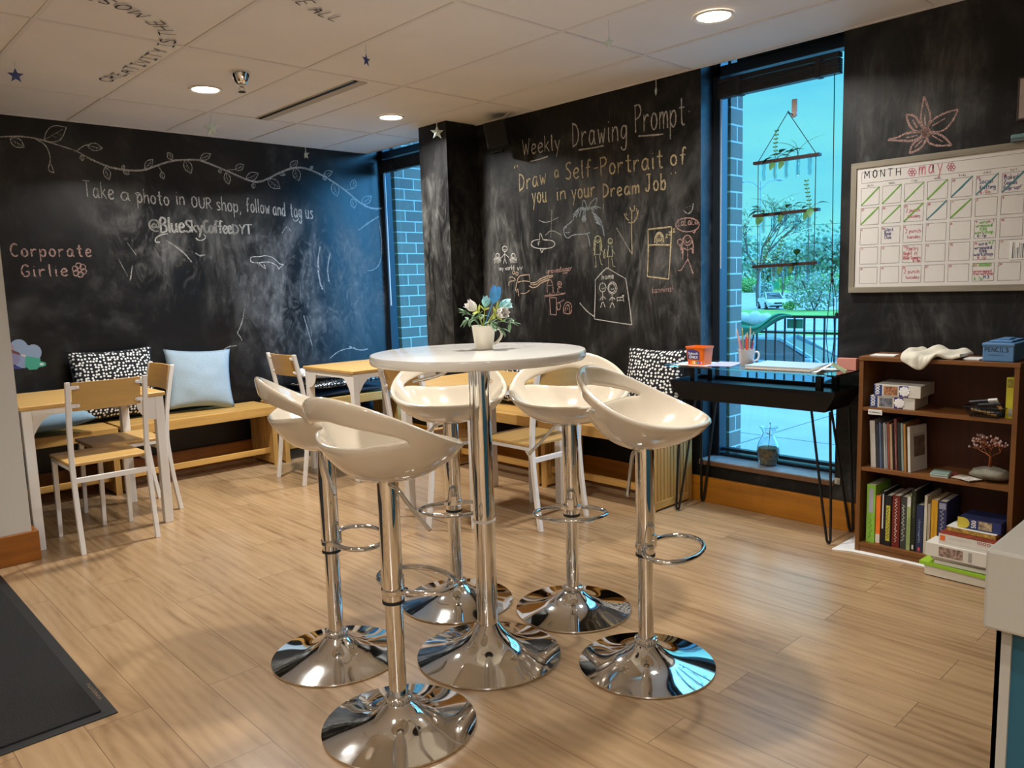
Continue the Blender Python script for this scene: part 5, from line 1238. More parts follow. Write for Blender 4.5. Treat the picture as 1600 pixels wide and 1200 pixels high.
# jigsaw boxes, upper shelf
def jig(label, x, y, z, w, d, h, rz, band):
    t = thing('jigsaw_box', label, 'puzzle box', (x, y, z), rz, 'thousand piece jigsaw boxes')
    MB().bx(0, d, -w/2, w/2, 0, h).build('box', mat('white_card', (.68, .65, .58), .6), t, bevel=.001)
    f = lambda u0, u1, z0=0.03, z1=.97: MB().bx(-.0008, 0, w/2-w*u1, w/2-w*u0, h*z0, h*z1)
    f(0, .17).build('blue_band', mat('royal_blue_print', (.02, .05, .22), .5), t)
    f(.20, .52, .08, .92).build('picture_frame', mat('pale_print_frame', (.55, .50, .44), .5), t)
    MB().bx(-.0014, -.0008, w/2-w*.505, w/2-w*.215, h*.14, h*.86).build('picture', band, t)
    f(.545, .74).build('purple_band', mat('violet_print', (.05, .03, .24), .5), t)
    m = MB()
    for k in range(9): a = 2*pi*k/9; m.ell((-.0012, w/2-w*.66+.016*math.cos(a), h*.5+.016*math.sin(a)), (.0012, .0065, .0065), 8, 6)
    m.ell((-.0012, w/2-w*.66, h*.5), (.0012, .016, .016), 10, 6); m.build('jigsaw_logo', mat('white_print', (.85, .85, .85), .5), t)
    k = Ink((-1, 0, 0), .0014); k.text('1000', (0, w/2-w*.115, h*.10), (0, w/2-w*.115, h*.90), w*.085, .0034, up=(0, 1, 0)); k.done('piece_count', mat('white_print', (.85, .85, .85)), t)
    return t
PIC1 = mat('orange_brown_picture', (.34, .15, .07), .5, var=.9, vscale=90); PIC2 = mat('grey_blue_picture', (.16, .17, .20), .5, var=.9, vscale=60)
jig('lower jigsaw box marked 1000, with a grey picture, on the upper shelf', 3.525, 1.312, S1+.0005, .185, .20, .052, rad(4), PIC2)
jig('upper jigsaw box marked 1000, with an orange picture, on its twin', 3.523, 1.292, S1+.0530, .190, .20, .052, rad(3), PIC1)
# tray of markers and yellow box on the upper shelf
t = thing('wire_tray', 'dark tray piled with markers at the right end of the upper shelf', 'tray', (3.55, .945, S1+.0005), rad(-6)); tr = t
m = MB()
for z, hx, hy in ((.003, .050, .050), (.022, .056, .060), (.042, .062, .070)): m.tube([(hx, hy, z), (-hx, hy, z), (-hx, -hy, z), (hx, -hy, z)], .0022, 6, closed=True)
for k in range(9):
    q = -1+2*k/8; m.tube([(-.050, .050*q, .003), (-.062, .070*q, .042)], .0012, 5); m.tube([(.050, .050*q, .003), (.062, .070*q, .042)], .0012, 5); m.tube([(.050*q, .05, .003), (.062*q, .07, .042)], .0012, 5); m.tube([(.050*q, -.05, .003), (.062*q, -.07, .042)], .0012, 5); m.tube([(-.05, .05*q, .003), (.05, .05*q, .003)], .0012, 5)
m.build('wire_basket', BLACKM, t)
MKG = 'markers piled in the wire tray'
mk = (((.012, -.05), (.02, .06), .011, (.10, .22, .36), 'blue marker low in the wire tray'), ((-.02, -.04), (-.02, .055), .011, (.42, .22, .05), 'amber marker low at the front of the wire tray'), ((.03, -.055), (-.04, .03), .025, (.03, .03, .03), 'black marker crossing the middle of the wire tray'), ((-.035, -.06), (.03, -.02), .040, (.50, .26, .10), 'orange brown marker tilted at the right of the wire tray'), ((.0, .065), (.015, -.03), .048, (.05, .05, .055), 'charcoal marker on top of the wire tray pile'), ((-.03, .06), (-.02, -.04), .056, (.015, .015, .018), 'black marker with a white cap, topmost at the left of the pile'), ((-.045, .02), (-.03, -.055), .050, (.02, .022, .025), 'short black marker lying on the pile beside the yellow box'))
for q, (a, b, z, c, lab) in enumerate(mk):
    M = tr.matrix_basis.copy(); M = Matrix.Translation(tr.location) @ Matrix.Rotation(rad(-6), 4, 'Z')
    p0, p1 = M @ Vector((*a, z)), M @ Vector((*b, z+.010+.004*(q % 3))); d = (p1-p0).normalized()
    r = bpy.data.objects.new('marker_pen', None); COL.objects.link(r); r.location = p0; r.rotation_euler = d.to_track_quat('Z', 'Y').to_euler(); tag(r, lab, 'marker', MKG)
    Ln = (p1-p0).length; MB().cyl((0, 0, 0), (0, 0, Ln*.68), .0065, n=12).build('barrel', mat('marker_%d' % q, c, .4), r)
    MB().cyl((0, 0, Ln*.68), (0, 0, Ln), .0072, .0066, n=12).build('cap', mat('white_cap' if q in (5, 4) else 'marker_cap_%d' % q, (.7, .7, .68) if q in (5, 4) else tuple(x*.5 for x in c), .4), r)
t = thing('game_box', 'yellow card box standing upright at the right end of the upper shelf', 'box', (3.535, .868, S1+.0005))
MB().bx(0, .15, -.013, .013, 0, .165).build('box', mat('yellow_card', (.55, .50, .03), .5), t, bevel=.001)
MB().bx(-.0006, 0, -.010, .010, .125, .16).build('printed_panel', mat('dark_yellow_print', (.25, .22, .03), .5, var=.5, vscale=60), t); MB().bx(-.0006, 0, -.010, .002, .01, .04).build('barcode', mat('grey_print', (.35, .33, .28), .5, var=.8, vscale=200, stretch=(1, 1, 8)), t)
# wire bead tree on a rock
t = thing('wire_bead_tree', 'copper wire tree with pale pink beads bound to a grey rock', 'ornament', (3.585, .938, S2+.0005), rad(0))
m = MB().ell((0, 0, .031), (.050, .072, .027), 20, 12, rough=.22, seed=5); m.build('rock', mat('grey_green_stone', (.25, .235, .18), .9, var=.3, vscale=20, bump=.5, bscale=60), t, smooth=70)
COP = mat('copper_wire', (.52, .20, .09), .3, 1.0); PINKB = mat('pale_pink_bead', (.62, .42, .40), .2, coat=.5)
m = MB(); beads = MB(); r2 = random.Random(11)
for k in range(5): a = 2*pi*k/5; m.tube([(.03*math.cos(a), .045*math.sin(a), .048), (.006*math.cos(a), .006*math.sin(a), .055), (.003*math.cos(a+1), .003*math.sin(a+1), .10)], .0022, 6)
m.tube([(0.02, .0, .05), (.06, .012, .03), (.03, .02, .0)], .0012, 5); m.tube([(-.02, .0, .052), (-.055, .004, .03), (-.045, .006, .002)], .0012, 5)
def branch(p, d, L_, r, lev):
    q = p+d*L_; md = (p+q)/2+Vector((r2.uniform(-1, 1), r2.uniform(-1, 1), r2.uniform(-.3, 1)))*L_*.12; m.tube([p, md, q], [r, r*.85, r*.7], 5)
    if lev == 0: beads.ell(q, (.0042, .0042, .0055), 8, 6); return
    for k in range(3 if lev > 1 else 4):
        dd = (d*.55+Vector((r2.uniform(-.6, .6), r2.uniform(-1, 1), r2.uniform(-.35, .75)))).normalized(); branch(q, dd, L_*r2.uniform(.6, .85), r*.7, lev-1)
for d in ((0, .9, .5), (0, -.8, .55), (.4, .3, 1), (-.5, -.2, .9), (-.2, .6, .9)): branch(Vector((0, 0, .10)), Vector(d).normalized(), .042, .0018, 2)
for mm in (m, beads):
    for v_ in mm.v: v_.y = max(-.080, min(.105, v_.y)); v_.x = max(-.06, min(.11, v_.x)); v_.z = min(v_.z, .236)
m.build('wire_branches', COP, t); beads.build('beads', PINKB, t, smooth=180)
# cards on the middle shelf
t = thing('card_stack', 'small stack of grey green cards on the middle shelf', 'cards', (3.545, 1.112, S2+.0005), rad(6))
MB().bx(-.03, .05, -.034, .034, 0, .012).build('cards', PAPER, t); MB().bx(-.03, .05, -.034, .034, .012, .016).build('top_card', mat('grey_green_card', (.22, .30, .26), .6), t); MB().bx(-.031, -.030, -.034, .034, .004, .010).build('card_edge', mat('grey_green_card', (.22, .30, .26), .6), t)
for q, (y, x, c, rz, lab) in enumerate(((1.09, 3.60, (.32, .07, .06), .4, 'dark red card lying behind the grey green card stack'), (1.030, 3.56, (.50, .44, .34), -.25, 'beige picture card fanned out on the middle shelf'), (.995, 3.535, (.55, .50, .44), -.5, 'pale card at the end of the fan beside the rock'))):
    o = MB().bx(-.035, .035, -.028, .028, 0, .003).build('picture_card', mat('card_%d' % q, c, .6, var=.4, vscale=40)); o.location = (x, y, S2+.0008+.0032*q); o.rotation_euler = (0, 0, rz); tag(o, lab, 'card', 'cards lying on the middle shelf')
# pile of boxes and books on the bottom shelf, right
GX, GY = 3.52, .955
def gbox(name, label, cat, x, y, z, w, d, h, rz, top, front, group=None, extra=None):
    t = thing(name, label, cat, (x, y, z), rz, group)
    MB().bx(0, d, -w/2, w/2, 0, h).build('box', front, t, bevel=.001)
    if top: MB().bx(-.0004, d+.0004, -w/2-.0004, w/2+.0004, h-.0008, h+.0006).build('lid_top', top, t)
    return t
LIME2 = mat('lime_cover', (.30, .52, .03), .5)
z = S3+.0006
t = thing('folder', 'thick white folder at the bottom of the pile on the lowest shelf', 'folder', (3.40, .975, .0045), rad(-2)); MB().bx(0, .10, -.15, .14, 0, .034).build('pages', PAGES, t); MB().bx(-.002, .10, -.152, .142, .034, .0365).build('cover', mat('white_card', (.68, .65, .58)), t)
t = thing('folder', 'lime green folder above the thick white folder', 'folder', (3.395, .985, .0416), rad(-3)); MB().prism([(0, .152, .002), (0, -.15, 0), (0, -.15, .012), (0, .152, .016)], (.105, 0, 0)).build('cover', LIME2, t)
t = thing('notebook', 'pale grey notebook above the lime green folder', 'notebook', (3.405, .955, .0582), rad(-1)); MB().bx(0, .095, -.125, .125, 0, .016).build('pages', mat('white_card', (.68, .65, .58)), t); MB().bx(-.002, .095, -.127, .127, .016, .018).build('cover', mat('grey_cover', (.30, .29, .27), .6), t)
t = thing('notebook', 'slim cream notebook under the white jigsaw box', 'notebook', (3.408, .962, .0766), rad(1)); MB().bx(0, .092, -.135, .13, 0, .010).build('pages', PAGES, t); MB().bx(-.002, .092, -.137, .132, .010, .012).build('cover', mat('dark_grey_cover', (.06, .06, .06), .6), t)
t = gbox('puzzle_box', 'large white box with a small colour picture in the bottom shelf pile', 'puzzle box', 3.392, .955, .0892, .315, .11, .056, rad(-2), None, mat('white_card', (.68, .65, .58)))
MB().bx(-.0008, 0, .015, .105, .008, .048).build('picture', mat('multicolour_picture', (.30, .20, .16), .5, var=.9, vscale=80), t); MB().bx(-.0008, 0, -.018, -.006, .008, .048).build('printed_strip', mat('grey_print', (.35, .33, .28)), t)
t = gbox('puzzle_box', 'white jigsaw box with an orange square, marked 1000, red on top', 'puzzle box', 3.402, .925, .1457, .285, .100, .046, rad(-3), mat('dark_red_picture', (.22, .03, .015), .5, var=.6, vscale=30), mat('white_card', (.68, .65, .58)))
MB().bx(-.0008, 0, .118, .136, .016, .038).build('orange_square', mat('orange_print', (.80, .16, .02), .5), t); k = Ink((-1, 0, 0), .001); k.text('1000', (0, .0, .030), (0, -.05, .030), .011, .0024); k.done('piece_count', mat('red_print', (.40, .06, .06), .5), t)
k = Ink((-1, 0, 0), .001); scribble(k, (0, .10, .027), (0, .02, .027), .006, .0012, (0, 0, 1), 4); scribble(k, (0, .13, .008), (0, -.05, .008), .005, .001, (0, 0, 1), 5); k.done('small_print', mat('grey_print', (.35, .33, .28)), t)
t = gbox('game_box', 'flat cream and gold box under the blue jigsaw box', 'box', 3.455, .962, .1924, .185, .13, .018, rad(-4), mat('white_card', (.68, .65, .58)), mat('gold_picture', (.42, .26, .05), .5, var=.7, vscale=60))
t = gbox('puzzle_box', 'blue jigsaw box marked 500 on top of the bottom shelf pile', 'puzzle box', 3.470, .935, .2112, .155, .14, .046, rad(-2), mat('dark_blue_print', (.012, .015, .05), .5), mat('navy_print', (.02, .035, .15), .5))
m = MB().bx(-.0008, 0, .058, .082, .001, .045); m.cyl((-.0012, .058, .023), (0, .058, .023), .021, n=24); m.build('yellow_badge', mat('yellow_print', (.62, .52, .06), .5), t); MB().bx(-.0010, 0, -.045, .004, .006, .040).build('picture', mat('farm_picture', (.40, .30, .18), .5, var=.9, vscale=60), t)
k = Ink((-1, 0, 0), .0012); k.text('500', (0, .014, .008), (0, .014, .038), .016, .003, up=(0, 1, 0)); k.done('piece_count', mat('white_print', (.85, .85, .85)), t)
# on top of the bookcase
t = thing('pencil_bin', 'blue plastic bin marked PENCILS on top of the bookcase', 'bin', (3.58, .912, .9005), 0)
BLB = mat('sky_blue_plastic', (.10, .24, .46), .45, rvar=.05)
m = MB()
m.bx(-.06, .15, -.055, .055, 0, .072); m.bx(-.063, .153, -.058, .058, .062, .075)
m.build('bin', BLB, t, bevel=.004); MB().bx(-.03, .14, -.040, .040, .075, .083).bx(.02, .10, -.02, .02, .083, .089).build('lid', BLB, t, bevel=.004)
k = Ink((-1, 0, 0), .001); k.text('PENCILS', (-.06, .047, .040), (-.06, -.035, .040), .017, .0028, jit=.2); scribble(k, (-.06, .035, .024), (-.06, -.02, .024), .006, .0014, (0, 0, 1), 9); k.done('marker_lettering', INK, t)
o = MB().bx(-.045, .045, -.03, .03, 0, .006).build('card_pack', PAPER, None, bevel=.001); o.location = (3.58, 1.012, .9005); tag(o, 'white card pack between the towel and the blue bin', 'cards')
o = MB().bx(-.04, .05, -.05, .05, 0, .003).build('paper_sheet', PAPER); o.location = (3.58, 1.372, .9005); o.rotation_euler = (0, 0, .1); tag(o, 'white paper on the left end of the bookcase top', 'paper')
m = MB(); NU, NV = 34, 22; r3 = random.Random(5)
for i in range(NU+1):
    u = i/NU; y = 1.262-.222*u
    for j in range(NV+1):
        v_ = j/NV; x0 = 3.665; s_ = v_*(.182+.030*math.sin(u*5.2+.5))
        hump = .036*math.exp(-((u-.52)/.16)**2)*math.exp(-((v_-.30)/.28)**2)+.020*math.exp(-((u-.9)/.12)**2)*math.exp(-((v_-.2)/.3)**2)+.016*math.exp(-((u-.1)/.14)**2)
        fold = .007*math.sin(u*17+v_*4)+.006*noise.noise(Vector((u*4, v_*4, 2)))
        if s_ < .17: p = Vector((x0-s_, y, .912+max(-.004, hump+fold)))
        else: p = Vector((x0-.17-.014-max(0, fold), y, .912-(s_-.17)*1.25*(.6+.9*math.sin(pi*u)**2)+fold*.3))
        m.v.append(p+Vector((.0, .012*math.sin(v_*3), 0)))
for i in range(NU):
    for j in range(NV): m.f.append([i*(NV+1)+j, (i+1)*(NV+1)+j, (i+1)*(NV+1)+j+1, i*(NV+1)+j+1]); m.m.append(0)
o = m.build('towel', mat('cream_towel', (.70, .66, .55), .95, bump=.3, bscale=300), None, smooth=180, solid=.014, sub=1); tag(o, 'crumpled cream towel hanging over the front of the bookcase top', 'towel')
# white cloth under the bookcase
m = MB(); n = 40; FX = 3.475
pts = []
for i in range(n+1):
    q = i/n; y = 1.53-.80*q; pts.append((FX+.02*math.sin(q*2.6)+.004*noise.noise(Vector((q*9, 0, 0)))-.035*max(0, .1-q)*8*(.1-q > 0), y))
top = []
for x, y in pts: m.v += [Vector((x, y, .0008)), Vector((x+.006, y, .007)), Vector((x+.026, y, .0036)), Vector((3.70, y, .0030))]
for i in range(n):
    for j in range(3): m.f.append([i*4+j, (i+1)*4+j, (i+1)*4+j+1, i*4+j+1]); m.m.append(0)
o = m.build('floor_cloth', WHITEC, None, smooth=180); tag(o, 'white cloth spread on the floor beneath the bookcase', 'cloth')
# ================================================================== WHITEBOARD CALENDAR
WBX = XR-.022
def on_wb(x, y): return plane_hit(x, y, 0, WBX)
WY0, WY1, WZ0, WZ1 = 1.612, .640, 1.176, 1.777
t = thing('whiteboard_calendar', 'framed whiteboard calendar for May hanging above the bookcase', 'whiteboard', (XR, (WY0+WY1)/2, (WZ0+WZ1)/2)); wb = t
ivw = Matrix.Translation((-XR, -(WY0+WY1)/2, -(WZ0+WZ1)/2))
GOAK = wood('grey_oak_frame', (.24, .21, .155), 1, .6, .25); GOAK_Z = wood('grey_oak_frame_upright', (.24, .21, .155), 2, .6, .25)
MB().bx(XR-.028, XR-.001, WY1, WY0, WZ0, WZ0+.027).xf(ivw).build('frame_rail', GOAK, t, bevel=.002)
MB().bx(XR-.028, XR-.001, WY1, WY0, WZ1-.027, WZ1).xf(ivw).build('frame_rail', GOAK, t, bevel=.002)
MB().bx(XR-.0279, XR-.001, WY0-.027, WY0, WZ0, WZ1).xf(ivw).build('frame_stile', GOAK_Z, t, bevel=.002)
MB().bx(XR-.0279, XR-.001, WY1, WY1+.027, WZ0, WZ1).xf(ivw).build('frame_stile', GOAK_Z, t, bevel=.002)
MB().bx(WBX, XR-.004, WY1+.02, WY0-.02, WZ0+.02, WZ1-.02).xf(ivw).build('panel', mat('whiteboard_surface', (.66, .635, .60), .25, coat=.2), t)
NW = (-1, 0, 0)
def wdone(ink, name, m_, label=None): ink.xf(ivw); return ink.done(name, m_, wb, label)
# cells
yA = on_wb(1346, 300).y; yG = on_wb(1566, 280).y; pitch = (yA-yG)/6; cwid = pitch*.85
rows = [(on_wb(1345, a).z, on_wb(1344, b).z) for a, b in ((295, 322), (326, 352), (357, 383), (387, 413), (418, 443))]
g = Ink(NW, .0008)
def rect(y0, y1, z0, z1, w=.0016):
    for p in ([(y0, z0), (y1, z0)], [(y1, z0), (y1, z1)], [(y1, z1), (y0, z1)], [(y0, z1), (y0, z0)]): g.line([(WBX, *q) for q in p], w, .05)
for zt, zb in rows:
    for c in range(7): rect(yA-c*pitch, yA-c*pitch-cwid, zt, zb)
zt0, zb0 = on_wb(1346, 270).z, on_wb(1346, 287).z
rect(yA, WY1+.04, zt0, zb0)
for c, d in enumerate(('SUN', 'MON', 'TUE', 'WED', 'THU', 'FRI', 'SAT')):
    y = yA-c*pitch-cwid*.33; z = rows[0][0]+.006; g.text(d, (WBX, y, z), (WBX, y-.026, z), .008, .0014)
wdone(g, 'printed_grid', mat('grey_ink', (.16, .155, .15), .5))
g = Ink(NW, .0008); a, b = on_wb(1351, 279), on_wb(1407, 274); g.text('MONTH', a, b, .034, .0042, gap=5); wdone(g, 'printed_heading', INK)
RED = mat('red_marker_ink', (.50, .06, .09), .5); PNK = mat('pink_marker_ink', (.55, .14, .20), .5); GRN = mat('green_marker_ink', (.12, .36, .02), .5); TEAL = mat('teal_marker_ink', (.02, .18, .22), .5); NVY = mat('navy_marker_ink', (.03, .02, .16), .5); BRT = mat('bright_green_marker_ink', (.16, .46, .06), .5)
g = Ink(NW, .0010); g.text('may', on_wb(1436, 274), on_wb(1472, 268), .062, .0042, gap=4)
for cx, cy in ((1425, 269), (1486, 261)):
    for k in range(6):
        a = 2*pi*k/6; g.px(on_wb, ell_pts(cx+4.2*math.cos(a), cy+4.2*math.sin(a), 2.6, 2.6, 7), .0026)
    g.px(on_wb, ell_pts(cx, cy, 1.8, 1.8, 6), .003)
wdone(g, 'marker_writing', PNK, 'pink marker word may between two flowers')
def cell(r, c, u, v): return Vector((WBX, yA-c*pitch-cwid*u, rows[r][1]+(rows[r][0]-rows[r][1])*v))
g = Ink(NW, .0012); g2 = Ink(NW, .0012)
for r, c in ((0, 0), (0, 1), (0, 2), (0, 3), (1, 0), (1, 1), (1, 2), (1, 4)): g.line([cell(r, c, 0, .02), cell(r, c, .5, .52), cell(r, c, 1, 1.02)], .0056, .25)
for r, c in ((0, 4), (0, 5), (0, 6), (1, 3)): g2.line([cell(r, c, 0, .02), cell(r, c, .5, .52), cell(r, c, 1, 1.05)], .0056, .25)
wdone(g, 'marker_slash', GRN, 'green marker strokes crossing out days'); wdone(g2, 'marker_slash', TEAL, 'teal marker strokes crossing out days')
def wr(col, name, items, lab):
    g = Ink(NW, .0010)
    for r, c, tx, u, v, wu, h in items: g.text(tx, cell(r, c, u, v), cell(r, c, u+wu, v), h*.8, .0020, jit=.2)
    wdone(g, name, col, lab)
wr(PNK, 'marker_writing', [(1, 2, '2 punch', .12, .55, .7, .020), (1, 2, 'tuesday', .2, .22, .65, .018), (2, 2, '2 punch', .12, .55, .78, .022), (2, 2, 'tuesday', .2, .22, .7, .019), (4, 2, '2 punch', .12, .55, .78, .022), (4, 2, 'tuesday', .2, .22, .7, .019), (4, 5, 'wirewrapped', .04, .48, .84, .016), (4, 5, 'tree workshop', .04, .34, .92, .014), (3, 5, '6-7p', .2, .04, .4, .017), (0, 5, '6-12p', .2, .06, .45, .016), (2, 5, 'm. 1', .62, .82, .26, .017)], 'pink marker notes in the calendar squares')
wr(RED, 'marker_writing', [(3, 2, 'Poetry', .22, .68, .6, .024), (3, 2, 'Night', .06, .42, .42, .022), (3, 2, 'ft.', .62, .40, .2, .018), (3, 2, 'Blue Somers', .06, .18, .88, .018), (3, 2, '6-8p', .55, .03, .38, .015)], 'dark red marker note for poetry night')
wr(NVY, 'marker_writing', [(0, 5, 'Social', .14, .58, .62, .024), (0, 5, 'Knitting', .18, .28, .7, .022), (0, 6, 'Baked', .1, .66, .6, .024), (0, 6, 'Goods', .1, .40, .55, .020), (0, 6, 'Pop-up!', .08, .14, .75, .020), (2, 1, 'Silent', .14, .72, .5, .020), (2, 1, 'Book', .18, .50, .36, .019), (2, 1, 'Club', .18, .28, .36, .019), (2, 5, '6-7p', .15, .06, .42, .017), (3, 5, 'wire', .24, .76, .4, .022), (3, 5, 'wrapped', .06, .56, .8, .019), (3, 5, 'tree', .28, .38, .34, .018), (3, 5, 'workshop', .04, .20, .86, .020), (4, 5, 'M.3', .52, .12, .26, .018)], 'navy marker notes in the calendar squares')
wr(BRT, 'marker_writing', [(2, 5, 'wire', .24, .78, .36, .021), (2, 5, 'wrapped', .06, .60, .76, .019), (2, 5, 'tree', .24, .42, .34, .018), (2, 5, 'workshop', .04, .24, .84, .019), (3, 5, 'm.2', .70, .84, .22, .016), (4, 5, '6-7p', .08, .06, .40, .017)], 'bright green marker notes for the wire workshop')
nums = [(0, 4, '24'), (0, 5, '25'), (0, 6, '26'), (1, 0, '27'), (1, 1, '28'), (1, 2, '29'), (1, 3, '30'), (1, 4, '1'), (1, 5, '2'), (1, 6, '3'), (2, 0, '4'), (2, 1, '5'), (2, 2, '6'), (2, 3, '7'), (2, 4, '8'), (2, 5, '9'), (2, 6, '10'), (3, 0, '11'), (3, 1, '12'), (3, 2, '13'), (3, 3, '14'), (3, 4, '15'), (3, 5, '16'), (3, 6, '17'), (4, 0, '18'), (4, 1, '19'), (4, 2, '20'), (4, 3, '21'), (4, 4, '22'), (4, 5, '23'), (4, 6, '24')]
wr(PNK, 'date_writing', [(r, c, n, .04, .84, .05*len(n)+.03, .011) for r, c, n in nums], 'small red day numbers')
g = Ink(NW, .0010)
for u0, u1, z0, z1 in ((.02, .30, .84, .98), (.34, .86, .82, .98)):
    for p in ([(u0, z0), (u1, z0)], [(u1, z0), (u1, z1)], [(u1, z1), (u0, z1)], [(u0, z1), (u0, z0)]): g.line([cell(4, 5, *q) for q in p], .0022)
for k in range(12): g.line([cell(4, 5, .36+.04*k, .84), cell(4, 5, .38+.04*k, .97)], .0022)
wdone(g, 'marker_box', BRT, 'bright green marker box')
a, b = on_wb(1578, 376), on_wb(1577, 406)
t = thing('printed_note', 'white note with black stripes stuck at the right of the calendar', 'note', (WBX-.0010, a.y, (a.z+b.z)/2)); h = (a.z-b.z)/2
MB().bx(-.0008, 0, -.10, 0, -h, h).build('note_paper', PAPER, t)
k = Ink(NW, .0005); r4 = random.Random(2)
for q in range(14): y = -.012-.006*q; k.line([(-.0008, y, -h*.85), (-.0008, y-.001, r4.uniform(.2, .85)*h)], .0020+.002*(q % 3 == 0))
k.done('note_stripes', INK, t)
a = on_wb(1580, 236); t = thing('board_eraser', 'teal eraser resting on top of the whiteboard frame', 'eraser', (XR-.022, a.y-.055, WZ1+.0005))
MB().bx(-.018, .018, -.055, .055, 0, .012).build('felt', mat('grey_felt', (.12, .16, .17), .95), t, bevel=.002); MB().bx(-.019, .019, -.056, .056, .012, .030).build('handle', mat('teal_plastic', (.16, .30, .31), .45), t, bevel=.006)
a, b = on_right(1593, 122), on_right(1591, 190)
t = thing('wall_picture', 'small pale framed picture at the right edge above the calendar', 'picture', (XR-.0005, a.y-.11, (a.z+b.z)/2)); h = (a.z-b.z)/2
MB().bx(-.016, -.001, -.11, .11, -h, h).build('frame', mat('dark_brown_frame', (.05, .03, .025), .5), t, bevel=.002); MB().bx(-.0175, -.016, -.102, .102, -h+.008, h-.008).build('print', mat('blush_print', (.42, .34, .31), .6, var=.2, vscale=12), t)

# ================================================================== CEILING THINGS
GLOW = mat('lamp_lens_glow', (1.0, .86, .68), .4, emit=9.0)
CG = 'recessed ceiling lights'
def ceiling_light(x, y, label, power=LAMP_W):
    t = thing('ceiling_light', label, 'ceiling light', (x, y, CZ-.003), 0, CG)
    MB().lathe([(.071, .002), (.088, .001), (.090, -.004), (.086, -.007), (.072, -.003), (.071, .002)], 48, capb=False, capt=False).build('trim_ring', WHITE_METAL, t, smooth=50)
    MB().lathe([(.072, 0.0), (.071, -.0022), (0, -.0024)], 48, capb=False).build('lens', GLOW, t, smooth=50)
    ld = bpy.data.lights.new('lamp_light', 'AREA'); ld.shape = 'DISK'; ld.size = .13; ld.energy = power; ld.color = LAMP_COL; ld.spread = rad(150)
    lo = bpy.data.objects.new('lamp_light', ld); COL.objects.link(lo); lo.parent = t; lo.location = (0, 0, -.010)
    return t
for x, y, lab, pw_ in ((1.883, 4.408, 'round recessed ceiling light nearest the chrome sprinkler', 1.0), (3.124, 4.408, 'round recessed ceiling light above the corner pillar', .85), (3.100, 1.945, 'round recessed ceiling light nearest the large window', .62), (1.883, 1.945, 'round recessed ceiling light overhead, in front of the camera', .65), (.64, 1.945, 'round recessed ceiling light overhead, left of the camera', .22), (.2, -.515, 'round recessed ceiling light behind and right of the camera', .4), (-.6, .4, 'round recessed ceiling light behind the camera', .6), (-1.85, -1.6, 'round recessed ceiling light far behind the camera', 2.6), (-2.0, 2.2, 'round recessed ceiling light far left behind the camera', .7)):
    ceiling_light(x, y, lab, LAMP_W*pw_)
t = thing('sprinkler', 'chrome bell-shaped sprinkler head on the ceiling', 'sprinkler', (1.887, 3.968, CZ-.001))
MB().lathe([(.048, 0), (.049, -.004), (.042, -.022), (.034, -.048), (.022, -.060), (.012, -.062), (0, -.062)], 36).build('escutcheon', CHROME, t, smooth=50)
m = MB().cyl((0, 0, -.06), (0, 0, -.075), .010, n=14).tube([(.010, 0, -.07), (.013, 0, -.085), (.004, 0, -.098)], .0028, 6).tube([(-.010, 0, -.07), (-.013, 0, -.085), (-.004, 0, -.098)], .0028, 6); m.build('sprinkler_frame', CHROME, t, smooth=50)
MB().lathe([(0, -.098), (.018, -.098), (.019, -.101), (0, -.101)], 20).build('deflector', BLACKM, t)
t = thing('slot_diffuser', 'long slot air diffuser in the ceiling', 'air vent', (2.49, 4.355, CZ))
MB().bx(-.056, -.028, -.585, .585, -.0045, .002).build('dark_slot', BLACKM, t); MB().bx(-.028, .030, -.59, .59, -.0060, .002).bx(-.060, -.056, -.59, .59, -.006, .002).build('flange', mat('beige_flange', (.52, .47, .38), .5), t, bevel=.001)
def star_mesh(r, th):
    m = MB(); o = []
    for k in range(10):
        a = pi/2+pi*k/5; q = r if k % 2 == 0 else r*.42; o.append(Vector((q*math.cos(a), 0, q*math.sin(a))))
    m.v = o+[Vector((0, -th, 0)), Vector((0, th, 0))]
    for k in range(10): m.f += [[k, (k+1) % 10, 10], [(k+1) % 10, k, 11]]; m.m += [0, 0]
    return m
STM = mat('aqua_glass_star', (.66, .82, .80), .2, .1, coat=.5); STB = mat('blue_star', (.03, .06, .25), .3, coat=.5); THR = mat('white_thread', (.72, .72, .70), .8)
def star(xt, yt, xs, ys, r, rz, m_, label, th=.008):
    p = on_ceil(xt, yt); dd = (p-Vector((0, 0, CAM_H))).to_2d().length; d = ray(xs, ys); z = CAM_H+d.z*dd/d.to_2d().length
    t = thing('hanging_star', label, 'star', (p.x, p.y, CZ-.0035), rz, 'stars hanging from the ceiling'); h = CZ-.0035-z
    MB().tube([(0, 0, 0), (0, 0, -h+r*.9)], .0022, 6).build('thread', THR, t); s_ = star_mesh(r, th); s_.xf(Matrix.Translation((0, 0, -h))).build('star', m_, t)
fz = YAW-pi/2
star(329, 178, 330, 201, .055, fz+.1, STM, 'aqua star hanging in front of the left blackboard above the sprinkler line')
star(477, 229, 478, 242, .040, fz-.5, STM, 'small aqua star hanging near the top of the left blackboard vine')
star(571, 69, 572, 94, .032, fz+1.1, STB, 'dark blue star hanging near the slot diffuser')
star(682, 185, 683, 207, .048, fz+.2, STM, 'aqua star hanging in front of the corner pillar')
star(951, 31, 952, 67, .026, fz-.4, STM, 'small pale star hanging in front of the ceiling panels at top')
star(1025, 122, 1025, 142, .030, fz+1.5, STM, 'pale star seen edge-on above the drawing prompt')
star(22, 95, 23, 118, .036, fz+.5, STB, 'dark star hanging at the far left under the ceiling')
t = thing('wall_speaker', 'black loudspeaker on a wall bracket beside the pillar', 'speaker', (XR, 3.955, 2.255))
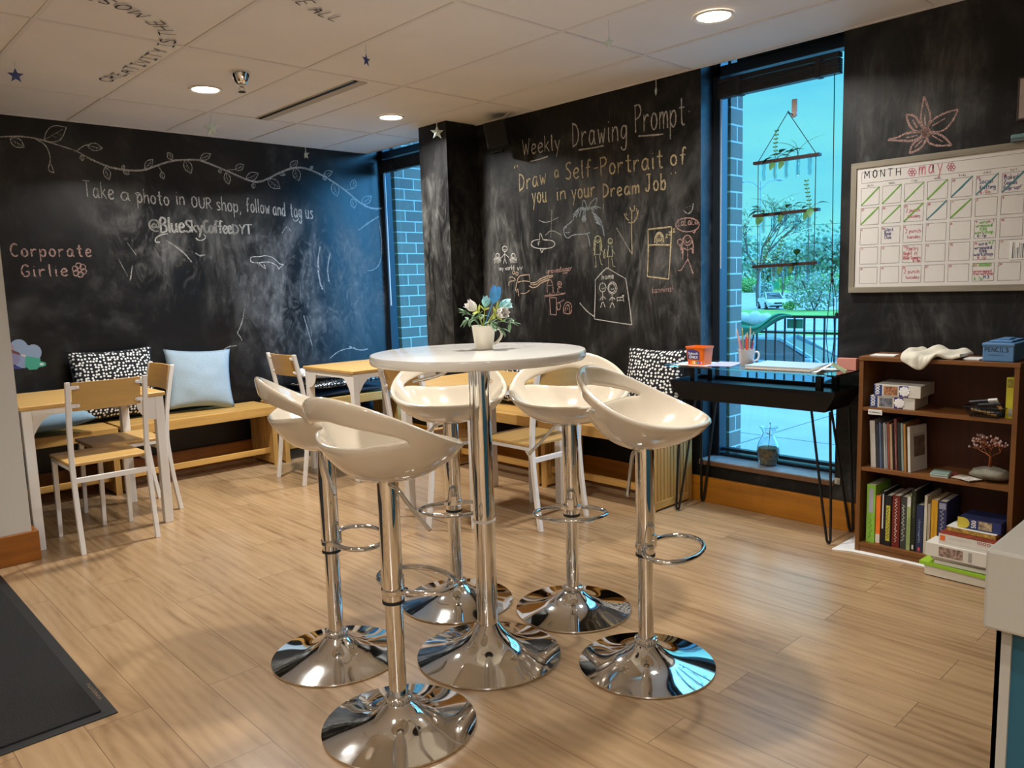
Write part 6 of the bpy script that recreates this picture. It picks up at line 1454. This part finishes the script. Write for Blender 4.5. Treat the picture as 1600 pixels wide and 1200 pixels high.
def obb(c, sz, rz, rx):
    M = Matrix.Translation(c) @ Matrix.Rotation(rz, 4, 'Z') @ Matrix.Rotation(rx, 4, 'X'); return MB().bx(-sz[0]/2, sz[0]/2, -sz[1]/2, sz[1]/2, -sz[2]/2, sz[2]/2).xf(M)
MB().bx(-.012, -.0005, .06, .18, -.08, .06).build('wall_plate', BLACKP, t, bevel=.003); MB().tube([(-.01, .12, -.02), (-.08, .10, -.02), (-.10, .02, -.01)], .016, 10).build('bracket_arm', BLACKP, t, smooth=60)
obb((-.13, -.02, .0), (.13, .15, .17), rad(38), rad(-10)).build('cabinet', mat('speaker_black', (.006, .006, .007), .7), t, bevel=.012, seg=3)
t2 = on_ceil(808, 178); MB().tube([(-.115, -.04, .10), (-.09, -.11, .146)], .004, 6).build('cable', THR, t)

# ================================================================== DECAL, MAT, COUNTER
t = thing('wall_decal', 'cloud and coffee mugs decal on the left blackboard beside the white wall', 'decal', tuple(on_left(40, 555)))
ivd = Matrix.Translation(-on_left(40, 555))
def dec(pts, c, lay, name):
    P = [on_left(*q)+Vector((0, -.0006-.0004*lay, 0)) for q in pts]; MB().prism(P, (0, .0004, 0)).xf(ivd).build(name, mat('decal_'+name, c, .5), t)
def arc(cx, cy, rx, ry, a0, a1, n=10): return [(cx+rx*math.cos(rad(a0+(a1-a0)*k/n)), cy+ry*math.sin(rad(a0+(a1-a0)*k/n))) for k in range(n+1)]
dec(arc(29, 545, 15, 15, -200, -25)+arc(52, 551, 13, 13, -120, 60)+[(50, 562), (30, 566), (10, 560)], (.26, .32, .42), 0, 'cloud')
dec(arc(8, 549, 15, 16, -180, 0)+[(24, 557), (4, 560)], (.36, .24, .30), 0.5, 'pink_cloud')
dec([(14, 544), (20, 547), (30, 551), (32, 555), (14, 551), (0, 546), (0, 540)], (.16, .05, .05), 1, 'brown_drip')
dec([(0, 548), (14, 550), (31, 555), (32, 562), (26, 570), (14, 570), (0, 566)], (.24, .21, .33), 2, 'lavender_mug')
dec([(31, 556), (42, 556), (40, 575), (34, 575), (25, 571)], (.26, .30, .42), 1.5, 'lilac_patch')  # flat lilac area of the decal print
dec([(40, 556), (63, 560), (63, 570), (58, 577), (46, 578), (39, 572)], (.06, .33, .22), 3, 'green_mug')
dec(arc(65, 569, 7, 4, -90, 90)+[(60, 574), (60, 564)], (.07, .37, .25), 2.5, 'green_handle'); dec(arc(65, 569, 3.4, 1.8, 0, 360), (.7, .68, .6), 3.5, 'handle_gap'); dec([(33, 553), (41, 555), (40, 558), (33, 556)], (.62, .50, .44), 3, 'cream_band')
dec([(18, 570), (40, 575), (30, 577), (12, 575)], (.04, .05, .20), 1, 'blue_underside')
MATM = mat('black_carpet_pile', (.012, .0115, .011), .95, var=.9, vscale=220, bump=1.0, bscale=260)
t = thing('entrance_mat', 'black ribbed entrance mat with rubber edge at the lower left', 'mat', (0, 0, 0))
MB().bx(-.9, .637, 2.478, 4.268, .0004, .004).build('rubber_edge', mat('black_rubber', (.012, .012, .012), .6), t, bevel=.002); MB().bx(-.88, .600, 2.515, 4.24, .004, .0095).build('carpet', MATM, t, bevel=.002)
k = Ink((0, 0, 1), .0006); a, b = on_z(149, 1078, .004), on_z(158, 1090, .004); scribble(k, Vector((.615, 2.74, .004)), Vector((.615, 2.60, .004)), .014, .003, (1, 0, 0), 6); k.done('maker_print', mat('tan_print', (.30, .22, .12), .7), t)
t = thing('service_counter', 'white boxed counter top on a dark teal base at the right edge', 'counter', (1.12, .3, 0))
CWH = mat('white_gloss_paint', (.37, .35, .305), .5, bump=.04, bscale=60); CTL = mat('dark_teal_paint', (.012, .085, .13), .5)
ivc = Matrix.Translation((-1.12, -.3, 0))
m = MB(); x0, y1, zt, zb = 1.123, .294, .900, .792
m.bx(x0, x0+.075, -2.0, y1, zb, zt); m.bx(x0+.075, 2.35, y1-.085, y1, zb, zt); m.bx(2.25, 2.35, -2.0, y1-.085, zb, zt); m.bx(x0+.075, 2.25, -2.0, y1-.085, zb, zt-.03)
m.xf(ivc).build('counter_box', CWH, t, bevel=.004)
MB().bx(x0+.075, 2.25, -2.0, y1-.085, zt-.0295, zt-.024).xf(ivc).build('wood_inlay', wood('tan_wood_inlay', (.42, .28, .13), 0, .5, .2), t)
MB().bx(x0+.042, 2.30, -1.95, y1-.014, 0, zb).xf(ivc).build('teal_base', CTL, t); MB().bx(x0+.036, x0+.042, y1-.026, y1-.008, 0, zb-.002).bx(x0+.036, x0+.060, y1-.014, y1-.008, 0, zb-.002).xf(ivc).build('corner_bead', CWH, t)

# ================================================================== OUTSIDE THE WINDOWS
GZ = -1.5
CONC = mat('pale_concrete', (.40, .385, .37), .9, var=.12, vscale=1.2)
m = MB().bx(XR+.22, 8.9, -8, 18, -.20, -.05)
struct(m.build('patio', CONC))
m = MB()
for y in (1.2, 3.2, 5.2): m.bx(XR+.25, 8.9, y, y+.012, -.0499, -.0490)
for x in (5.9, 7.6): m.bx(x, x+.012, -8, 18, -.0499, -.0490)
JO = m.build('patio_joint', mat('dark_joint', (.10, .10, .10), .9)); struct(JO)
ASPH = mat('pale_asphalt', (.36, .37, .38), .9, var=.2, vscale=.6)
m = MB().bx(-20, 420, -260, 420, GZ-.3, GZ); struct(m.build('ground', ASPH))
m = MB().bx(8.7, 8.9, -8, 18, GZ, -.05); struct(m.build('retaining_wall', CONC))
GRASS = mat('mown_grass', (.20, .38, .08), .95, var=.3, vscale=3, bump=.6, bscale=40)
def band(name, y0, y1, x0, x1, m_, z, h):
    a, b, c, d = on_z(x0, y0, z), on_z(x1, y0, z), on_z(x1, y1, z), on_z(x0, y1, z)
    return struct(MB().prism([a, b, c, d], (0, 0, h)).build(name, m_))
band('lawn', 485, 494, 900, 1500, GRASS, GZ, .05)
band('lawn', 519.5, 528, 900, 1500, GRASS, GZ, .06); band('curb', 528, 531, 900, 1500, CONC, GZ, .10)
band('footpath', 496, 517, 900, 1500, CONC, GZ, .03)
band('lawn', 446, 457, 900, 1500, GRASS, GZ, .05)
# fence
FXp = plane_hit(1240, 610, 2, -.05).x; FXp = 8.55
t = thing('picket_fence', 'black metal picket fence along the edge of the patio', 'fence', (FXp, 4.0, -.05))
fz1 = plane_hit(1260, 493, 0, FXp).z+.05; fz2 = plane_hit(1260, 518.5, 0, FXp).z+.05
MB().bx(-.02, .02, -4.5, 5.5, fz1-.03, fz1).build('top_rail', BLACKM, t); MB().bx(-.016, .016, -4.5, 5.5, fz2-.025, fz2).build('mid_rail', BLACKM, t); MB().bx(-.016, .016, -4.5, 5.5, .06, .09).build('bottom_rail', BLACKM, t)
for k in range(46): y = -1.6+k*.118; MB().bx(-.009, .009, y-.009, y+.009, .0, fz1-.01).build('picket', BLACKM, t)
for y in (-1.9, 1.6, 3.9): MB().bx(-.03, .03, y-.03, y+.03, 0, fz1+.03).build('fence_post', BLACKM, t)
# tarp and cushions draped over the fence
def onf(x, y, dx=0.0): return plane_hit(x, y, 0, FXp+dx)
TARP = mat('green_tarp', (.010, .20, .11), .45, var=.25, vscale=6)
m = MB(); nu, nv = 40, 12
topc = [(1150, 497), (1165, 503), (1178, 508), (1190, 505), (1200, 497), (1212, 490), (1222, 489.5), (1236, 492)]
botc = [(1150, 528), (1160, 524), (1172, 523), (1184, 521), (1196, 514), (1208, 506), (1222, 498), (1238, 494)]
tc_, bc_ = chaikin(topc, 3), chaikin(botc, 3)
for i in range(nu+1):
    q = i/nu; a = tc_[int(q*(len(tc_)-1))]; b = bc_[int(q*(len(bc_)-1))]
    for j in range(nv+1):
        s_ = j/nv; P = onf(a[0]+(b[0]-a[0])*s_, a[1]+(b[1]-a[1])*s_, -.16-.06*math.sin(pi*s_)-.02*math.sin(s_*14+q*9)); m.v.append(P)
for i in range(nu):
    for j in range(nv): m.f.append([i*(nv+1)+j, (i+1)*(nv+1)+j, (i+1)*(nv+1)+j+1, i*(nv+1)+j+1]); m.m.append(0)
o = m.build('tarp', TARP, None, smooth=180, solid=.006); tag(o, 'green tarp draped over the outdoor fence', 'tarp')
m = MB()
for cx, rx, ry in ((1162, 13, 11), (1180, 12, 13), (1196, 9, 10)):
    c = onf(cx, 499, -.075); m.ell(c, (.045, .0085*rx, .0075*ry), 14, 9, rough=.15, seed=cx)
o = m.build('outdoor_cushion', mat('pale_outdoor_cushion', (.62, .66, .66), .8), None, smooth=180); tag(o, 'bundled pale outdoor cushion lying in the green tarp', 'cushion')
a = onf(1228, 500, .3); o = MB().bx(-.01, .01, -.10, .09, -.06, .045).build('banner', TARP); o.location = (FXp+.028, onf(1240, 505).y, onf(1240, 505).z); tag(o, 'small green banner hanging behind the fence rail', 'banner')
# cars
def car(label, pos, heading, col, s_=1.0):
    """+X is the nose"""
    t = thing('car', label, 'car', pos, heading); paint = mat('car_paint_%02d%02d%02d' % tuple(int(q*99) for q in col), col, .25, coat=.8); gl = mat('dark_car_glass', (.03, .05, .06), .05, coat=.5)
    st = [(-2.25, .62, .55, .86), (-2.15, .78, .32, .98), (-1.6, .86, .22, 1.00), (-.8, .89, .20, .98), (.2, .90, .20, .95), (1.0, .89, .20, .91), (1.7, .85, .22, .82), (2.15, .76, .28, .72), (2.28, .60, .38, .62)]
    secs = [[(x, -w*.92, z0), (x, -w, (z0+z1)*.5), (x, -w*.94, z1-.06), (x, -w*.80, z1), (x, w*.80, z1), (x, w*.94, z1-.06), (x, w, (z0+z1)*.5), (x, w*.92, z0)] for x, w, z0, z1 in st]
    ring_loft(secs).build('body', paint, t, smooth=40)
    cab = [(-1.75, .70, .97, .99), (-1.15, .66, .95, 1.36), (-.5, .64, .95, 1.43), (.15, .64, .94, 1.41), (1.05, .70, .90, .93)]
    secs = [[(x, -w*1.08, z0), (x, -w*.86, z1), (x, w*.86, z1), (x, w*1.08, z0)] for x, w, z0, z1 in cab]
    ring_loft(secs).build('cabin_glass', gl, t, smooth=30)
    m = MB()
    for (x0, w0, _, z0), (x1, w1, _, z1) in zip(cab[1:], cab[2:4]): m.prism([(x0, -w0*.88, z0-.02), (x0, w0*.88, z0-.02), (x0, w0*.86, z0+.03), (x0, -w0*.86, z0+.03)], (x1-x0, 0, z1-z0))
    for sy in (-1, 1):
        m.beam((-1.72, sy*.70, .98), (-1.15, sy*.60, 1.37), .06, .06).beam((1.03, sy*.70, .92), (.15, sy*.58, 1.42), .06, .06).beam((-.45, sy*.68, .96), (-.42, sy*.58, 1.42), .07, .05)
    m.build('roof', paint, t, smooth=30)
    for x in (-1.38, 1.38):
        for sy in (-1, 1):
            w = MB().cyl((x, sy*.70, .32), (x, sy*.90, .32), .32, n=28); w.build('wheel', mat('tyre_rubber', (.015, .015, .016), .85), t, smooth=40); h = MB().cyl((x, sy*.88, .32), (x, sy*.915, .32), .20, n=16); h.build('hubcap', mat('silver_hub', (.45, .46, .47), .35, .7), t, smooth=40)
    MB().bx(2.20, 2.30, -.32, .32, .50, .62).bx(2.0, 2.29, -.68, .68, .24, .34).build('grille', BLACKM, t)
    for sy in (-1, 1): MB().ell((2.14, sy*.58, .62), (.13, .15, .07)).build('headlight', mat('headlight_glass', (.7, .72, .72), .1, coat=.5), t, smooth=180); MB().bx(.75, .92, sy*.92-.09, sy*.92+.09, .93, 1.05).build('side_mirror', paint, t, bevel=.02)
    for p in t.children: p.scale = (1, 1, 1)
    return t
p = on_z(1206, 484, GZ); hd = math.atan2(-p.y, -p.x); car('silver white car parked beyond the grass strip, facing the window', tuple(p+Vector((math.cos(hd), math.sin(hd), 0))*-2), hd+.22, (.62, .63, .62))
dq = CF.xy.normalized(); p = on_z(1222, 600, GZ); p = Vector((0, 0, GZ))+Vector((ray(1222, 560).x, ray(1222, 560).y, 0)).normalized()*18.5
car('pale blue car parked just behind the picket fence', tuple(p), math.atan2(ray(1222, 560).y, ray(1222, 560).x)-rad(108), (.22, .34, .40))
p = on_z(1237, 451, GZ); car('small white car far away on the street', tuple(p), math.atan2(p.y, p.x)+rad(80), (.72, .74, .74))
# planting
def tree(name, label, cat, base, h, crown, leaf_m, seed, nleaf, lsz, trunk=.10, lev=4, spread=.55, group=None, bark=None, base_frac=.30):
    r5 = random.Random(seed); t = thing(name, label, cat, base, 0, group); m = MB(); lf = MB(); ends = []
    def br(p, d, L_, r, l):
        q = p+d*L_; m.tube([p, (p+q)/2+Vector((r5.uniform(-1, 1), r5.uniform(-1, 1), 0))*L_*.06, q], [r, r*.85, r*.68], 5)
        if l == 0: ends.append(q); return
        if l <= 2: ends.append(q)
        for k in range(3 if l > 1 else 4):
            dd = (d+Vector((r5.uniform(-1, 1), r5.uniform(-1, 1), r5.uniform(-.35, .6)))*spread*1.3).normalized(); br(q, dd, L_*r5.uniform(.62, .82), r*.62, l-1)
    br(Vector((0, 0, 0)), Vector((0, 0, 1)), h*base_frac, trunk, lev)
    for k in range(nleaf):
        e = r5.choice(ends); p = e+Vector((r5.gauss(0, 1), r5.gauss(0, 1), r5.gauss(0, 1)))*crown
        a = Vector((r5.uniform(-1, 1), r5.uniform(-1, 1), r5.uniform(-1, 1))).normalized(); b = a.orthogonal().normalized()*lsz*.5; c = a.cross(b)
        lf.add([p-b-c*.6, p+b-c*.6, p+b+c*.6, p-b+c*.6], [(0, 1, 2, 3)])
    m.build('trunk', bark or mat('grey_bark', (.13, .105, .085), .9, var=.3, vscale=8), t); lf.build('foliage', leaf_m, t, weld=False, recalc=False)
    return t
def bush(label, base, rx, rz, leaf_m, seed, n, lsz, group=None):
    r5 = random.Random(seed); t = thing('bush', label, 'bush', base, 0, group); lf = MB(); m = MB()
    for k in range(7): a = r5.uniform(0, 2*pi); m.tube([(0, 0, 0), (math.cos(a)*rx*.3, math.sin(a)*rx*.3, rz*.8), (math.cos(a)*rx*.6, math.sin(a)*rx*.6, rz*1.5)], .03, 5)
    for k in range(n):
        d = Vector((r5.gauss(0, 1), r5.gauss(0, 1), r5.gauss(0, 1))).normalized()*(r5.random()**.35); p = Vector((d.x*rx, d.y*rx, rz+d.z*rz))
        a = Vector((r5.uniform(-1, 1), r5.uniform(-1, 1), r5.uniform(-1, 1))).normalized(); b = a.orthogonal().normalized()*lsz*.5; c = a.cross(b); lf.add([p-b-c*.6, p+b-c*.6, p+b+c*.6, p-b+c*.6], [(0, 1, 2, 3)])
    m.build('stems', mat('grey_bark', (.13, .105, .085)), t); lf.build('foliage', leaf_m, t, weld=False, recalc=False); return t
LG1 = mat('hazed_spring_leaf', (.42, .54, .36), .8, var=.3, vscale=2); LG2 = mat('hazed_far_leaf', (.34, .47, .38), .8, var=.3, vscale=2); LG3 = mat('bush_leaf', (.26, .50, .16), .8, var=.3, vscale=3); LG4 = mat('purple_grey_leaf', (.30, .38, .30), .8, var=.4, vscale=3)  # spring and far leaf colours lightened to stand in for distance haze
def far(x, y, d):
    r_ = ray(x, y); return Vector((0, 0, CAM_H))+r_*d
def gp(x, d): q = far(x, 450, d); return (q.x, q.y, GZ)
tree('spring_tree', 'wispy spring tree with thin new leaves behind the parking lot at left', 'tree', gp(1185, 74), 10.5, .40, LG1, 21, 800, .24, .18, 5, .55)
tree('spring_tree', 'small pale spring tree behind the middle of the parking lot', 'tree', gp(1222, 112), 9.0, .5, LG1, 22, 550, .30, .16, 4, .55)
FG = 'distant trees on the skyline'
for k, (x, d, h, lm, lab) in enumerate(((1150, 165, 15, LG2, 'distant tree at the left of the skyline behind the brick pier'), (1200, 185, 13, LG2, 'distant dark tree left of the lamp post'), (1245, 190, 12, LG2, 'distant dark tree in the middle of the skyline'), (1275, 175, 14, LG2, 'distant dark tree right of the middle of the skyline'), (1302, 165, 15, LG2, 'distant dark tree at the right end of the skyline'))):
    tree('distant_tree', lab, 'tree', gp(x, d), h, 2.0, lm, 31+k, 1500, .8, .3, 4, .75, FG, None, .20)
p = on_z(1172, 457, GZ); bush('rounded green bush left of the lamp post, beyond the parking lot', tuple(p), 2.2, 1.35, LG3, 41, 1500, .30)
p = on_z(1192, 460, GZ); bush('dark green bush beside the rounded bush', tuple(p), 1.7, 1.0, LG2, 42, 1000, .30)
p = on_z(1272, 486, GZ); bush('large loose bush at the right beyond the fence', tuple(p), 2.3, 1.6, LG4, 43, 1300, .20); p = on_z(1255, 452, GZ); bush('bright green hedge behind the small white car', tuple(p), 6.0, 1.5, LG3, 44, 1700, .45)
p = on_z(1298, 452, GZ); bush('bright green hedge at the right edge of the window view', tuple(p), 5.0, 1.6, LG3, 45, 1500, .45); p = on_z(1236, 485, GZ); bush('tiny shrub beside the silver white car', tuple(p), .7, .4, LG3, 46, 300, .16)
p = on_z(1158, 455, GZ); bush('bright green hedge at the left edge behind the brick pier', tuple(p), 4.0, 1.4, LG3, 47, 1200, .40)
o = MB().bx(-.05, .05, -1.1, 1.1, .6, 1.9).bx(-.04, .04, -1.0, -.9, 0, .6).bx(-.04, .04, .9, 1.0, 0, .6).build('road_sign', mat('sign_green', (.03, .30, .16), .5)); q = on_z(1207, 456, GZ); o.location = q; o.rotation_euler = (0, 0, math.atan2(q.y, q.x)); tag(o, 'low green sign board beyond the parking lot', 'sign')
t = thing('lamp_post', 'grey street lamp with two arms beyond the parking lot', 'street lamp', gp(1187, 95))
MB().cyl((0, 0, 0), (0, 0, 14.2), .11, .07, 10).build('pole', mat('grey_steel', (.35, .40, .42), .5, .3), t, smooth=60)
for s_ in (1, -1): MB().tube([(0, 0, 13.2), (-.5*s_, .7*s_, 14.1), (-1.1*s_, 1.5*s_, 14.3)], .05, 6).build('arm', mat('grey_steel', (.35, .40, .42)), t, smooth=60); MB().ell((-1.3*s_, 1.75*s_, 14.25), (.4, .4, .14)).build('lamp_head', mat('grey_steel', (.35, .40, .42)), t, smooth=180)
t = thing('utility_pole', 'thin utility pole with wires behind the distant trees', 'pole', gp(1262, 150)); MB().cyl((0, 0, 0), (0, 0, 12.5), .14, .1, 8).build('pole', mat('grey_bark', (.13, .105, .085)), t)
for z in (8.9, 12.4): MB().tube([(0, 0, z), (-20, 26, z+.6)], .035, 5).tube([(0, 0, z), (26, -36, z+.4)], .035, 5).build('wire', BLACKM, t)

# ================================================================== pieces of parts go one level deeper
SUBPART = {'backrest_tab': 'backrest', 'footrest_clamp': 'footrest', 'cover_end': 'gas_lift_cover', 'collar': 'base', 'pole_ring': 'pole', 'end_post': 'slatted_end', 'end_rail': 'slatted_end',
           'spine_panel': 'cover', 'spine_print': 'cover', 'cover_picture': 'cover', 'cover_strip': 'cover', 'label_lettering': 'label_panel', 'handle_gap': 'green_handle', 'green_handle_': 'green_mug',
           'printed_grid': 'panel', 'printed_heading': 'panel', 'marker_writing': 'panel', 'marker_slash': 'panel', 'marker_box': 'panel', 'date_writing': 'panel',
           'piece_count': 'box', 'jigsaw_logo': 'purple_band', 'picture': 'box', 'wall_plate_': 'cabinet', 'hubcap': 'wheel', 'pencil_tip': 'sharpened_wood', 'label_print': 'shelf_label', 'note_stripes': 'note_paper',
           'maker_print': 'rubber_edge', 'cord_bead': 'cord_loop', 'marker_lettering': 'bin', 'sill_edge': 'window_sill'}
def _mid(o): return sum((Vector(c) for c in o.bound_box), Vector())/8
for o in list(bpy.data.objects):
    if o.parent is not None: continue
    kids = [c for c in o.children if c.type == 'MESH']
    for c in kids:
        want = SUBPART.get(c.name.split('.')[0])
        host = [k for k in kids if want and k.name.split('.')[0] == want]
        if host: c.parent = min(host, key=lambda k: (_mid(k)-_mid(c)).length)
